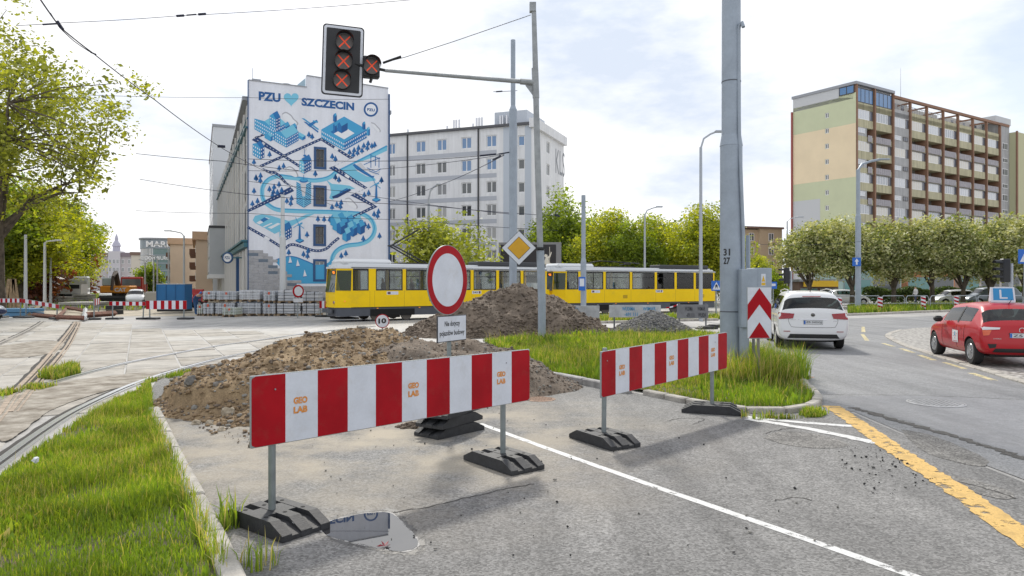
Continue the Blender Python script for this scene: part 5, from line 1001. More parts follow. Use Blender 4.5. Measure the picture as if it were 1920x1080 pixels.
# big plane tree hanging into the frame at upper left
pl = tree_mesh(3, 19, 6.0, .40, (.5, -1.0, 11.6, 8.8, 7.0, 7.4), 'plane', 240, 100, .115, 1.4, 15, .38)
plant('huge leafy plane tree reaching in from the upper left corner', 'plane_tree', pl, (-31.8, 44.5, 0))
t1 = tree_mesh(4, 12, 3.0, .28, (0, 0, 6.6, 4.2, 4.2, 4.4), 'yellow', 110, 240, .135, 1.9, 8, .55); t2 = tree_mesh(5, 12, 3.2, .3, (0, 0, 6.8, 4.4, 4.0, 4.2), 'green', 110, 240, .135, 1.9, 8, .55); t3 = tree_mesh(6, 9, 1.2, .18, (0, 0, 3.2, 2.6, 2.6, 2.6), 'red', 40, 130, .17, 1.4, 6)
def at(px, Y): q = P(px, 533, Y); return (q.x, q.y, 0)
g_ = 'trees of the park row at left'
for lab, px, Y, m_, sc, rz in (('yellow green park tree nearest the left street barriers', 40, 62, t1, .88, 0), ('bushy yellow green park tree right of the leftmost trunk', 75, 72, t1, 1.0, 1.7), ('dark green park tree behind the first lamp posts', 110, 84, t2, 1.0, .5), ('yellow park tree standing furthest right in the row', 120, 105, t1, 1.1, 3.1), ('pale yellow tree crown before the palace', 146, 150, t1, 1.05, 2.2), ('deep green park tree at the left frame edge', -20, 60, t2, 1.05, 2.6), ('mid green park tree behind the plane trunk', 14, 78, t2, 1.1, 4.1)):
    plant(lab, 'park_tree', m_, at(px, Y), rz, sc, g_)
plant('copper red leaved small tree among the park trees', 'copper_tree', t3, at(58, 66), .4, 1.1); plant('copper red bush beside the white tipper truck', 'copper_tree', t3, at(122, 92), 1.4, 1.15)
bush = tree_mesh(16, 5, .8, .14, (0, 0, 2.6, 2.4, 2.4, 2.4), 'green', 44, 130, .16, 1.3, 6)
plant('dense dark green street tree before the glass office', 'street_tree', bush, at(278, 98), 0, .88)
# bright trees behind the trams
g_ = 'bright green trees behind the second tram'
for lab, px, Y, m_, sc, rz in (('tall green tree at the right edge of the white block', 1068, 78, t2, .97, 1.0), ('broad yellow green tree behind the second tram', 1140, 70, t1, .80, 2.0), ('dark leaved tree left of the thin lamp post', 1185, 68, t2, .66, 3.3), ('bright yellow tree behind the thin lamp post', 1232, 72, t1, .76, 4.4), ('rounded green tree directly left of the grey pole', 1325, 66, t1, .80, 5.2), ('yellow green tree half hidden by the grey pole', 1285, 76, t1, .74, .3), ('low green tree right of the grey pole', 1420, 82, t1, .45, 1.3), ('green bush left of the first flowering tree', 1452, 74, bush, .62, 1.3)):
    plant(lab, 'leafy_tree', m_, at(px, Y), rz, sc, g_)
wl = tree_mesh(7, 8, 2.0, .18, (0, 0, 4.6, 3.6, 3.2, 3.4), 'willow', 80, 130, .13, 1.3, 9, .4, hang=1.6); plant('loose pale green willow behind the first tram', 'willow_tree', wl, at(824, 56), 0, 1.02)
# flowering whitebeams in a row
wb = [tree_mesh(20 + i, 6.5, 1.75, .20, (0, 0, 4.8, 2.75, 2.7, 2.3), 'white', 95, 200, .095, 1.15, 10, .6) for i in range(3)]
g_ = 'flowering whitebeam trees in a row'
ords = ['first flowering whitebeam from the left in the row', 'second flowering whitebeam, behind the sign pole', 'third flowering whitebeam, right of the sign pole', 'fourth flowering whitebeam, behind the white parked car', 'fifth flowering whitebeam, behind the grey parked car', 'sixth flowering whitebeam, above the learner car roof sign', 'rightmost flowering whitebeam cut by the frame edge']
for i, (px, Y, sc) in enumerate(((1518, 62, .98), (1598, 60, 1.02), (1676, 60, 1.0), (1748, 60, 1.02), (1806, 60, .98), (1857, 60, 1.0), (1922, 60, 1.06))): plant(ords[i], 'whitebeam_tree', wb[i % 3], at(px, Y), i * 1.9, sc, g_)
# hedge behind the parked cars
def hedge(label, p0, p1, h, d, n, seed):
    g = np.random.default_rng(seed); a, b = np.array(p0), np.array(p1); L_ = np.linalg.norm(b - a); u = (b - a) / L_; nn = np.array([-u[1], u[0]]); s = g.uniform(0, L_, n); w = g.uniform(-d / 2, d / 2, n); z = h * g.uniform(0, 1, n) ** .6 * (1 + .12 * np.sin(s * 1.7)); pos = np.stack([a[0] + u[0] * s + nn[0] * w, a[1] + u[1] * s + nn[1] * w, z], 1)
    e = g.normal(0, 1, (n, 3)); e /= np.linalg.norm(e, axis=1, keepdims=True); f_ = np.cross(e, g.normal(0, 1, (n, 3))); f_ /= np.linalg.norm(f_, axis=1, keepdims=True); q = (.12 * g.uniform(.6, 1.3, n))[:, None]
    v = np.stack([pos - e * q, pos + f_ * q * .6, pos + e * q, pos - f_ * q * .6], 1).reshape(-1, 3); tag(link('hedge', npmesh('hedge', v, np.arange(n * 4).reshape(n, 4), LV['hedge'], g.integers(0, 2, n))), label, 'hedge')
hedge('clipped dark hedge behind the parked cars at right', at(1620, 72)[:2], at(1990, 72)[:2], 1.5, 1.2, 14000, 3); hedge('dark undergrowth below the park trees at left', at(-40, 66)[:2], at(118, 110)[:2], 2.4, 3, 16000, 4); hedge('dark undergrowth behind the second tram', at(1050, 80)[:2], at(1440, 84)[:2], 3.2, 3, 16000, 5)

# ------------------------------------------------------------------ road barriers, signs
RED = M('sign_red', (.36, .003, .010), .5, spec=.18, var=.12, vs=3, dirt=.30, ds=7, dcol=(.22, .07, .05)); SWH = M('sign_white', (.64, .67, .73), .5, spec=.25, var=.05, vs=4, fine=.03, fs=40, dirt=.35, ds=6, dcol=(.44, .41, .36)); GALV = M('galvanised_steel', (.25, .28, .285), .45, .55, var=.12, vs=9); RUB = M('black_rubber', (.028, .029, .032), .62, var=.25, vs=10, bump=.25, bs=60, fine=.2, fs=60); ORG = M('orange_stencil', (.68, .26, .05), .7, dirt=.8, ds=25, dcol=(.64, .60, .58)); EDG = M('plate_edge', (.30, .33, .34), .45, .3)
def rubber_foot(par, loc, rz, n=1, name='rubber_foot', text=None):
    """recycled rubber base block with sloped ends, recesses and lifting holes"""
    for k in range(n):
        z = k * .125; L_, W_, H_ = .42, .215, .12
        pr = [(-L_, 0), (-L_, .045), (-L_ * .62, H_), (L_ * .62, H_), (L_, .045), (L_, 0)]
        mb = MB(); X = Matrix.Translation((0, 0, z))
        def slab(y0, y1, pr_=pr):
            n_ = len(pr_); mb.add([(x, y0, zz) for x, zz in pr_] + [(x, y1, zz) for x, zz in pr_], [tuple(range(n_)), tuple(range(n_, 2 * n_))[::-1]] + [(i, n_ + i, n_ + (i + 1) % n_, (i + 1) % n_) for i in range(n_)], 0, X)
        slab(-W_, -.13); slab(.13, W_); slab(-.05, .05)
        cen = [(-.24, 0), (-.24, H_), (.24, H_), (.24, 0)]; slab(-.13, -.05, [(-.10, 0), (-.10, H_ - .003), (.10, H_ - .003), (.10, 0)]); slab(.05, .13, [(-.10, 0), (-.10, H_ - .003), (.10, H_ - .003), (.10, 0)])
        low = [(-L_ + .004, 0), (-L_ + .004, .03), (-L_ * .64, H_ - .04), (L_ * .64, H_ - .04), (L_ - .004, .03), (L_ - .004, 0)]; slab(-.13, -.05, low); slab(.05, .13, low)
        o = mb.build(name, RUB, par); o.location = loc; o.rotation_euler = (0, 0, rz + (k * .12 if n > 1 else 0))
        hb = MB()
        for x in (-.14, .14):
            for y in (-.165, .0, .165): hb.lathe([(.018, H_ - .01), (.018, H_ + .0015)], 10, 0, Matrix.Translation((x, y, z)))
        hb.build('socket', M('hole_black', (.006, .006, .006), .9), o)
        if text:
            u = Vector((L_ - L_ * .62, 0, .045 - H_)).normalized(); tb = MB(); O = Vector((L_ * .66, -.055, H_ - .02 + z)); nn = Vector((-u.z, 0, u.x)); text_on(tb, text, O + u * .07 + nn * .006, (0, 1, 0), -u, .11, .05, 0, .03); tb.build('stencil', M('chalk_white', (.45, .45, .44), .9), o)
    return o
def barrier(label, p0, p1, z0, z1, over, n, feet, posts_off, stencils, group, slope=0., first=0):
    """striped board on two posts; p0,p1 = post positions"""
    d = (p1 - p0); ln = d.length; a = math.atan2(d.y, d.x); t = T('road_barrier', label, 'barrier', (p0.x, p0.y, 0), a, group); x0, x1 = -over[0], ln + over[1]; w = (x1 - x0) / n; yb = -.035; sh = lambda x: slope * x
    X = Matrix(((1, 0, 0, 0), (0, 1, 0, 0), (slope, 0, 1, 0), (0, 0, 0, 1)))
    MB().bbox(x0, x1, yb - .012, yb + .012, z0, z1, .006, 0, X).build('board', EDG, t)
    for i in range(n):
        a0, a1 = x0 + i * w, x0 + (i + 1) * w; r_ = .035; pts = [(a0, z0 + .006), (a1, z0 + .006), (a1, z1 - .006), (a0, z1 - .006)]
        if i == 0: pts = [(a0 + .006 + r_, z0 + .006), (a1, z0 + .006), (a1, z1 - .006), (a0 + .006 + r_, z1 - .006), (a0 + .012, z1 - .02), (a0 + .006, z1 - r_), (a0 + .006, z0 + r_), (a0 + .012, z0 + .02)]
        if i == n - 1: pts = [(a0, z0 + .006), (a1 - r_, z0 + .006), (a1 - .012, z0 + .02), (a1 - .006, z0 + r_), (a1 - .006, z1 - r_), (a1 - .012, z1 - .02), (a1 - r_, z1 - .006), (a0, z1 - .006)]
        MB().add([(x, yb - .0135, z) for x, z in pts] + [(x, yb - .0115, z) for x, z in pts], [tuple(range(len(pts)))], 0, X).build('stripe', RED if (i + first) % 2 == 0 else SWH, t)
    for i in stencils:
        mb = MB(); c = x0 + (i + .5) * w; zc = (z0 + z1) / 2; O = X @ Vector((c - .075, yb - .0160, zc + .0)); text_on(mb, 'GEO', O + Vector((0, 0, .02)), Vector((1, 0, slope)), (0, 0, 1), .125, .055, 0, .055); text_on(mb, 'LAB', O + Vector((0, 0, -.055)), Vector((1, 0, slope)), (0, 0, 1), .125, .055, 0, .055); mb.build('stencil', ORG, t)
    for k, x in enumerate((0, ln)):
        zt = X @ Vector((x, 0, z1)); MB().cyl((x, 0, .02), (x + posts_off[k], 0, zt.z + (.03 if k == 0 and first == 0 and slope else -.04)), .029, n=14).build('post', GALV, t)
        MB().cyl((x, yb - .02, z1 - .12 + sh(x)), (x, yb + .02, z1 - .12 + sh(x)), .007, n=8).build('bolt', ZINC, t)
    for k, (x, rz_, txt) in enumerate(feet): rubber_foot(t, (x, .0, .009), rz_ - a, 1, 'rubber_foot', txt)
    return t
pa, pb = G(510, 985), G(943, 872)
barrier('large red and white striped barrier standing in the foreground', pa, pb, .642, 1.198, (.20, .37), 11, ((.02, R(-38), 'GEO'), ((pb - pa).length, R(-52), None)), (0, 0), (1, 5, 9), 'striped road barriers')
pc_, pd_ = G(1132, 830), G(1335, 773)
barrier('second striped barrier in front of the grassy island', pc_, pd_, .556, 1.106, (.118, .397), 11, ((0.0, R(-60), None), ((pd_ - pc_).length, R(-20), None)), (.02, 0), (1, 5, 9), 'striped road barriers', .021)
# construction-vehicle sign on a stack of rubber feet
c = G(842, 812); t = T('no_entry_sign', 'large round red rimmed closed road sign with a construction vehicles plate', 'sign', (c.x, c.y, 0), R(60))
MB().cyl((0, 0, .02), (0, 0, 2.3), .03, n=14).build('post', GALV, t); zc = 1.9 - (525 - 533) / F * c.y; r_ = .44
MB().lathe([(r_, -.055), (r_, -.04), (r_ - .004, -.036), (r_ - .02, -.036)], 56, axis='y', X=Matrix.Translation((-.10, 0, zc))).build('disc', EDG, t)
mb = MB(); k = 56
for i in range(k):
    a0, a1 = 6.2832 * i / k, 6.2832 * (i + 1) / k; ri = r_ * .76; ro = r_ * .985; mb.add([(-.10 + q * math.cos(a), -.0565, zc + q * math.sin(a)) for q, a in ((ri, a0), (ro, a0), (ro, a1), (ri, a1))], [(0, 1, 2, 3)])
mb.build('red_rim', RED, t); MB().poly([(-.10 + r_ * .76 * math.cos(6.2832 * i / k), -.0562, zc + r_ * .76 * math.sin(6.2832 * i / k)) for i in range(k)]).build('white_field', SWH, t)
z1_ = 1.9 - (591 - 533) / F * c.y; z0_ = 1.9 - (640 - 533) / F * c.y; wv = .325; MB().bbox(-wv, wv, -.05, -.034, z0_, z1_, .006).build('text_plate', M('plate_black', (.03, .03, .035), .4), t); MB().box(-wv + .015, wv - .015, -.0515, -.0505, z0_ + .012, z1_ - .012).build('plate_field', SWH, t)
mb = MB(); text_on(mb, 'Nie dotyczy', (-.17, -.0530, (z0_ + z1_) / 2 + .012), (1, 0, 0), (0, 0, 1), .34, .085, 0, .02); text_on(mb, 'pojazdów budowy', (-.275, -.0530, (z0_ + z1_) / 2 - .105), (1, 0, 0), (0, 0, 1), .55, .085, 0, .02); mb.build('lettering', M('letter_black', (.02, .02, .022), .5), t)
for z in (zc - .18, zc + .18, (z0_ + z1_) / 2): MB().box(-.07, .07, -.036, .03, z - .02, z + .02).build('clamp', GALV, t)
rubber_foot(t, (.02, .0, .006), R(-10), 3, 'rubber_foot')
# small speed sign behind the sand heap
c = P(717, 602, 19.0); t = T('speed_sign', 'small round tram speed sign reading 10 behind the sand heap', 'sign', (c.x, c.y, 0)); rr = .185; cz = c.z
MB().lathe([(rr, -.012), (rr, .0)], 32, axis='y', X=Matrix.Translation((0, 0, cz))).build('disc', RED, t); MB().lathe([(rr * .88, -.0150), (rr * .88, -.013)], 32, axis='y', X=Matrix.Translation((0, 0, cz))).build('sign_face', SWH, t); mb = MB(); text_on(mb, '10', (-.105, -.018, cz - .07), (1, 0, .06), (0, 0, 1), .21, .14, 0, .05); mb.build('numeral', M('letter_black'), t); MB().cyl((0, .02, 0), (0, .02, cz), .02, n=8).build('post', GALV, t)
# priority road diamond and lane signal gantry on a tall mast
POLE = M('pole_grey', (.30, .32, .33), .55, .2, var=.15, vs=4); POLEB = M('pole_blue_grey', (.31, .36, .42), .5, .1, var=.08, vs=3, fine=.04, fs=20); BLK = M('signal_black', (.012, .013, .016), .45)
c = G(1016, 638); ym = c.y; t = T('signal_mast', 'tall weathered grey mast with a lane signal arm', 'mast', (c.x, c.y, 0)); L_ = lambda px, py, dy=0.: P(px, py, ym + dy) - Vector((c.x, c.y, 0))
MB().tube([(0, 0, -.1), L_(1016, 565), L_(1013, 470)], .135, 14).build('lower_tube', POLEB, t); MB().tube([L_(1013, 472), L_(1008, 300), L_(1005, 182)], [.105, .105, .10], 14).build('upper_tube', POLE, t); MB().tube([L_(1005, 184), L_(1003, 128)], .115, 12).build('collar', POLE, t); MB().tube([L_(1004, 130), L_(1001, 20)], [.095, .08], 12).build('top_tube', POLE, t); q = L_(1000, 18); MB().box(q.x - .13, q.x + .09, -.12, .12, q.z - .08, q.z + .22).build('top_bracket', POLE, t)
e0 = L_(1003, 155); e1 = L_(722, 132, -.6); MB().tube([e0, e0.lerp(e1, .1)], .10, 10).build('arm_socket', POLE, t); MB().tube([e0.lerp(e1, .1), e1], [.075, .06], 10).build('signal_arm', POLE, t); MB().add([L_(985, 160) + Vector((0, -.02, 0)), L_(1002, 160) + Vector((0, -.02, 0)), L_(1002, 183) + Vector((0, -.02, 0)), L_(985, 160) + Vector((0, .02, 0)), L_(1002, 160) + Vector((0, .02, 0)), L_(1002, 183) + Vector((0, .02, 0))], [(0, 1, 2), (3, 5, 4), (0, 2, 5, 3)]).build('gusset', POLE, t)
MB().tube([L_(995, 28), L_(850, 78, -.3), L_(760, 107, -.5), L_(718, 118, -.6)], .012, 5).build('stay_cable', BLK, t); MB().tube([L_(752, 106, -.5), L_(718, 118, -.6)], .04, 6).build('turnbuckle', BLK, t); MB().lathe([(.15, -.04), (.15, .04)], 14, 0, Matrix.Translation(L_(1013, 467))).build('clamp', BLK, t)
XM = M('signal_red_cross', (.80, .07, .015), .5, emit=.22); LENS = M('signal_lens', (.10, .085, .08), .3)
def lamp(par, p, r, nrm_a, name='lamp'):
    X = Matrix.Translation(p) @ Matrix.Rotation(nrm_a, 4, 'Z'); o = MB().lathe([(r, -.03), (r, .0)], 28, 0, X, 'y').build(name, LENS, par); m_ = MB(); b_ = r * .16
    for s_ in (1, -1):
        d_ = Vector((math.cos(s_ * .82), 0, math.sin(s_ * .82))); n_ = Vector((-d_.z, 0, d_.x)); q = [d_ * r * .92 + n_ * b_ / 2, -d_ * r * .92 + n_ * b_ / 2, -d_ * r * .92 - n_ * b_ / 2, d_ * r * .92 - n_ * b_ / 2]; m_.add([(v.x, -.034 - .002 * s_, v.z) for v in q], [(0, 1, 2, 3)], 0, X)
    m_.build('red_cross', XM, o); v = MB(); n_ = 14; vis = []
    for i in range(n_ + 1):
        a = math.pi * (-.08 + 1.16 * i / n_); vis.append(((r + .02) * math.cos(a), (r + .02) * math.sin(a)))
    v.add([(x, -.02, z) for x, z in vis] + [(x * .97, -.26 - .05 * (z > 0), z * .97 + .02) for x, z in vis], [(i, i + 1, n_ + 2 + i, n_ + 1 + i) for i in range(n_)], 0, X); v.build('visor', BLK, o); return o
# backboard with three crosses (rotated a little towards the right)
ys = ym - .75; pc_ = P(643, 114, ys) - Vector((c.x, c.y, 0)); hw_, hh_ = 36.5 / F * ys / math.cos(R(16)), 66 / F * ys; ang = R(16); Xb = Matrix.Translation(pc_) @ Matrix.Rotation(ang, 4, 'Z') @ Matrix.Rotation(R(1.6), 4, 'Y')
def rrect(w, h, r, n=6): return [(sx * (w - r) + r * math.cos(a0 + math.pi / 2 * i / n), sz * (h - r) + r * math.sin(a0 + math.pi / 2 * i / n)) for sx, sz, a0 in ((1, 1, 0), (-1, 1, math.pi / 2), (-1, -1, math.pi), (1, -1, 1.5 * math.pi)) for i in range(n + 1)]
def plate(par, name, w, h, r, y0, y1, mat, X):
    o = rrect(w, h, r); n = len(o); return MB().add([(x, y0, z) for x, z in o] + [(x, y1, z) for x, z in o], [tuple(range(n)), tuple(range(n, 2 * n))[::-1]] + [(i, n + i, n + (i + 1) % n, (i + 1) % n) for i in range(n)], 0, X).build(name, mat, par)
bb = plate(t, 'signal_board', hw_, hh_, .12, -.02, .03, BLK, Xb); plate(bb, 'white_border', hw_ - .04, hh_ - .04, .10, -.026, -.021, SWH, Xb); plate(bb, 'board_face', hw_ - .12, hh_ - .12, .04, -.032, -.027, BLK, Xb)
for x, y in ((646, 79), (644, 115), (641, 151)):
    p_l = P(x, y, ys - .12) - Vector((c.x, c.y, 0)); lamp(t, p_l, 15.5 / F * ys, ang)
p_l = P(697, 124, ys - .1) - Vector((c.x, c.y, 0)); lamp(t, p_l, 15.0 / F * ys, R(18)); q = P(697, 125, ys) - Vector((c.x, c.y, 0)); MB().bbox(-.27, .27, 0, .3, -.34, .36, .04, 0, Matrix.Translation(q) @ Matrix.Rotation(R(18), 4, 'Z')).build('signal_housing', BLK, t); MB().tube([P(697, 146, ys + .1) - Vector((c.x, c.y, 0)), P(694, 155, ys + .1) - Vector((c.x, c.y, 0))], .05, 6).build('bracket', BLK, t)
MB().tube([P(655, 118, ys + .12) - Vector((c.x, c.y, 0)), P(722, 132, ys + .12) - Vector((c.x, c.y, 0))], .05, 6).build('bracket', BLK, t)
c2 = P(973, 465, ym - .25); t = T('priority_sign', 'yellow diamond priority road sign fixed to the signal mast', 'sign', (c2.x, c2.y, c2.z)); s_ = 32.5 / F * ym; o = [(0, s_), (-s_, 0), (0, -s_), (s_, 0)]
for nm, k, y0, y1, m_ in (('plate', 1.0, 0, .02, M('plate_black')), ('white_field', .965, -.006, -.002, SWH), ('black_line', .66, -.010, -.0075, M('plate_black')), ('yellow_field', .625, -.014, -.0115, M('sign_yellow', (.62, .33, .005), .4, var=.06, vs=4))): MB().add([(x * k, y0, z * k) for x, z in o] + [(x * k, y1, z * k) for x, z in o], [(0, 1, 2, 3), (7, 6, 5, 4)] + [(i, 4 + i, 4 + (i + 1) % 4, (i + 1) % 4) for i in range(4)]).build(nm, m_, t)
MB().box(.1, s_ + .35, .03, .07, -.03, .03).build('bracket', BLK, t)
# big painted mast at right with cable duct and switch box
c = G(1371, 702); yb_ = c.y; t = T('tram_mast', 'thick blue grey overhead line mast numbered 31 27', 'mast', (c.x, c.y, 0)); PL = lambda px, py: P(px, py, yb_) - Vector((c.x, c.y, 0))
rl, ru = 20.5 / F * yb_, 17.5 / F * yb_; zj = PL(1371, 265).z
MB().tube([(0, 0, -.1), (0, 0, zj - .10)], [rl, rl * .985], 40).build('lower_tube', POLEB, t, True); MB().tube([(0, 0, zj - .10), (0, 0, zj + .12)], [rl * 1.02, ru * 1.02], 40).build('reducer', POLEB, t, True); MB().tube([(0, 0, zj + .1), (0, 0, PL(1371, -160).z)], [ru, ru * .96], 40).build('upper_tube', POLEB, t, True)
for z, k in ((PL(1371, 154).z, ru), (PL(1371, 584).z, rl)): MB().lathe([(k * 1.02, -.01), (k * 1.02, .012)], 40, 0, Matrix.Translation((0, 0, z))).build('strap', M('strap_dark', (.10, .11, .13), .5, .3), t)
dr = -rl - .03
MB().tube([(.20, dr + .1, PL(0, 505).z), (.19, dr + .06, PL(0, 440).z), (.13, dr + .02, PL(0, 330).z), (.11, dr + .06, PL(0, 260).z), (.10, dr + .09, PL(0, 150).z), (.10, dr + .09, PL(0, 62).z), (.12, dr + .06, PL(0, 52).z), (.15, dr + .02, PL(0, 50).z), (.165, dr - .03, PL(0, 60).z)], .036, 10).build('cable_duct', POLEB, t, True)
bx = PL(1376, 612); tp = PL(1376, 505); xb0 = bx.x + .02; MB().bbox(xb0, xb0 + .32, -.45, -.02, bx.z, tp.z, .01).build('switch_box', POLEB, t); MB().bbox(xb0 + .27, xb0 + .63, -.42, .1, PL(0, 545).z, tp.z + .02, .01).build('switch_box', POLEB, t)
o = MB().box(xb0 + .41, xb0 + .50, -.4230, -.42, PL(0, 536).z, PL(0, 514).z).build('warning_label', SWH, t); MB().add([(xb0 + .42, -.4250, PL(0, 528).z), (xb0 + .49, -.4250, PL(0, 528).z), (xb0 + .455, -.4250, PL(0, 517).z)], [(0, 1, 2)]).build('warning_triangle', M('warn_yellow', (.7, .42, .02), .5), o); MB().box(xb0 + .415, xb0 + .495, -.4250, -.4240, PL(0, 535).z, PL(0, 530).z).build('warning_line', M('warn_yellow'), o)
MB().tube([(xb0 + .1, -.3, bx.z + .05), (xb0 + .1, -.3, 0)], .10, 10).build('duct', POLEB, t); MB().tube([(xb0 + .26, -.4, bx.z + .05), (xb0 + .26, -.4, .55), (xb0 + .30, -.42, .35), (xb0 + .31, -.42, 0)], .032, 8).build('duct', M('duct_grey', (.14, .15, .155), .5), t); MB().tube([(xb0 + .36, .25, tp.z - .02), (xb0 + .36, .25, PL(0, 440).z)], .05, 8).build('duct', POLEB, t)
mb = MB()
for s__, y_ in (('31', 480), ('27', 496)):
    vs, fs, x0_, x1_, y0_, y1_ = text_geo(s__, .03); hgt = 13 / F * yb_; wd = 13 / F * yb_; zb = PL(0, y_).z; mb.add([((rl + .003) * math.sin(-1.02 + (v[0] - x0_) / (x1_ - x0_) * wd / rl), -(rl + .003) * math.cos(-1.02 + (v[0] - x0_) / (x1_ - x0_) * wd / rl), zb + (v[1] - y0_) / (y1_ - y0_) * hgt) for v in vs], fs)
mb.build('numerals', M('letter_black'), t)
# chevron board in front of it
c = G(1423, 722); t = T('chevron_sign', 'red and white chevron plate on a post beside the switch box', 'sign', (c.x, c.y, 0), R(3)); s_ = c.y / F; w_, z0_, z1_ = 23.5 * s_, 1.9 - 102 * s_, 1.9 - 5 * s_
MB().cyl((0, .03, 0), (0, .03, z1_ - .1), .026, n=12).build('post', M('post_brown_grey', (.22, .20, .18), .7), t); MB().bbox(-w_, w_, -.02, 0, z0_, z1_, .004).build('plate', EDG, t); MB().box(-w_ + .01, w_ - .01, -.0225, -.0205, z0_ + .01, z1_ - .01).build('white_field', SWH, t); h = z1_ - z0_; zz = lambda k: z0_ + h * k
MB().add([(-w_ + .01, -.025, zz(.35)), (0, -.025, zz(.66)), (w_ - .01, -.025, zz(.35)), (w_ - .01, -.025, zz(.66)), (0, -.025, zz(.98)), (-w_ + .01, -.025, zz(.66))], [(0, 1, 4, 5), (1, 2, 3, 4)]).build('chevron', RED, t); MB().add([(-w_ * .85, -.025, zz(.015)), (w_ * .85, -.025, zz(.015)), (0, -.025, zz(.32))], [(0, 1, 2)]).build('chevron', RED, t)

# ------------------------------------------------------------------ lamp posts and other poles
LG = M('lamp_grey', (.40, .43, .47), .5, .2); LPALE = M('lamp_pale', (.55, .57, .58), .5, .1)
def post(label, px, Y, ytop, r0, r1, arm=None, mat=None, name='lamp_post', cat='lamp post', group=None, step=None):
    c = P(px, 533, Y); t = T(name, label, cat, (c.x, c.y, 0), 0, group); zt = CAMH + (HY - ytop) / F * Y; m_ = mat or LG
    if step: zs = CAMH + (HY - step) / F * Y; MB().tube([(0, 0, -.1), (0, 0, zs)], r0, 12).build('lower_tube', m_, t, True); MB().tube([(0, 0, zs - .05), (0, 0, zs + .15)], [r0 * 1.03, r1], 12).build('reducer', m_, t, True); MB().tube([(0, 0, zs), (0, 0, zt)], r1, 12).build('upper_tube', m_, t, True)
    else: MB().tube([(0, 0, -.1), (0, 0, zt)], [r0, r1], 10).build('column', m_, t, True)
    if arm:
        dx, dz = (arm[0] - px) / F * Y, (ytop - arm[1]) / F * Y; MB().tube([(0, 0, zt - .05), (dx * .15, 0, zt + dz * .55), (dx * .5, 0, zt + dz * .85), (dx * .8, 0, zt + dz)], r1 * .7, 7).build('arm', m_, t, True); MB().bbox(min(dx * .72, dx * 1.15), max(dx * .72, dx * 1.15), -.12, .12, zt + dz - .04, zt + dz + .07, .03).build('lamp_head', m_, t)
    return t
g_ = 'street lamp posts'
t = post('tall lamp post behind the parked white car with a blue arrow sign', 1609, 51, 318, .19, .13, (1660, 299), POLEB, group=g_, step=405)
o = T('arrow_sign', 'blue square one way arrow sign on the tall lamp post', 'sign', P(1606, 491, 50.7)); w_ = .30; MB().bbox(-w_, w_, -.03, .0, -w_ * 1.0, w_ * 1.0, .01).build('plate', M('sign_blue', (.01, .12, .50), .4), o); MB().add([(-.06, -.034, -.2), (.06, -.034, -.2), (.06, -.034, .02), (.15, -.034, .02), (0, -.034, .24), (-.15, -.034, .02), (-.06, -.034, .02)], [(0, 1, 2, 6), (3, 4, 5)]).build('white_arrow', SWH, o)
post('slim lamp post in front of the second tram', 1314, 37, 276, .10, .07, (1350, 247), LG, group=g_); post('thin lamp post behind the second tram', 1209, 60, 402, .11, .07, (1238, 388), LG, group=g_); post('lamp post in front of the willow tree', 804, 56, 372, .14, .09, (824, 346), LG, group=g_)
post('small lamp post left of the first flowering tree', 1476, 80, 415, .10, .07, (1503, 407), LG, group=g_)
post('pole behind the tall soil heap with a spindle top', 962, 31, 75, .165, .10, None, POLEB, 'tram_pole', 'pole', None, 205); post('plain overhead line pole in front of the second tram', 1094, 34, 366, .135, .10, None, POLEB, 'tram_pole', 'pole', None, 490)
o = T('stop_sign', 'blue tram stop notice on the plain pole', 'sign', P(1091, 532, 33.7)); MB().bbox(-.16, .16, -.03, 0, -.32, .32, .01).build('plate', M('sign_blue'), o); MB().box(-.11, .11, -.036, -.031, -.12, .24).build('notice', SWH, o)
post('banded pole standing in front of the mural', 530, 45, 365, .19, .12, None, LPALE, 'tram_pole', 'pole', None, 445)
for lab, px, Y, yt, arm in (('pale pole nearest the left barriers', 48, 46, 440, None), ('pale lamp post left of the tipper truck', 84, 52, 455, (110, 451)), ('third pale post beside the tipper truck', 95, 62, 480, (116, 473)), ('grey lamp post before the nearer peach house', 345, 72, 442, (313, 433)), ('lamp post before the further peach house', 316, 82, 467, (293, 458)), ('pale post at the right of the street tree', 295, 90, 485, (275, 478)), ('pale post in the middle of the street tree', 288, 96, 487, (280, 478)), ('pale post at the left of the street tree', 272, 92, 492, (262, 487))): post(lab, px, Y, yt, .12, .08, arm, LPALE, group=g_)
# pedestrian crossing and stop signs, traffic lights
def bsign(label, px, py, Y, s_, kind, pole=True):
    q = P(px, py, Y); t = T('crossing_sign', label, 'sign', (q.x, q.y, 0)); z = q.z; MB().bbox(-s_, s_, -.03, 0, z - s_, z + s_, .01).build('plate', M('sign_blue'), t)
    MB().add([(-s_ * .8, -.034, z - s_ * .75), (s_ * .8, -.034, z - s_ * .75), (0, -.034, z + s_ * .8)], [(0, 1, 2)]).build('white_triangle', SWH, t); MB().add([(-.05, -.038, z - s_ * .6), (.0, -.038, z - s_ * .1), (.06, -.038, z - s_ * .6), (.07, -.038, z + .02), (.0, -.038, z + s_ * .35), (-.07, -.038, z + .02)], [(0, 1, 5), (1, 2, 3), (1, 3, 4, 5)]).build('walker', M('letter_black'), t); MB().cyl((0, .04, 0), (0, .04, z + s_), .04, n=10).build('post', GALV, t)
bsign('blue pedestrian crossing sign left of the thick mast', 1343, 536, 40, .28, 0); bsign('blue pedestrian crossing sign at the right frame edge', 1922, 481, 30, .30, 0)
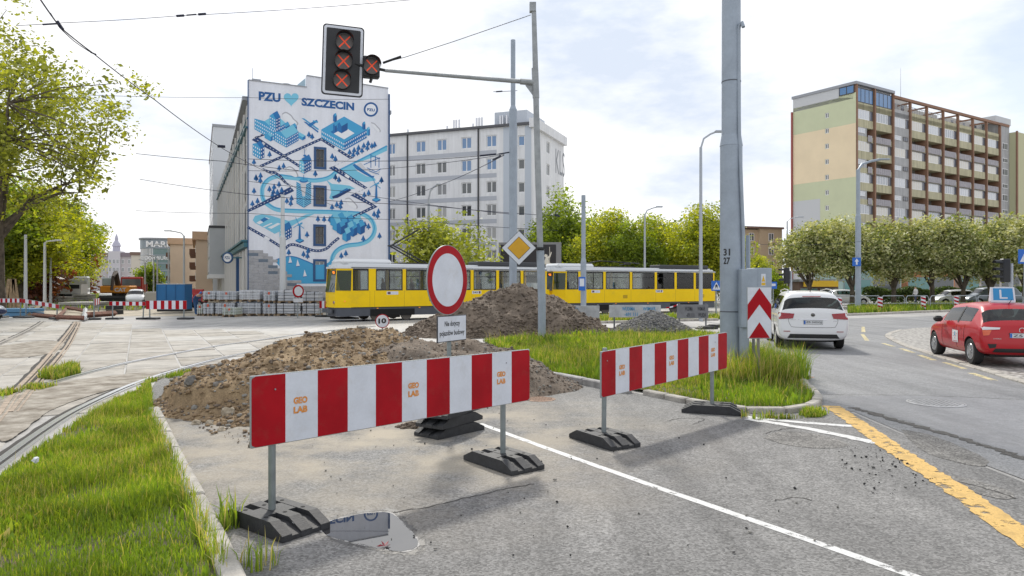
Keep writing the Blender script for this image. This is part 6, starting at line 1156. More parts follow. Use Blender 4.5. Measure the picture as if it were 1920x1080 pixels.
def tlight(label, px, py, Y, base):
    q = P(px, py, Y); t = T('traffic_light', label, 'traffic light', (q.x, q.y, 0)); z = q.z; MB().bbox(-.16, .16, -.12, .14, z - .5, z + .5, .03).build('housing', BLK, t)
    for k in (-.32, 0, .32):
        m_ = MB(); n_ = 10; vis = [(.13 * math.cos(math.pi * i / n_), .13 * math.sin(math.pi * i / n_)) for i in range(n_ + 1)]; m_.add([(-.16, x, z + k + zz_) for x, zz_ in vis] + [(-.48, x, z + k + zz_ * .9 + .01) for x, zz_ in vis], [(i, i + 1, n_ + 2 + i, n_ + 1 + i) for i in range(n_)]); m_.build('visor', BLK, t)
    MB().cyl((.28, .05, 0), (.28, .05, z + .3), .08, n=12).build('post', LG, t); MB().box(.1, .28, 0, .1, z - .2, z + .2).build('bracket', BLK, t)
tlight('black traffic light left of the flowering trees', 1475, 517, 45, 0); tlight('black traffic light above the learner car', 1885, 507, 31, 0)
o = T('bus_stop_sign', 'small blue bus stop sign behind the chevron plate', 'sign', P(1450, 535, 42)); MB().bbox(-.2, .2, -.03, 0, -.2, .2, .01).build('plate', M('sign_blue'), o); MB().box(-.12, .12, -.036, -.031, -.04, .1).build('bus_symbol', SWH, o); z = o.location.z; MB().cyl((0, .04, -z), (0, .04, .2), .035, n=8).build('post', GALV, o)
# striped guide posts, railing at right
for lab, px, py in (('striped guide post right of the lamp post', 1650, 586), ('striped guide post in the middle of the verge', 1731, 584), ('striped guide post left of the learner car', 1793, 581.5), ('striped guide post behind the white car', 1573, 588)):
    c = G(px, py); t = T('guide_post', lab, 'guide post', (c.x, c.y, 0), 0, 'striped guide posts'); MB().bbox(-.17, .17, -.03, .03, .1, 1.05, .02).build('plate', SWH, t); MB().box(-.05, .05, -.08, .08, 0, .1).build('foot', RUB, t)
    for k in range(4):
        z = .12 + k * .26; MB().add([(-.168, -.033, z), (.168, -.033, min(z + .16, 1.04)) if 0 else (.168, -.033, max(z - .10 + .0, .11)), (.168, -.033, max(z + .03, .14)), (-.168, -.033, z + .13)], [(0, 1, 2, 3)]).build('stripe', RED, t)
rt = T('railing', 'grey tubular pedestrian railing in front of the flowering trees', 'railing'); n_ = 34; rm = MB(); w_ = 1.9
rm.tube([(0, 0, 0), (0, 0, .85), (.12, 0, 1.02), (w_ - .12, 0, 1.02), (w_, 0, .85), (w_, 0, 0)], .035, 6); rm.tube([(0, 0, .45), (w_, 0, .45)], .025, 5); rme = rm.mesh('hoop', LG, True); bars = MB()
for i in range(1, 9): bars.cyl((i * w_ / 9, 0, .1), (i * w_ / 9, 0, .45), .010, n=4)
bme = bars.mesh('bars', LG); a_, b_ = Vector(at(1560, 54)), Vector(at(1990, 57)); u = (b_ - a_); k_ = int(u.length / 2.05); an = math.atan2(u.y, u.x); u.normalize(); rt.location = a_; rt.rotation_euler = (0, 0, an)
for i in range(k_): o = link('hoop', rme, rt, (i * 2.05, 0, 0)); link('bars', bme, o)
# stencilled panels on posts in front of the second tram
PNB = M('panel_pale', (.44, .46, .47), .7, var=.15, vs=3, fine=.1, fs=15); PND = M('panel_dark', (.17, .175, .185), .7, var=.15, vs=3); STB = M('stencil_blue', (.04, .25, .47), .7); STK = M('stencil_black', (.04, .042, .05), .7)
for lab, x0, x1, y0, y1, yb, mat, st, posts in (('pale stencilled panel right of the soil heap', 1046, 1124, 573, 596, 619, PNB, STB, (1121,)), ('long pale stencilled panel behind the gravel heap', 1142, 1239, 572, 595, 619, PNB, STB, (1152, 1222)), ('dark grey stencilled panel right of the gravel heap', 1269, 1328, 571, 597, 612, PND, STK, (1274, 1324))):
    Y = 2565 / (yb - 533); c = P((x0 + x1) / 2, 533, Y); t = T('site_hoarding', lab, 'panel', (c.x, c.y, 0), 0, 'stencilled site panels'); hw_ = (x1 - x0) / 2 / F * Y; za, zb = 1.9 - (y1 - 533) / F * Y, 1.9 - (y0 - 533) / F * Y; MB().bbox(-hw_, hw_, -.02, .02, za, zb, .01).build('board', mat, t)
    for i, (s__, fx, fy) in enumerate((('WUDIMA', -.25, .55), ('-691 111', -.15, .1), ('WIMAR', .55, .55), ('WUDA', .6, .1))[:4 if x1 - x0 > 80 or mat is PND else 2]): tb = MB(); text_on(tb, s__, (hw_ * (fx - .25), -.026, za + (zb - za) * fy), (1, 0, 0), (0, 0, 1), hw_ * .5, (zb - za) * .3, 0, .02); tb.build('stencil', st, t)
    for px in posts: x = (px - (x0 + x1) / 2) / F * Y; MB().cyl((x, .04, 0), (x, .04, zb + .05), .035, n=10).build('post', M('panel_post', (.12, .13, .14), .5), t)
c = G(1300, 612); q = P(1255, 578, c.y); t = T('barrier_tape', 'torn red and white tape fluttering on the dark panel', 'tape', (0, 0, 0)); tp_ = dense([P(1249, 578.5, c.y - .1), P(1258, 577, c.y - .16), P(1266, 574.5, c.y - .1), P(1271, 572, c.y - .1)], .05)
for i in range(len(tp_) - 1): MB().add([tp_[i], tp_[i + 1], tp_[i + 1] + Vector((0, .01, .06)), tp_[i] + Vector((0, .01, .06))], [(0, 1, 2, 3)]).build('stripe', RED if (i // 3) % 2 == 0 else SWH, t)
for lab, px, py in (('black rubber foot left of the gravel heap', 1112, 621), ('black rubber foot nearer the gravel heap', 1148, 621), ('black rubber foot beside the dark panel', 1325, 617), ('black rubber foot behind the thick mast', 1342, 614)):
    c = G(px, py); t = T('rubber_foot', lab, 'rubber foot', (c.x, c.y, 0), R(rnd.uniform(-20, 20)), 'loose rubber feet'); rubber_foot(t, (0, 0, .005), 0, 1, 'block')
# ------------------------------------------------------------------ people
def person_mesh(key, joints, edges, root, cols, zones):
    """skinned figure: joints name -> (x,y,z,r); zones(z, x, y) -> material index"""
    me = bpy.data.meshes.new(key); names = list(joints); me.from_pydata([joints[n][:3] for n in names], [(names.index(a), names.index(b)) for a, b in edges], [])
    o = bpy.data.objects.new(key, me); COL.objects.link(o); sk = o.modifiers.new('skin', 'SKIN'); ly = me.skin_vertices[0] if me.skin_vertices else None
    if ly is None:
        bm = bmesh.new(); bm.from_mesh(me); bm.verts.layers.skin.verify(); bm.to_mesh(me); bm.free(); ly = me.skin_vertices[0]
    for i, n in enumerate(names): r_ = joints[n][3]; ly.data[i].radius = r_ if isinstance(r_, tuple) else (r_, r_); ly.data[i].use_root = (n == root)
    o.modifiers.new('sub', 'SUBSURF').levels = 1; bpy.context.view_layer.update(); ev = bpy.data.meshes.new_from_object(o.evaluated_get(bpy.context.evaluated_depsgraph_get())); bpy.data.objects.remove(o)
    ev.materials.clear()
    for c in cols: ev.materials.append(c)
    for p in ev.polygons: p.material_index = zones(p.center); p.use_smooth = True
    return ev
SKIN = M('skin', (.52, .33, .24), .6); HAIR = M('hair_dark', (.05, .035, .025), .7); JEAN = M('jeans', (.05, .07, .12), .8); NAVY = M('work_blue', (.03, .09, .22), .8); WSH = M('shirt_white', (.62, .62, .63), .8); DKC = M('coat_dark', (.05, .05, .06), .8); HVIS = M('hi_vis', (.45, .55, .05), .7)
E_ST = [('pel', 'ch'), ('ch', 'nk'), ('nk', 'hd'), ('hd', 'ht'), ('pel', 'lh'), ('lh', 'lk'), ('lk', 'la'), ('la', 'lt'), ('pel', 'rh'), ('rh', 'rk'), ('rk', 'ra'), ('ra', 'rt'), ('ch', 'ls'), ('ls', 'le'), ('le', 'lw'), ('lw', 'lf'), ('ch', 'rs'), ('rs', 're'), ('re', 'rw'), ('rw', 'rf')]
def standing(bend=0., stride=.1):
    s = math.sin(bend); c_ = math.cos(bend); up = lambda y, z: (y - s * (z - .95), .95 + (z - .95) * c_)
    J = {'pel': (0, 0, .95, (.15, .11)), 'lh': (-.10, 0, .88, .09), 'lk': (-.11, -stride * .6, .5, .062), 'la': (-.11, -stride, .09, .045), 'lt': (-.12, -stride - .14, .04, .035), 'rh': (.10, 0, .88, .09), 'rk': (.11, stride * .3, .5, .062), 'ra': (.11, stride, .09, .045), 'rt': (.12, stride - .14, .04, .035)}
    for n, x, y, z, r_ in (('ch', 0, 0, 1.32, (.17, .12)), ('nk', 0, -.02, 1.5, .055), ('hd', 0, -.05, 1.6, (.08, .09)), ('ht', 0, -.04, 1.73, (.07, .08)), ('ls', -.19, 0, 1.38, .062), ('le', -.25, .02, 1.1, .045), ('lw', -.23, -.12, .88, .034), ('lf', -.22, -.16, .79, .03), ('rs', .19, 0, 1.38, .062), ('re', .26, .03, 1.12, .045), ('rw', .24, -.14, .92, .034), ('rf', .23, -.19, .84, .03)):
        yy, zz = up(y, z); J[n] = (x, yy, zz, r_)
    return J
zon = lambda p: 0 if p.z < .92 else (1 if p.z < 1.48 else (2 if p.z < 1.66 else 3))
walk_m = person_mesh('walker_body', standing(0, .16), E_ST, 'pel', [JEAN, WSH, SKIN, HAIR], zon)
bendJ = standing(.75, .12); bend_m = person_mesh('worker_body', bendJ, E_ST, 'pel', [NAVY, NAVY, SKIN, M('helmet_blue', (.04, .15, .42), .4)], lambda p: 0 if p.y > -.32 or p.z < 1.2 else (2 if p.z < 1.38 else 3))
SJ = standing(0, 0); SJ.update({'lk': (-.12, -.42, .92, .07), 'la': (-.12, -.42, .48, .05), 'lt': (-.12, -.55, .44, .04), 'rk': (.12, -.42, .92, .07), 'ra': (.12, -.42, .48, .05), 'rt': (.12, -.55, .44, .04), 'lw': (-.18, -.3, .98, .034), 'lf': (-.14, -.38, .98, .03), 'rw': (.18, -.3, .98, .034), 'rf': (.14, -.38, .98, .03)})
sit_m = person_mesh('passenger_body', SJ, E_ST, 'pel', [JEAN, DKC, SKIN, HAIR], zon)
DJ = dict(SJ); DJ.update({'lk': (-.12, -.42, 1.08, .07), 'la': (-.12, -.80, .86, .05), 'lt': (-.12, -.90, .92, .04), 'rk': (.12, -.42, 1.08, .07), 'ra': (.12, -.80, .86, .05), 'rt': (.12, -.90, .92, .04), 'lw': (-.16, -.42, 1.16, .034), 'lf': (-.14, -.5, 1.18, .03), 'rw': (.16, -.42, 1.16, .034), 'rf': (.14, -.5, 1.18, .03)})
drive_m = person_mesh('driver_body', DJ, E_ST, 'pel', [JEAN, DKC, SKIN, HAIR], lambda p: 0 if p.z < 1.0 else zon(p))
def person(label, me, loc, rz, sc=1., group=None): o = link('person', me, None, loc, rz); o.scale = (sc,) * 3; return tag(o, label, 'person', group)
c = G(367, 590); person('worker in blue overalls and helmet bending beside the paving pallets', bend_m, (c.x, c.y, 0), R(60), .95)
c = P(1868, 533, 40); person('pedestrian in a white top behind the learner roof sign', walk_m, (c.x, c.y, .03), R(100), .97); c = P(1717, 533, 70); person('distant pedestrian in a white top between the whitebeam trunks', walk_m, (c.x, c.y, 0), R(200), .97)

# ------------------------------------------------------------------ cars
from mathutils.bvhtree import BVHTree
TYRE = M('tyre', (.018, .018, .019), .8, bump=.2, bs=50); RIM = M('alloy', (.48, .49, .50), .3, .8); CGL = glass('car_glass', (.42, .52, .53)); TAIL = M('tail_red', (.30, .008, .012), .2, coat=.5); CHR = M('chrome', (.6, .6, .62), .15, 1.); PLT = M('number_plate', (.62, .64, .66), .5); UNDER = M('black_plastic', (.015, .015, .016), .6); LAMPW = M('lamp_clear', (.65, .66, .68), .15, coat=.5); SEAM = M('panel_gap', (.02, .02, .02), .8)
def loft(st, belt_fr=True):
    """stations (x, zb, belt, roof, w, wr, flags) -> verts, faces, tags"""
    rows = 9; V = []; Fc = []; Tg = []
    for x, zb, belt, roof, w, wr, fl in st:
        half = [(0, zb), (.80 * w, zb), (w * .965, zb + .10), (w, zb + (belt - zb) * .52), (w * .985, belt - .10 * min(1, belt - zb)), (w * .95, belt), (wr, roof - .05), (wr * .78, roof - .005), (0, roof + .02)]
        ring = half + [(-y, z) for y, z in half[-2:0:-1]]; V += [(x, y, z) for y, z in ring]
    n = 16
    for i in range(len(st) - 1):
        fl = st[i][6]
        for j in range(n):
            k = min(j, 15 - j); tg = 0
            if k == 5 and 's' in fl: tg = 2 if j == 5 else 3
            if k in (6, 7) and 'r' in fl: tg = 1
            if k in (6, 7) and 'f' in fl: tg = 4
            Fc.append((i * n + j, (i + 1) * n + j, (i + 1) * n + (j + 1) % n, i * n + (j + 1) % n)); Tg.append(tg)
    Fc.append(tuple(range(n))); Tg.append(0); Fc.append(tuple((len(st) - 1) * n + j for j in range(n))[::-1]); Tg.append(0); return V, Fc, Tg
_cars = {}
def car_geo(key, st, axles, wr_, w):
    if key in _cars: return _cars[key]
    V, Fc, Tg = loft(st); me = bpy.data.meshes.new(key); me.from_pydata(V, [], Fc); dm = [bpy.data.materials.new('slot%d' % i) for i in range(6)]
    for d_ in dm: me.materials.append(d_)
    me.polygons.foreach_set('material_index', Tg); bm = bmesh.new(); bm.from_mesh(me); bmesh.ops.recalc_face_normals(bm, faces=bm.faces); bm.to_mesh(me); bm.free()
    o = bpy.data.objects.new(key, me); COL.objects.link(o); o.modifiers.new('s', 'SUBSURF').levels = 2; cuts = []
    for ax_ in axles:
        for s_ in (-1, 1):
            mb = MB().lathe([(wr_ * 1.16, s_ * (w - .30)), (wr_ * 1.16, s_ * (w + .3))], 36, 5, Matrix.Translation((ax_, 0, wr_)), 'y'); cm = mb.mesh('cut', dm); co = bpy.data.objects.new('cut', cm); COL.objects.link(co); cuts.append(co); b = o.modifiers.new('b', 'BOOLEAN'); b.operation = 'DIFFERENCE'; b.object = co; b.solver = 'EXACT'
    bpy.context.view_layer.update(); ev = bpy.data.meshes.new_from_object(o.evaluated_get(bpy.context.evaluated_depsgraph_get()))
    vs = [v.co.copy() for v in ev.vertices]; groups = {}
    names = [m_.name if m_ else '' for m_ in ev.materials]
    for p in ev.polygons:
        nm = names[p.material_index]; k = next((i for i, d_ in enumerate(dm) if d_.name == nm), 0); groups.setdefault(k, []).append(tuple(p.vertices))
    bvh = BVHTree.FromPolygons(vs, [f for g in groups.values() for f in g]); bpy.data.objects.remove(o)
    for co in cuts: bpy.data.objects.remove(co)
    res = {}
    for k, fs in groups.items():
        used = sorted({i for f in fs for i in f}); mp_ = {u: i for i, u in enumerate(used)}; res[k] = ([tuple(vs[u]) for u in used], [tuple(mp_[i] for i in f) for f in fs])
    _cars[key] = (res, bvh); return _cars[key]
def car(label, key, st, axles, wrad, w, paint, loc, rz, group=None, name='car'):
    res, bvh = car_geo(key, st, axles, wrad, w); t = T(name, label, 'car', loc, rz, group); nm = {0: ('body', paint), 1: ('rear_window', CGL), 2: ('side_window', CGL), 3: ('side_window', CGL), 4: ('windscreen', CGL), 5: ('wheel_arch', UNDER)}
    for k, (v, f) in res.items():
        mk = key + nm[k][1].name + str(k)
        if mk not in _cars: mb = MB(); mb.v, mb.f, mb.m = list(v), list(f), [0] * len(f); _cars[mk] = mb.mesh(nm[k][0], nm[k][1], True)
        link(nm[k][0], _cars[mk], t)
    if key + 'wheel' not in _cars:
        ty = MB().lathe([(wrad * .60, -.03), (wrad * .66, -.10), (wrad * .93, -.105), (wrad, -.08), (wrad, .08), (wrad * .93, .105), (wrad * .66, .10), (wrad * .60, .03)], 36, axis='y'); rm = MB().lathe([(wrad * .64, -.085), (wrad * .60, -.10), (wrad * .56, -.06)], 36, axis='y')
        for i in range(10):
            a = 6.2832 * i / 10; X = Matrix.Rotation(a, 4, 'Y'); rm.box(wrad * .10, wrad * .60, -.098, -.07, -wrad * .055, wrad * .055, 0, X)
        rm.lathe([(wrad * .15, -.06), (wrad * .15, -.105), (wrad * .05, -.108)], 14, axis='y'); _cars[key + 'wheel'] = (ty.mesh('tyre', TYRE, True), rm.mesh('rim', RIM), MB().lathe([(wrad * .6, -.04), (wrad * .6, .05)], 24, axis='y').mesh('brake_disc', UNDER))
    for ax_ in axles:
        for s_ in (-1, 1):
            o = link('wheel', _cars[key + 'wheel'][0], t, (ax_, s_ * (w - .125), wrad), 0 if s_ < 0 else math.pi); link('rim', _cars[key + 'wheel'][1], o); link('brake_disc', _cars[key + 'wheel'][2], o)
    MB().box(axles[0] - .3, axles[1] + .3, -w + .32, w - .32, .2, .5).build('underbody', UNDER, t); bz = st[6][2]
    if key + 'seat' not in _cars:
        sm = MB(); sm.bbox(-.08, .10, -.24, .24, .3, bz + .12, .06); sm.bbox(-.06, .05, -.13, .13, bz + .14, bz + .33, .05); _cars[key + 'seat'] = sm.mesh('seat', M('seat_fabric', (.035, .037, .04), .8)); _cars[key + 'tub'] = MB().box(.35, axles[1] + .1, -w + .12, w - .12, .5, bz - .16).mesh('cabin_tub', UNDER)
    link('cabin_tub', _cars[key + 'tub'], t); fx = axles[1] - 1.35
    for x, y in ((fx, -.38), (fx, .38), (fx - .85, -.40), (fx - .85, .40)): link('seat', _cars[key + 'seat'], t, (x, y, 0))
    MB().bbox(axles[1] - .55, axles[1] - .1, -w + .15, w - .15, bz - .3, bz - .02, .06).build('dashboard', UNDER, t); MB().tube([(fx + .45, .38, bz - .05), (fx + .5, .38, bz + .1)], .16, 12).build('steering_wheel', UNDER, t)
    return t, bvh
def rear_x(bvh, y, z):
    h = bvh.ray_cast(Vector((-2, y, z)), Vector((1, 0, 0))); return h[0].x if h[0] is not None else .2
def side_y(bvh, x, z, s_=1):
    h = bvh.ray_cast(Vector((x, s_ * 3, z)), Vector((0, -s_, 0))); return h[0].y if h[0] is not None else s_ * .8
def rear_decal(t, bvh, name, outline, mat, off=.006, n=6):
    """patch following the rear surface; outline = 4 corners (y,z) tl tr br bl"""
    (a, b, c_, d_) = [Vector(q) for q in outline]; mb = MB(); vs = []
    for i in range(n + 1):
        for j in range(n + 1): p = a.lerp(b, j / n).lerp(d_.lerp(c_, j / n), i / n); vs.append((rear_x(bvh, p.x, p.y) - off, p.x, p.y))
    mb.add(vs, [(i * (n + 1) + j, i * (n + 1) + j + 1, (i + 1) * (n + 1) + j + 1, (i + 1) * (n + 1) + j) for i in range(n) for j in range(n)]); return mb.build(name, mat, t, True)
def side_decal(t, bvh, name, outline, mat, off=.006, n=6, s_=1):
    (a, b, c_, d_) = [Vector(q) for q in outline]; mb = MB(); vs = []
    for i in range(n + 1):
        for j in range(n + 1): p = a.lerp(b, j / n).lerp(d_.lerp(c_, j / n), i / n); vs.append((p.x, side_y(bvh, p.x, p.y, s_) + s_ * off, p.y))
    mb.add(vs, [(i * (n + 1) + j, i * (n + 1) + j + 1, (i + 1) * (n + 1) + j + 1, (i + 1) * (n + 1) + j) for i in range(n) for j in range(n)]); return mb.build(name, mat, t, True)
def plate_on(t, bvh, y0, y1, z0, z1, text):
    xr = min(rear_x(bvh, y, (z0 + z1) / 2) for y in (y0, 0, y1)) - .012; o = MB().box(xr, xr + .03, y0, y1, z0, z1).build('number_plate', PLT, t); MB().box(xr - .002, xr, y1 - .045, y1 - .003, z0 + .004, z1 - .004).build('country_strip', M('sign_blue'), o); mb = MB(); text_on(mb, text, (xr - .004, y1 - .06, z0 + (z1 - z0) * .2), (0, -1, 0), (0, 0, 1), (y1 - y0) - .085, (z1 - z0) * .6, 0, .01); mb.build('lettering', M('letter_black'), o); MB().box(xr + .001, xr + .025, y0 - .006, y1 + .006, z0 - .006, z1 + .006).build('plate_frame', UNDER, o)
WPT = M('white_car_paint', (.70, .71, .72), .3, coat=.6); RPT = M('red_car_paint', (.42, .004, .012), .35, spec=.3, coat=.45); GPT = M('grey_car_paint', (.16, .19, .22), .3, .3, coat=.6); BPT = M('blue_car_paint', (.01, .02, .07), .25, coat=1.)
MPV = [(0, .36, .52, .56, .84, .80, ''), (.03, .30, .70, .76, .92, .85, ''), (.07, .28, .98, 1.06, .945, .87, ''), (.10, .27, 1.04, 1.13, .95, .865, 'r'), (.34, .25, 1.07, 1.56, .955, .72, ''), (.46, .24, 1.075, 1.63, .96, .70, ''), (.62, .22, 1.075, 1.665, .96, .69, 's'), (1.25, .2, 1.07, 1.69, .96, .69, 's'), (1.32, .2, 1.07, 1.69, .96, .69, 's'), (2.2, .2, 1.05, 1.685, .96, .69, 's'), (2.28, .2, 1.05, 1.68, .96, .69, 's'), (3.05, .2, 1.02, 1.60, .95, .66, ''), (3.15, .2, 1.01, 1.55, .95, .67, 'f'), (3.75, .22, 1.0, 1.08, .94, .80, ''), (4.3, .25, .88, .93, .90, .75, ''), (4.7, .30, .62, .70, .80, .65, ''), (4.78, .36, .5, .56, .7, .6, '')]
HAT = [(0, .36, .50, .55, .72, .68, ''), (.03, .32, .68, .74, .80, .74, ''), (.08, .28, .86, .93, .83, .76, ''), (.13, .26, .90, .985, .835, .755, 'r'), (.52, .23, .93, 1.33, .84, .62, ''), (.70, .22, .93, 1.39, .845, .60, 's'), (.80, .2, .925, 1.41, .845, .595, 's'), (1.42, .19, .90, 1.43, .845, .59, 's'), (1.50, .19, .90, 1.43, .845, .59, 's'), (2.35, .19, .87, 1.38, .845, .58, 's'), (2.42, .19, .865, 1.36, .845, .585, 'f'), (3.02, .2, .85, .92, .84, .68, ''), (3.45, .22, .74, .79, .80, .66, ''), (3.72, .28, .52, .60, .68, .56, ''), (3.78, .34, .44, .5, .6, .5, '')]
# white people carrier
hd = Vector((.25, .968, 0)).normalized(); vw, bv = car('white people carrier driving away beside the chevron plate', 'mpv', MPV, (.92, 3.78), .325, .955, WPT, (8.62, 20.6, .012), math.atan2(hd.y, hd.x))
for s_ in (1, -1): rear_decal(vw, bv, 'tail_light', [(s_ * .50, 1.04), (s_ * .925, 1.075), (s_ * .925, .88), (s_ * .54, .905)], TAIL, .014)
plate_on(vw, bv, -.25, .25, .74, .85, 'ZS 342GJ'); x_ = rear_x(bv, 0, 1.02)
o = MB().lathe([(.062, -.01), (.062, .004)], 24, 0, Matrix.Translation((x_, 0, 1.005)) @ Matrix.Rotation(R(-90), 4, 'Z') , 'y').build('badge', CHR, vw); MB().lathe([(.050, -.013), (.050, -.009)], 24, 0, Matrix.Translation((x_, 0, 1.005)) @ Matrix.Rotation(R(-90), 4, 'Z'), 'y').build('badge_field', UNDER, o)
mb = MB(); xq = x_ - .017
for pts in ([(-.034, .034), (-.012, -.040), (0, -.010), (.012, -.040), (.034, .034)], [(-.018, .042), (0, .006), (.018, .042)]): mb.tube([(xq, -y, 1.005 + z) for y, z in pts], .006, 5)
mb.build('badge_letters', CHR, o)
rear_decal(vw, bv, 'tailgate_trim', [(-.40, .895), (.40, .895), (.40, .875), (-.40, .875)], CHR, .008, 4); rear_decal(vw, bv, 'lower_bumper', [(-.62, .46), (.62, .46), (.70, .34), (-.70, .34)], UNDER, .012)
for s_ in (1, -1): rear_decal(vw, bv, 'reflector', [(s_ * .62, .545), (s_ * .80, .545), (s_ * .80, .525), (s_ * .62, .525)], TAIL, .010, 3)
for pts in ([(-.62, 1.06), (-.66, .85), (-.60, .70), (-.48, .655), (.48, .655), (.60, .70), (.66, .85), (.62, 1.06)],): mb = MB(); mb.tube([(rear_x(bv, y, z) - .002, y, z) for y, z in [(q.x, q.y) for q in dense([Vector((*a, 0)) for a in pts], .05)]], .0045, 4); mb.build('tailgate_gap', SEAM, vw)
rear_decal(vw, bv, 'brake_light', [(-.25, 1.545), (.25, 1.545), (.25, 1.525), (-.25, 1.525)], TAIL, .012, 4); MB().tube([(.62, 0, 1.67), (.52, 0, 1.74)], .012, 5).build('antenna', UNDER, vw)
for s_ in (1, -1):
    MB().tube([(.65, s_ * .60, 1.66), (.72, s_ * .60, 1.72), (1.6, s_ * .61, 1.745), (2.6, s_ * .60, 1.70), (2.7, s_ * .59, 1.65)], .018, 7).build('roof_rail', CHR, vw, True); MB().bbox(3.0, 3.18, s_ * 1.03 - .10, s_ * 1.03 + .10, 1.02, 1.18, .04).build('mirror', UNDER, vw)
for xx in (1.30, 2.25, 3.1): mb = MB(); mb.tube([(xx, side_y(bv, xx, z) + .001, z) for z in (.3, .45, .6, .75, .9, 1.0)], .0045, 4); mb.build('door_gap', SEAM, vw)
side_decal(vw, bv, 'door_handle', [(1.38, .98), (1.58, .98), (1.58, .95), (1.38, .95)], WPT, .02, 2)
mb = MB(); text_on(mb, 'SHARAN', (rear_x(bv, .5, .86) - .006, .64, .855), (0, -1, 0), (0, 0, 1), .17, .022, 0); text_on(mb, 'TDI', (rear_x(bv, -.55, .83) - .006, -.52, .82), (0, -1, 0), (0, 0, 1), .1, .022, 0); mb.build('model_lettering', CHR, vw)
# red learner hatchback
hd = Vector((.22, .975, 0)).normalized(); ya, by = car('red learner driver hatchback leaving at the right frame edge', 'hatch', HAT, (.66, 3.04), .30, .845, RPT, (11.32, 15.95, .046), math.atan2(hd.y, hd.x)); 
for s_ in (1, -1):
    rear_decal(ya, by, 'tail_light', [(s_ * .42, .885), (s_ * .79, .90), (s_ * .78, .83), (s_ * .44, .845)], LAMPW, .012); rear_decal(ya, by, 'tail_light', [(s_ * .60, .828), (s_ * .785, .828), (s_ * .775, .70), (s_ * .66, .715)], M('tail_orange', (.62, .10, .03), .2, coat=.5), .013); rear_decal(ya, by, 'bumper_vent', [(s_ * .52, .52), (s_ * .70, .52), (s_ * .66, .42), (s_ * .54, .44)], UNDER, .010, 3)
plate_on(ya, by, -.25, .25, .66, .76, 'ZS 56'); rear_decal(ya, by, 'lower_bumper', [(-.55, .42), (.55, .42), (.60, .33), (-.60, .33)], UNDER, .012); x_ = rear_x(by, 0, .83)
o = MB().lathe([(.06, -.01), (.06, .004)], 24, 0, Matrix.Translation((x_, 0, .83)) @ Matrix.Rotation(R(-90), 4, 'Z'), 'y').build('badge', CHR, ya); MB().lathe([(.046, -.013), (.046, -.009)], 24, 0, Matrix.Translation((x_, 0, .83)) @ Matrix.Rotation(R(-90), 4, 'Z'), 'y').build('badge_field', RPT, o)
mb = MB(); text_on(mb, 'HYBRID', (rear_x(by, .5, .63) - .006, .58, .625), (0, -1, 0), (0, 0, 1), .16, .024, 0); mb.build('model_lettering', CHR, ya)
for xx, zt in ((.98, .92), (1.46, .9), (2.40, .86)): mb = MB(); mb.tube([(xx + (.0 if xx > 1 else .06 * (.6 - z)), side_y(by, xx, z) + .001, z) for z in [.26 + (zt - .28) * i / 8 for i in range(9)]], .0045, 4); mb.build('door_gap', SEAM, ya)
for xx in (1.15, 2.0 - .42): side_decal(ya, by, 'door_handle', [(xx, .82), (xx + .17, .82), (xx + .17, .79), (xx, .79)], RPT, .02, 2)
st_ = side_decal(ya, by, 'door_sticker', [(1.32, .74), (1.68, .745), (1.68, .45), (1.32, .45)], M('sticker_white', (.68, .68, .68), .5), .008)
mb = MB()
for i, (x, z, m_) in enumerate(((1.60, .66, 0), (1.56, .60, 0), (1.50, .55, 0), (1.44, .60, 0), (1.40, .66, 0), (1.50, .68, 1), (1.50, .63, 1))): mb.add([(x + .018 * (1.5 if m_ else 1) * math.cos(a), side_y(by, x, z) + .012, z + .018 * (1.5 if m_ else 1) * math.sin(a)) for a in [6.28 * k / 8 for k in range(8)]], [tuple(range(8))], m_)
mb.add([(x, side_y(by, x, z) + .012, z) for x, z in ((1.36, .485), (1.64, .485), (1.64, .47), (1.36, .47))], [(0, 1, 2, 3)], 0); mb.build('sticker_print', [M('sticker_pink', (.55, .12, .22), .5), M('sticker_blue', (.05, .3, .5), .5)], st_)
for s_ in (1, -1): o = MB().bbox(2.30, 2.48, s_ * .93 - .10, s_ * .93 + .10, .90, 1.05, .05).build('mirror', UNDER, ya)
MB().tube([(.7, .0, 1.40), (.56, .0, 1.50)], .008, 5).build('antenna', UNDER, ya)
ls = T('learner_roof_sign', 'blue L learner plate standing on the red car roof', 'roof sign', ya.matrix_basis @ Vector((1.05, .0, 1.425)), ya.rotation_euler[2] - R(90) + R(-6)); MB().prism([(-.24, -.11), (.24, -.11), (.24, .11), (-.24, .11)], 0, .03).build('base', SWH, ls)
MB().add([(-.25, -.10, .03), (.25, -.10, .03), (.25, .10, .03), (-.25, .10, .03), (-.235, -.03, .36), (.235, -.03, .36), (.235, .03, .36), (-.235, .03, .36)], [(0, 1, 5, 4), (1, 2, 6, 5), (2, 3, 7, 6), (3, 0, 4, 7), (4, 5, 6, 7), (0, 3, 2, 1)]).build('wedge', SWH, ls)
yv = lambda z: -.10 + .07 * (z - .03) / .33
MB().add([(x, yv(z) - .003, z) for x, z in ((-.20, .055), (.21, .055), (.20, .335), (-.195, .335))], [(0, 1, 2, 3)]).build('blue_field', M('learner_blue', (.02, .24, .52), .4), ls); MB().add([(x, yv(z) - .006, z) for x, z in ((-.07, .09), (.09, .09), (.09, .125), (-.03, .125), (-.03, .30), (-.07, .30))], [(0, 1, 2, 3), (0, 3, 4, 5)]).build('letter', SWH, ls)
for cr, lab in ((vw, 'driver of the white people carrier seen through its rear window'), (ya, 'driver of the red learner car seen through its glass')):
    p = cr.matrix_basis @ Vector((2.45 if cr is vw else 1.72, .38, -.30 if cr is vw else -.38)); person(lab, drive_m, p, cr.rotation_euler[2] + R(90), .86)
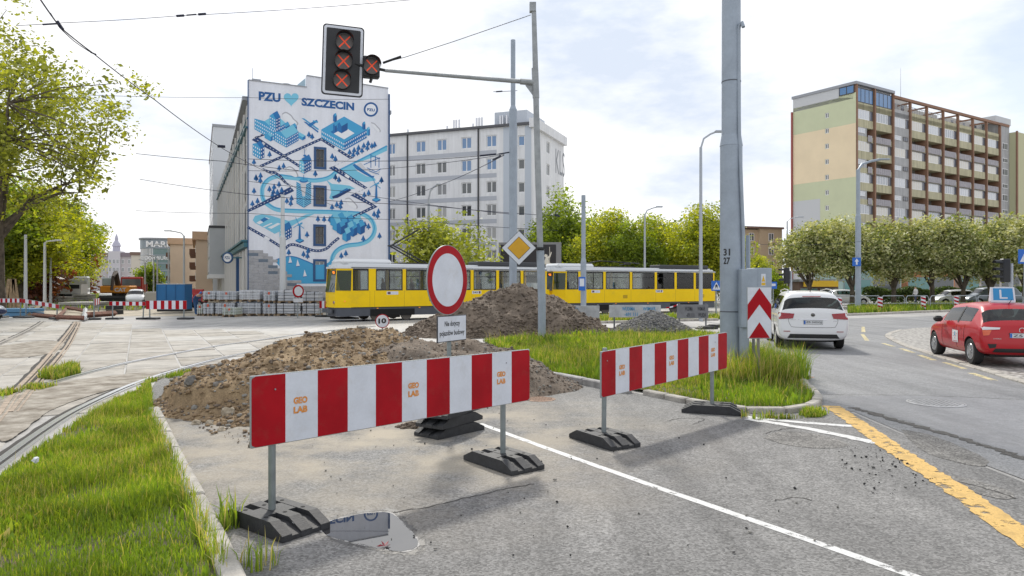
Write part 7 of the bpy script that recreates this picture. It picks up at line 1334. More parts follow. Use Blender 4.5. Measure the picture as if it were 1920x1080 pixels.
for xx in (1.46,): side_decal(ya, by, 'door_pillar', [(xx - .035, 1.33), (xx + .035, 1.33), (xx + .045, .93), (xx - .045, .93)], UNDER, .006, 4)
for xx in (1.28, 2.24): side_decal(vw, bv, 'door_pillar', [(xx - .04, 1.56), (xx + .04, 1.56), (xx + .05, 1.10), (xx - .05, 1.10)], UNDER, .006, 4)
# parked and distant cars
g_ = 'parked cars beyond the railing'
for lab, px, Y, key, st, ax_, wr_, w, pt, rz in (('white parked car behind the striped guide posts', 1785, 64, 'hatch', HAT, (.66, 3.04), .30, .845, WPT, 180), ('grey parked car right of the white parked one', 1862, 63, 'mpv', MPV, (.92, 3.78), .325, .955, GPT, 180), ('white car half hidden behind the people carrier', 1590, 66, 'hatch', HAT, (.66, 3.04), .30, .845, WPT, 0), ('dark car at the far right beyond the railing', 1935, 66, 'hatch', HAT, (.66, 3.04), .30, .845, BPT, 180)):
    q = P(px, 533, Y); car(lab, key, st, ax_, wr_, w, pt, (q.x + (2 if rz else -2), q.y, .0), R(rz), g_)
q = G(-60, 601); car('dark blue car nosing in at the left frame edge', 'hatch', HAT, (.66, 3.04), .30, .845, BPT, (q.x - 1.9, q.y, .02), R(-6)); q = P(240, 533, 66); car('white car coming down the dug-up street', 'hatch', HAT, (.66, 3.04), .30, .845, WPT, (q.x - 1.0, q.y + 3.6, 0), R(-66)); q = P(193, 533, 84); car('small white car left of the orange excavator', 'hatch', HAT, (.66, 3.04), .30, .845, WPT, (q.x - 1.0, q.y + 3.6, 0), R(-70))

# ------------------------------------------------------------------ trams
TY = M('tram_yellow', (.90, .60, .004), .45, spec=.2, coat=.06, dirt=.25, ds=1.2, dcol=(.45, .30, .06), var=.03, vs=1); TG = M('tram_grey', (.075, .083, .10), .55, var=.1, vs=2); TW = M('tram_white', (.66, .68, .70), .5); TGL = glass('tram_glass', (.74, .77, .76)); RBR = M('window_rubber', (.015, .015, .016), .6); BOG = M('bogie_dark', (.03, .028, .026), .8, var=.3, vs=6)
def tram(label, p0, dr, Lt, panto, number, silh):
    t = T('tram', label, 'tram', (p0[0], p0[1], 0), math.atan2(dr[1], dr[0]), 'coupled yellow trams'); Wd = 2.2; e = .04
    plan = lambda i: [(i - .08, .42), (i - .14, 1.1), (i - .08, 1.78), (.62, Wd - i * .2), (Lt - .5, Wd - i * .2), (Lt - i, 1.8), (Lt - i, .4), (Lt - .5, i * .2), (.62, i * .2)]
    MB().prism(plan(.1), .28, .72).build('skirt', TG, t); MB().prism(plan(0), .72, 1.58).build('body_panel', TY, t); MB().prism(plan(0.02), 2.70, 2.80).build('cant_rail', TW, t); MB().prism([(x * .98 + .1, .06 + y * .945) for x, y in plan(.05)], 2.80, 2.90).build('roof', TW, t); MB().prism([(x * .96 + .2, .25 + y * .77) for x, y in plan(.05)], 2.90, 2.98).build('roof_crown', TW, t)
    wins_ = [(.70, 1.55)] + [(1.95, 3.45), (3.65, 5.55), (5.75, 7.6), (7.8, 9.3), (9.5, 11.0), (11.2, Lt - .62)]; ed = [.62] + [q for w_ in wins_ for q in w_] + [Lt - .5]
    for side, y0, y1 in ((0, .0, .06), (1, Wd - .06, Wd)):
        for i in range(0, len(ed), 2): MB().box(ed[i], ed[i + 1], y0, y1, 1.58, 2.70).build('pillar', TY, t)
        for k, (a, b) in enumerate(wins_):
            fr = MB(); f_ = .045; yo, yi = (y0 - .006, y0 + .03) if side == 0 else (y1 - .03, y1 + .006)
            for q in ((a, a + f_, 1.58, 2.66), (b - f_, b, 1.58, 2.66), (a + f_, b - f_, 1.58, 1.58 + f_), (a + f_, b - f_, 2.62, 2.66)): fr.box(q[0], q[1], yo, yi, q[2], q[3])
            if k > 1: fr.box(a + f_, b - f_, yo + .004, yi - .004, 2.32, 2.345)
            if k == 1: fr.box((a + b) / 2 - .02, (a + b) / 2 + .02, yo + .004, yi - .004, 1.6, 2.64)
            o = fr.build('window', RBR, t); MB().box(a + .02, b - .02, (yo + yi) / 2 - .004, (yo + yi) / 2 + .004, 1.6, 2.64).build('pane', TGL, o)
    # front: raked windscreen, cab side glass, lamps
    def fq(name, a, b, z0, z1, rk, mat, off=0., par=None):
        a, b = Vector((*a, 0)), Vector((*b, 0)); n = Vector((-(b - a).y, (b - a).x, 0)).normalized()
        if n.x > 0: n = -n
        R0 = Vector((rk * (z0 - 1.58), 0, z0)); R1 = Vector((rk * (z1 - 1.58), 0, z1)); th_ = n * -.02; q = [a + n * off + R0, b + n * off + R0, b + n * off + R1, a + n * off + R1]; return MB().add(q + [v + th_ for v in q], [(0, 1, 2, 3), (7, 6, 5, 4), (0, 4, 5, 1), (1, 5, 6, 2), (2, 6, 7, 3), (3, 7, 4, 0)]).build(name, mat, par or t)
    f0, f1, f2, f3 = (-.08, .42), (-.14, 1.1), (-.08, 1.78), (.62, Wd); c0 = (.62, 0.); rk = .16
    ws = fq('windscreen', f0, f1, 1.50, 2.62, rk, M('windscreen_glass', (.06, .075, .075), .05, spec=.9), .006); fq('windscreen', f1, f2, 1.50, 2.62, rk, M('windscreen_glass'), .006); fq('cab_front', f0, f2, 1.58, 2.70, rk, TY, -.02)
    fq('cab_quarter_window', (c0[0] - .03, c0[1]), (f0[0] + .05, f0[1] - .02), 1.58, 2.60, rk * .3, CGL, .012); fq('cab_quarter', c0, f0, 1.56, 2.72, rk * .4, TY, -.01); fq('cab_quarter', f2, f3, 1.56, 2.72, rk * .4, TY, -.01)
    pl_ = fq('destination_display', (-.082, .55), (-.135, 1.05), 2.40, 2.60, rk, BLK, .02); 
    d_ = Vector((f1[0] - f0[0], f1[1] - f0[1], 0)).normalized(); O = Vector((-.15 + rk * .9, 1.02, 2.43)); mb = MB(); text_on(mb, number, O, Vector((.02, -1, 0)).normalized(), (0, 0, 1), .36, .13, 0, .03); mb.build('display_text', M('display_orange', (1., .25, .02), .5, emit=1.2), pl_)
    for y in (.52, 1.68):
        X = Matrix.Translation((-.10, y, .98)); o = MB().lathe([(.085, .0), (.085, .03)], 18, 0, X @ Matrix.Rotation(R(90), 4, 'Z'), 'y').build('headlight', CHR, t); MB().lathe([(.065, .031), (.065, .035)], 18, 0, X @ Matrix.Rotation(R(90), 4, 'Z'), 'y').build('lens', M('lens_red', (.40, .10, .06), .2), o)
    X = Matrix.Translation((.3, .19, 1.02)); MB().lathe([(.04, .0), (.04, .03)], 12, 0, Matrix.Translation((.34, .16, 1.04)) @ Matrix.Rotation(R(150), 4, 'Z'), 'y').build('indicator', M('indicator_orange', (.8, .3, .03), .3, emit=.3), t); MB().tube([(-.17, .9, 1.5), (-.16, .8, 1.75), (-.11, .62, 1.95)], .014, 5).build('wiper', BLK, t); MB().box(-.16, -.09, .7, 1.5, .42, .62).build('bumper', TG, t)
    MB().bbox(.25, 3.0, .30, 1.9, 2.9, 3.20, .12).build('air_conditioner', TW, t); MB().bbox(8.2, Lt - .9, .15, 1.3, 2.94, 3.20, .05).build('resistor_box', M('roof_dark', (.05, .053, .06), .7), t); MB().bbox(3.5, 6.4, .5, 1.7, 2.94, 3.06, .03).build('panto_base', BOG, t)
    if panto:
        for y in (.7, 1.5): MB().tube([(5.2, y, 3.06), (3.3, 1.1 + (y - 1.1) * .6, 3.98)], .04, 6).build('pantograph_arm', BLK, t)
        MB().tube([(3.3, 1.1, 3.98), (4.9, 1.1, 4.9)], .045, 6).build('pantograph_arm', BLK, t); MB().tube([(3.25, .8, 3.98), (3.25, 1.4, 3.98)], .04, 6).build('knee', BLK, t); MB().tube([(3.55, 1.1, 3.95), (5.05, 1.1, 4.8)], .018, 5).build('pantograph_rod', BLK, t)
        for dx in (-.18, .18): MB().tube([(4.9 + dx, .25, 4.78), (4.9 + dx, .5, 4.92), (4.9 + dx, 1.1, 4.95), (4.9 + dx, 1.7, 4.92), (4.9 + dx, 1.95, 4.78)], .025, 6).build('collector_bar', BLK, t)
    else:
        MB().tube([(2.0, 1.1, 3.1), (4.0, 1.1, 3.42), (7.2, 1.1, 3.3)], .04, 6).build('pantograph_arm', BLK, t); MB().tube([(6.0, .5, 3.22), (6.0, 1.7, 3.22)], .03, 6).tube([(6.4, .5, 3.3), (6.4, 1.7, 3.3)], .03, 6).build('collector_bar', BLK, t)
    for xb in (2.9, Lt - 3.2):
        o = MB().box(xb - 1.15, xb + 1.15, .3, 1.9, .30, .55).build('bogie', BOG, t)
        for dx in (-.85, .85):
            for y in (.22, 1.85): MB().lathe([(.30, -.06), (.32, -.05), (.32, .05), (.30, .06)], 24, 0, Matrix.Translation((xb + dx, y, .335)), 'y').build('wheel', M('wheel_steel', (.13, .115, .10), .5, .4), o)
        MB().box(xb - .5, xb + .5, .2, .32, .16, .34).build('track_brake', BOG, o)
    MB().bbox(.15, 1.2, .4, 1.8, .12, .2, .02).build('lifeguard', BOG, t)
    # openings in the skirt at the bogies (dark recess panels), stickers, vents
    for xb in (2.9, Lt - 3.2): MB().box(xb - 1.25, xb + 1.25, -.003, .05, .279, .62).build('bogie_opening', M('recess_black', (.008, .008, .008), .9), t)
    o = MB().box(2.55, 3.2, -.004, 0, 1.36, 1.53).build('sticker', SWH, t); MB().box(2.60, 2.76, -.006, -.004, 1.39, 1.50).build('sticker_print', M('sticker_dark', (.12, .05, .07), .6), o)
    o = MB().box(7.7, 8.3, -.004, 0, 1.36, 1.53).build('number_sticker', SWH, t); mb = MB(); text_on(mb, '245', (7.75, -.007, 1.40), (1, 0, 0), (0, 0, 1), .32, .1, 0, .02); mb.build('lettering', M('letter_black'), o); MB().box(8.14, 8.24, -.007, -.004, 1.385, 1.51).build('crest', M('sticker_dark'), o)
    for x in (5.0, 11.6): 
        v = MB()
        for k in range(5): v.box(x, x + .36, -.006, 0, 1.0 + k * .045, 1.025 + k * .045)
        v.build('vent', M('vent_dark', (.30, .18, .01), .6), t)
    MB().box(3.6, 3.75, -.006, 0, 1.05, 1.2).build('filler_flap', TY, t)
    for x in (2.0, 4.4, 7.0, 10.5): MB().box(x, x + .08, -.016, .02, .645, .685).build('side_marker', M('indicator_orange'), t)
    for x in (1.62, 1.88, 3.55, 5.65, 7.7, 9.4, 11.1): MB().box(x - .006, x + .006, -.003, .0, .74, 1.57).build('panel_joint', M('joint_dark', (.35, .22, .02), .7), t)
    MB().box(.62, Lt - .5, -.03, .0, 2.735, 2.77).build('rain_gutter', TG, t); MB().box(.62, Lt - .5, -.012, .0, .70, .735).build('skirt_rail', BLK, t)
    floor = MB().box(.8, Lt - .8, .1, Wd - .1, 1.584, 1.589).build('cabin_floor', TG, t)
    x_names = ('first side window', 'second side window', 'third side window', 'fourth side window', 'fifth side window')
    for k, x in enumerate(silh):
        p = t.matrix_basis @ Vector((x, .55 + .5 * (k % 3), .62)); person('passenger seated behind the ' + x_names[k] + ' of the ' + label.split()[0] + ' tram', sit_m, p, math.atan2(dr[1], dr[0]) + R(-90) + (R(180) if k % 4 == 3 else 0), .93, 'tram passengers')
    for x in (2.3, 4.0, 6.2, 8.5, 10.2, 12.0): MB().cyl((x, 1.1, 1.58), (x, 1.1, 2.72), .02, n=6).build('grab_pole', M('grab_yellow', (.7, .5, .05), .4), t)
    return t
d1 = Vector((10.4, 7.0)).normalized(); tram('leading yellow tram with a raised pantograph crossing behind the round sign', (-8.62, 35.97), d1, 13.4, True, '5', (2.6, 4.5, 6.6, 8.5, 10.2))
d2 = Vector((11.45, 6.2)).normalized(); tram('trailing yellow tram behind the stencilled panels', (2.75, 44.0), d2, 13.4, False, '5', (2.6, 4.5, 6.6, 8.5, 10.2))
MB().bbox(-.3, 1.0, -.1, .1, .55, .7, .03).build('coupler', BOG)
o = bpy.data.objects['coupler']; o.location = (1.95, 43.9, 0); o.rotation_euler = (0, 0, math.atan2(d1.y, d1.x)); tag(o, 'dark coupling bar between the two trams', 'coupler')
for lab, a0 in (('tram rail under the trams, nearer side', .35), ('tram rail under the trams, further side', 1.75)):
    nrm = Vector((-d1.y, d1.x)); s_ = Vector((-8.95, 35.75)) + nrm * a0; pts = [s_ - d1 * 30 + Vector((0, -6)), s_ - d1 * 14 + Vector((0, -1.2)), s_, s_ + d1 * 13, Vector((2.75, 44.0)) + Vector((-d2.y, d2.x)) * a0 + d2 * 2, Vector((2.75, 44.0)) + Vector((-d2.y, d2.x)) * a0 + d2 * 16, Vector((2.75, 44.0)) + Vector((-d2.y, d2.x)) * a0 + d2 * 60]
    t = T('tram_rail', lab, 'rail'); mb = MB(); strip(mb, dense([Vector((p.x, p.y, 0)) for p in pts], .8), .08, .013, 0); mb.build('railhead', STEEL, t); mb = MB(); strip(mb, dense([Vector((p.x, p.y, 0)) for p in pts], .8), .05, .009, 0, 0, .07); mb.build('groove', GROOVE, t)

# ------------------------------------------------------------------ building site at left
PB = [M('paver_grey', (.40, .42, .45), .75, var=.15, vs=3), M('paver_pale', (.50, .51, .53), .75, var=.12, vs=3), M('paver_green', (.40, .44, .38), .8, var=.12, vs=3)]; WOOD = M('pallet_wood', (.26, .19, .12), .9, var=.3, vs=4); WRAP = M('strap_white', (.60, .62, .64), .5); ORL = M('label_red', (.55, .10, .05), .6)
def pallet(label, x0, x1, yt, yb, Y, style, ground):
    c = P((x0 + x1) / 2, 533, Y); w = (x1 - x0) / F * Y; z0 = 1.9 - (yb - 533) / F * Y; z1 = 1.9 - (yt - 533) / F * Y
    if ground: z0 = 0.
    t = T('paving_pallet', label, 'pallet', (c.x, c.y, z0), 0, 'pallets of paving stones'); h = z1 - z0; pb = .14; D = 1.0
    p = MB()
    for x in (-w / 2, -w * .06, w / 2 - .12 * w): p.box(x, x + .12 * w, 0, D, 0, .10)
    p.box(-w / 2, w / 2, 0, D, .10, .13); p.build('pallet_deck', WOOD, t); lay = max(3, int((h - pb) / .14))
    if style == 's':
        lh = (h - pb) / lay
        for k in range(lay): MB().bbox(-w / 2 + rnd.uniform(0, .05), w / 2 - rnd.uniform(0, .05), rnd.uniform(0, .03), D, pb + k * lh, pb + (k + .86) * lh, .012).build('kerb_slab', PB[k % 2], t)
        xs = (-w * .22, w * .25); m_ = BLK
    else:
        nc = max(3, int(w / .32)); cw = w / nc; lh = (h - pb) / lay
        for i in range(nc):
            b = MB()
            for k in range(lay): b.bbox(-w / 2 + i * cw + .008, -w / 2 + (i + 1) * cw - .008, rnd.uniform(0, .03), D, pb + k * lh, pb + (k + .93) * lh, .012)
            o = b.build('stone_column', PB[style if isinstance(style, int) else rnd.choice((0, 0, 1))], t); o['kind'] = 'stuff'
        xs = [-w / 2 + (i + .5) * w / 3 for i in range(3)]; m_ = WRAP
    for x in xs: MB().box(x - .012, x + .012, -.012, D + .01, .1, h + .008).build('strap', m_, t)
    if style != 's':
        MB().box(-w / 2 - .01, w / 2 + .01, -.016, D + .012, h * .62, h * .62 + .025).build('strap', m_, t)
        if rnd.random() < .5: MB().box(-.05, .06, -.02, -.017, h * .7, h * .92).build('paper_label', ORL, t)
s4 = lambda x, y: (320 + x / 5.333, 440 + y / 5.333)
PAL_ = [(320, 425, 683, 795, 0, 1, 'lower pallet of grey pavers at the left end of the stack'), (445, 640, 683, 795, 0, 1, 'lower wide pallet of grey pavers behind the pale blocks'), (665, 897, 683, 805, 0, 1, 'lower pallet of wrapped pavers in the middle of the row'), (918, 1045, 688, 805, 0, 1, 'lower narrow pallet of pavers left of the kerb slabs'), (1060, 1300, 685, 810, 's', 1, 'lower stack of long kerb slabs below the round sign'), (1310, 1480, 685, 805, 's', 1, 'lower stack of long kerb slabs nearest the tram'),
        (318, 445, 565, 668, 0, 0, 'upper pallet of grey pavers at the left end of the stack'), (455, 655, 568, 672, 0, 0, 'upper wide pallet of grey pavers, second from left'), (683, 890, 555, 672, 1, 0, 'upper tallest pallet of wrapped pale pavers in the middle'), (925, 1040, 563, 682, 0, 0, 'upper narrow pallet of pavers left of the kerb slabs'), (1070, 1300, 552, 685, 's', 0, 'upper stack of long kerb slabs left of the round sign'), (1306, 1480, 570, 685, 's', 0, 'upper stack of long kerb slabs nearest the tram')]
for x0, x1, y0, y1, st, gr, lab in PAL_: a = s4(x0, y0); b = s4(x1, y1); pallet(lab, a[0], b[0], a[1], b[1], 43.2, st, gr)
a = s4(515, 730); b = s4(655, 802); pallet('low pallet of pale greenish blocks in front of the stack', a[0], b[0], a[1], b[1], 41.8, 2, True); a = s4(262, 700); b = s4(318, 790); pallet('small leftmost heap of pavers beside the worker', a[0], b[0], a[1], b[1], 43.4, 2, True)
# small round sign in front of pallets
c = P(559, 546, 40.5); t = T('no_entry_sign', 'small distant round red rimmed sign before the kerb slabs', 'sign', (c.x, c.y, 0), R(50)); rr = .36; z = c.z
MB().lathe([(rr, -.03), (rr, .0)], 28, 0, Matrix.Translation((0, 0, z)), 'y').build('red_disc', RED, t); MB().lathe([(rr * .74, -.034), (rr * .74, -.031)], 28, 0, Matrix.Translation((0, 0, z)), 'y').build('white_field', SWH, t); MB().cyl((0, .04, 0), (0, .04, z), .03, n=8).build('post', GALV, t); MB().box(-.3, .3, -.02, 0, z - .62, z - .4).build('text_plate', SWH, t)
# site barriers
def site_barrier(label, xa, ya, xb, yb, th_, ga, gb, n, Ya, Yb):
    a, b = P(xa, ya, Ya), P(xb, yb, Yb); d = b - a; hd_ = Vector((d.x, d.y, 0)); ln = hd_.length; sl_ = d.z / ln; t = T('road_barrier', label, 'barrier', (a.x, a.y, 0), math.atan2(d.y, d.x), 'site barriers across the dug-up street'); h = th_ / F * (Ya + Yb) / 2; X = Matrix(((1, 0, 0, 0), (0, 1, 0, 0), (sl_, 0, 1, a.z), (0, 0, 0, 1)))
    MB().box(0, ln, -.012, .012, -h, 0, 0, X).build('board', EDG, t)
    for i in range(n): MB().box(i * ln / n, (i + 1) * ln / n, -.0165, -.0125, -h + .01, -.01, 0, X).build('stripe', RED if i % 2 == 0 else SWH, t)
    for k, x in enumerate((.08 * ln, .92 * ln)): zt = a.z + sl_ * x; MB().cyl((x, .04, 0), (x + .04 * k, .04, zt), .035, n=8).build('post', GALV, t); MB().bbox(x - .25, x + .5, -.3, .3, 0, .10, .04).build('rubber_foot', RUB, t)
site_barrier('site barrier at the left frame edge', -8, 559.5, 41, 559.5, 8, 0, 0, 11, 41, 41); site_barrier('tilted site barrier sloping down to the right', 42, 560, 111, 571, 8, 0, 0, 11, 41, 39); site_barrier('short site barrier seen almost edge on', 177, 560, 187, 559, 12, 0, 0, 5, 38, 44); site_barrier('low site barrier left of the blue container', 205, 565, 273, 565.5, 8, 0, 0, 11, 39, 39); site_barrier('taller site barrier in front of the blue container', 274, 563.5, 350, 563.5, 16.5, 0, 0, 11, 39, 39); site_barrier('short striped board right behind the kerb slabs', 599, 564, 613, 564, 14, 0, 0, 3, 42, 42)
# blue container, vehicles, scrap
BCN = M('container_blue', (.008, .12, .31), .5, var=.12, vs=.8); c = P(294, 533, 47.5); t = T('blue_container', 'blue tarpaulin covered container behind the striped barrier', 'container', (c.x, c.y, 0), R(-3)); w = 54 / F * 47.5; MB().bbox(0, w, 0, 1.0, .22, 1.92, .03).build('body', BCN, t)
for k in range(4): MB().bbox(k * w / 3 - .03, k * w / 3 + .03, -.03, .02, .25, 1.9, .01).build('rib', M('container_dark', (.006, .09, .24), .5), t)
MB().box(-.02, w + .02, -.02, 1.02, 1.9, 1.94).build('top_frame', LPALE, t); MB().box(0, w, 0, 1.0, .1, .24).build('skid', BLK, t)
for x in (w * .36, w * .75): MB().lathe([(.06, 0), (.06, .05)], 10, 0, Matrix.Translation((x, -.02, 1.9))).build('hook', WFR, t)
def wheelset(t, xs, y0, y1, r_, par=None):
    for x in xs:
        for y in (y0, y1): o = MB().lathe([(r_ * .5, -.12), (r_, -.11), (r_, .11), (r_ * .5, .12)], 20, 0, Matrix.Translation((x, y, r_)), 'y').build('wheel', TYRE, t); MB().lathe([(r_ * .5, -.125), (r_ * .45, .125)], 14, 0, Matrix.Translation((x, y, r_)), 'y').build('hub', GALV, o)
def truck(label, px, Y, rz, cabm, bedm, bed):
    c = P(px, 533, Y); t = T('truck', label, 'truck', (c.x, c.y, 0), rz); MB().bbox(4.2, 6.0, -1.1, 1.1, .75, 2.75, .12).build('cab', cabm, t); MB().box(5.995, 6.03, -.95, .95, 1.65, 2.5).build('windscreen', DKG2, t); MB().box(0, 6, -.45, .45, .6, .85).build('chassis', BLK, t); MB().box(5.99, 6.06, -1.0, 1.0, .95, 1.35).build('grille', M('grille_dark', (.05, .04, .04), .5), t); MB().box(5.98, 6.12, -1.1, 1.1, .5, .85).build('bumper', BLK if cabm is not WPT else cabm, t)
    for y in (-.8, .8): MB().box(6.05, 6.09, y - .18, y + .18, .95, 1.15).build('headlight', LAMPW, t)
    if bed: b = MB(); b.box(0, 4.0, -1.15, 1.15, .9, 1.0).box(0, 4.0, -1.15, -1.08, 1.0, 1.9).box(0, 4.0, 1.08, 1.15, 1.0, 1.9).box(0, .07, -1.08, 1.08, 1.0, 1.9).box(3.93, 4.0, -1.08, 1.08, 1.0, 2.2); o = b.build('tipper_bed', bedm, t); MB().box(-.02, 0, -1.0, 1.0, 1.45, 1.85).build('tail_board', BLK, o)
    wheelset(t, (.9, 2.0, 5.0), -.98, .98, .48); return t
truck('white tipper truck parked with its tailboard towards the camera', 128, 74, R(112), WPT, M('bed_grey', (.50, .49, .47), .6), True); truck('red truck facing the camera beyond the white car', 257, 88, R(-68), M('truck_red', (.42, .03, .02), .4), M('truck_red'), True)
c = P(222, 533, 74); t = T('excavator', 'orange excavator with a raised dark boom on the site', 'excavator', (c.x, c.y, 0), R(10)); EO = M('excavator_orange', (.70, .26, .02), .5)
MB().bbox(-1.4, 1.4, -1.1, 1.3, 1.0, 1.75, .1).build('upper_body', EO, t); MB().bbox(-1.2, -.2, -1.05, .1, 1.75, 2.55, .08).build('cab', M('cab_grey', (.40, .45, .45), .3), t)
for y in (-1.0, 1.0): MB().bbox(-1.6, 1.6, y - .25, y + .25, 0, .75, .2).build('track', BLK, t)
MB().cyl((0, 0, .6), (0, 0, 1.05), .6, n=16).build('turntable', BLK, t); MB().tube([(.2, -.6, 1.6), (.25, -1.5, 3.1), (.3, -2.4, 2.6)], [.28, .24, .16], 6).build('boom', M('boom_brown', (.06, .04, .03), .6), t); MB().tube([(.3, -2.4, 2.6), (.3, -2.7, 1.3)], .14, 6).build('dipper', M('boom_brown'), t); mb = MB(); text_on(mb, 'CAT', (.0, -1.112, 1.15), (1, 0, 0), (0, 0, 1), 1.1, .4, 0, .04); mb.build('lettering', SWH, t)
c = P(287, 533, 60); t = T('site_dumper', 'small dusty grey site dumper left of the blue container', 'dumper', (c.x, c.y, 0), R(-70)); DST = M('dusty_grey', (.42, .40, .36), .8); MB().prism([(-.8, -.5), (.5, -.6), (.5, .6), (-.8, .5)], .5, 1.1).build('skip', DST, t); MB().bbox(.6, 1.4, -.45, .45, .5, 1.3, .08).build('engine_cover', DST, t); MB().tube([(.7, -.4, 1.2), (.7, -.4, 2.0), (.7, .4, 2.0), (.7, .4, 1.2)], .04, 6).build('roll_bar', BLK, t); wheelset(t, (-.3, 1.0), -.55, .55, .32)
c = P(352, 533, 58); t = T('loader_crane', 'red folded loader crane above the worker', 'crane', (c.x, c.y, 0), R(4)); RC = M('crane_red', (.42, .03, .03), .5); MB().bbox(0, 1.2, 0, .3, 1.15, 1.5, .04).build('boom', RC, t); MB().bbox(.4, 1.1, -.1, .4, .9, 1.2, .04).build('boom', RC, t); MB().bbox(-.1, 1.3, -.3, .9, .45, .9, .05).build('chassis', RC, t); wheelset(t, (.2, 1.0), -.2, .8, .3)
# scrap: rusty rail frame, beams, boards
RF = M('rust_frame', (.17, .075, .05), .85, var=.35, vs=5); t = T('rail_frame', 'rusty welded rail frame lying behind the end of the track', 'steel frame'); q = [G(107, 601), G(158, 603), G(160, 588), G(124, 584)]
for a, b in ((0, 1), (1, 2), (2, 3), (3, 0)): MB().tube([q[a] + Vector((0, 0, .18)), q[b] + Vector((0, 0, .30 if b in (2, 3) else .18))], .12, 4).build('beam', RF if a != 1 else LPALE, t)
for lab, x0, y0, x1, y1, m_, r_ in (('rusty beam lying right of the welded rail frame', 160, 596, 216, 592, RF, .16), ('rusty rail lying left of the rail frame', 62, 594, 104, 598, RF, .12), ('dark long beam at far left site', 50, 581, 80, 577, BLK, .14), ('pale timber leaning by the second site barrier', 55, 594, 82, 579, WOOD, .13)): t = T('steel_beam' if m_ is not WOOD else 'timber', lab, 'beam'); MB().tube([G(x0, y0) + Vector((0, 0, r_)), G(x1, y1) + Vector((0, 0, r_ * (1 if m_ is not WOOD else 4)))], r_, 4).build('beam', m_, t)
def slabstack(label, px, py, w, d, h, m_, rz=0):
    c = G(px, py); t = T('slab_stack', label, 'stack', (c.x, c.y, 0), rz); n = max(2, int(h / .2))
    for k in range(n): MB().bbox(-w / 2 + rnd.uniform(0, .1), w / 2, rnd.uniform(0, .1), d, k * h / n, (k + .88) * h / n, .02).build('slab', m_, t)
slabstack('pale slab stack beyond the rail frame', 138, 578, 2.6, 3, .5, SL[2]); slabstack('small block stack right of the tipper truck', 149, 568, 1.6, 1.5, .9, SL[2]); slabstack('low slab stack before the park trees', 98, 569, 2.4, 1.5, .7, SL[0]); slabstack('blue tinted plank pile at far left', 22, 594, 2.0, 1.4, .5, M('plank_blue', (.10, .24, .40), .7)); slabstack('dark machine parts beside the low barrier', 207, 590, .8, .8, .6, BLK)
for i, (px, dx) in enumerate(((8, .5), (18, .3), (27, -.1), (36, -.5))): c = P(px, 533, 52); t = T('tree_guard_board', ['outer left', 'left inner', 'right inner', 'outer right'][i] + ' timber board guarding the park trunk', 'board', (c.x, c.y, 0)); MB().bbox(-.12, .12, -.03, .03, 0, 2.3, .01, 0, Matrix.Rotation(dx * .3, 4, 'Y')).build('board', WOOD, t)
c = G(66, 893); t = T('litter', 'crumpled white paper litter on the left lawn', 'litter', (c.x, c.y, .16)); bm = bmesh.new(); bmesh.ops.create_icosphere(bm, subdivisions=2, radius=.032)
for v in bm.verts: v.co *= rnd.uniform(.6, 1.25)
me = bpy.data.meshes.new('paper'); bm.to_mesh(me); bm.free(); me.materials.append(SWH); link('paper', me, t)

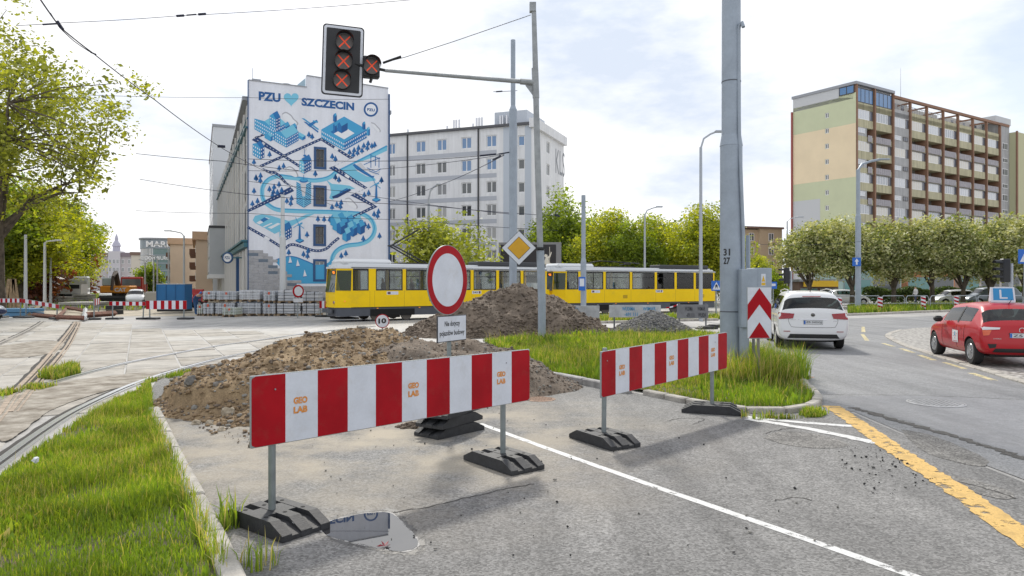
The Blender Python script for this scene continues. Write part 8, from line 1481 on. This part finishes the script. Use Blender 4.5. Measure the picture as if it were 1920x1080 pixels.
# ------------------------------------------------------------------ overhead wires
WIRE = M('wire_dark', (.02, .025, .05), .6, .3)
def wire(label, pts, r_, fit=()):
    t = T('overhead_wire', label, 'wire'); p = [P(*q) for q in pts]; q = []
    for i in range(len(p) - 1):
        n_ = 8; sag = (p[i + 1] - p[i]).length * .006
        for k in range(n_): s_ = k / n_; q.append(p[i].lerp(p[i + 1], s_) - Vector((0, 0, sag * 4 * s_ * (1 - s_))))
    q.append(p[-1]); MB().tube(q, r_, 5).build('wire', WIRE, t, True)
    for a, b, rr in fit: MB().tube([P(*a), P(*b)], rr, 6).build('fitting', WIRE, t)
wire('thick contact wire running down from the upper left corner', [(60, -25, 8.4), (112, 50, 10), (175, 100, 11.5), (290, 187, 14.5), (412, 275, 19.5), (500, 322, 25), (640, 392, 36)], .010, [((80, 46, 10), (112, 44, 10), .012), ((108, 40, 10), (118, 55, 10), .022), ((170, 98, 11.4), (180, 102, 11.5), .012), ((408, 274, 19.4), (422, 275, 19.5), .04)])
wire('messenger cable twisted beside the thick contact wire', [(95, 25, 9.5), (112, 52, 10), (140, 78, 10.7), (175, 101, 11.5)], .007)
wire('thin span wire across the top left sky', [(30, 48, 11.2), (112, 43, 11.5), (330, 30, 12), (800, -3, 13)], .005, [((331, 30, 12), (345, 29, 12), .02), ((350, 28.5, 12), (368, 27, 12), .012), ((372, 27, 12), (386, 26, 12), .02)])
wire('span wire from the park tree to the mural building', [(255, 288, 44), (415, 302, 44), (560, 320, 45)], .018); wire('span wire crossing the mural below its title', [(160, 178, 40), (466, 183, 44), (730, 186, 44)], .012); wire('span wire from the mural to the spindle topped pole', [(466, 298, 42), (720, 302, 40), (945, 288, 31)], .016, [((900, 292, 31), (930, 289, 31), .04), ((935, 289, 31), (958, 285, 31), .03)])
wire('second wire fanning out from the spindle topped pole', [(466, 320, 42), (700, 318, 40), (945, 290, 31)], .014); wire('third wire fanning down from the spindle topped pole', [(730, 378, 50), (830, 345, 40), (945, 291, 31)], .016, [((925, 299, 32), (938, 293, 31), .04)]); wire('lower wire crossing the white block', [(262, 336, 44), (466, 365, 42), (800, 385, 40), (1046, 405, 44)], .016, [((1040, 402, 44), (1050, 406, 44), .06)]); wire('lowest wire across the mural and white block', [(255, 395, 46), (466, 400, 44), (760, 412, 42), (1046, 432, 46)], .014); wire('short wire from the mast level to the block', [(466, 340, 42), (640, 358, 42), (962, 402, 31)], .014); wire('insulated strainer wire at the spindle pole', [(925, 172, 31), (970, 170, 31)], .012, [((930, 172, 31), (942, 171, 31), .03)]); wire('faint wire right of the thick mast over the ochre block', [(1390, 455, 40), (1480, 460, 44), (1620, 452, 50)], .010)
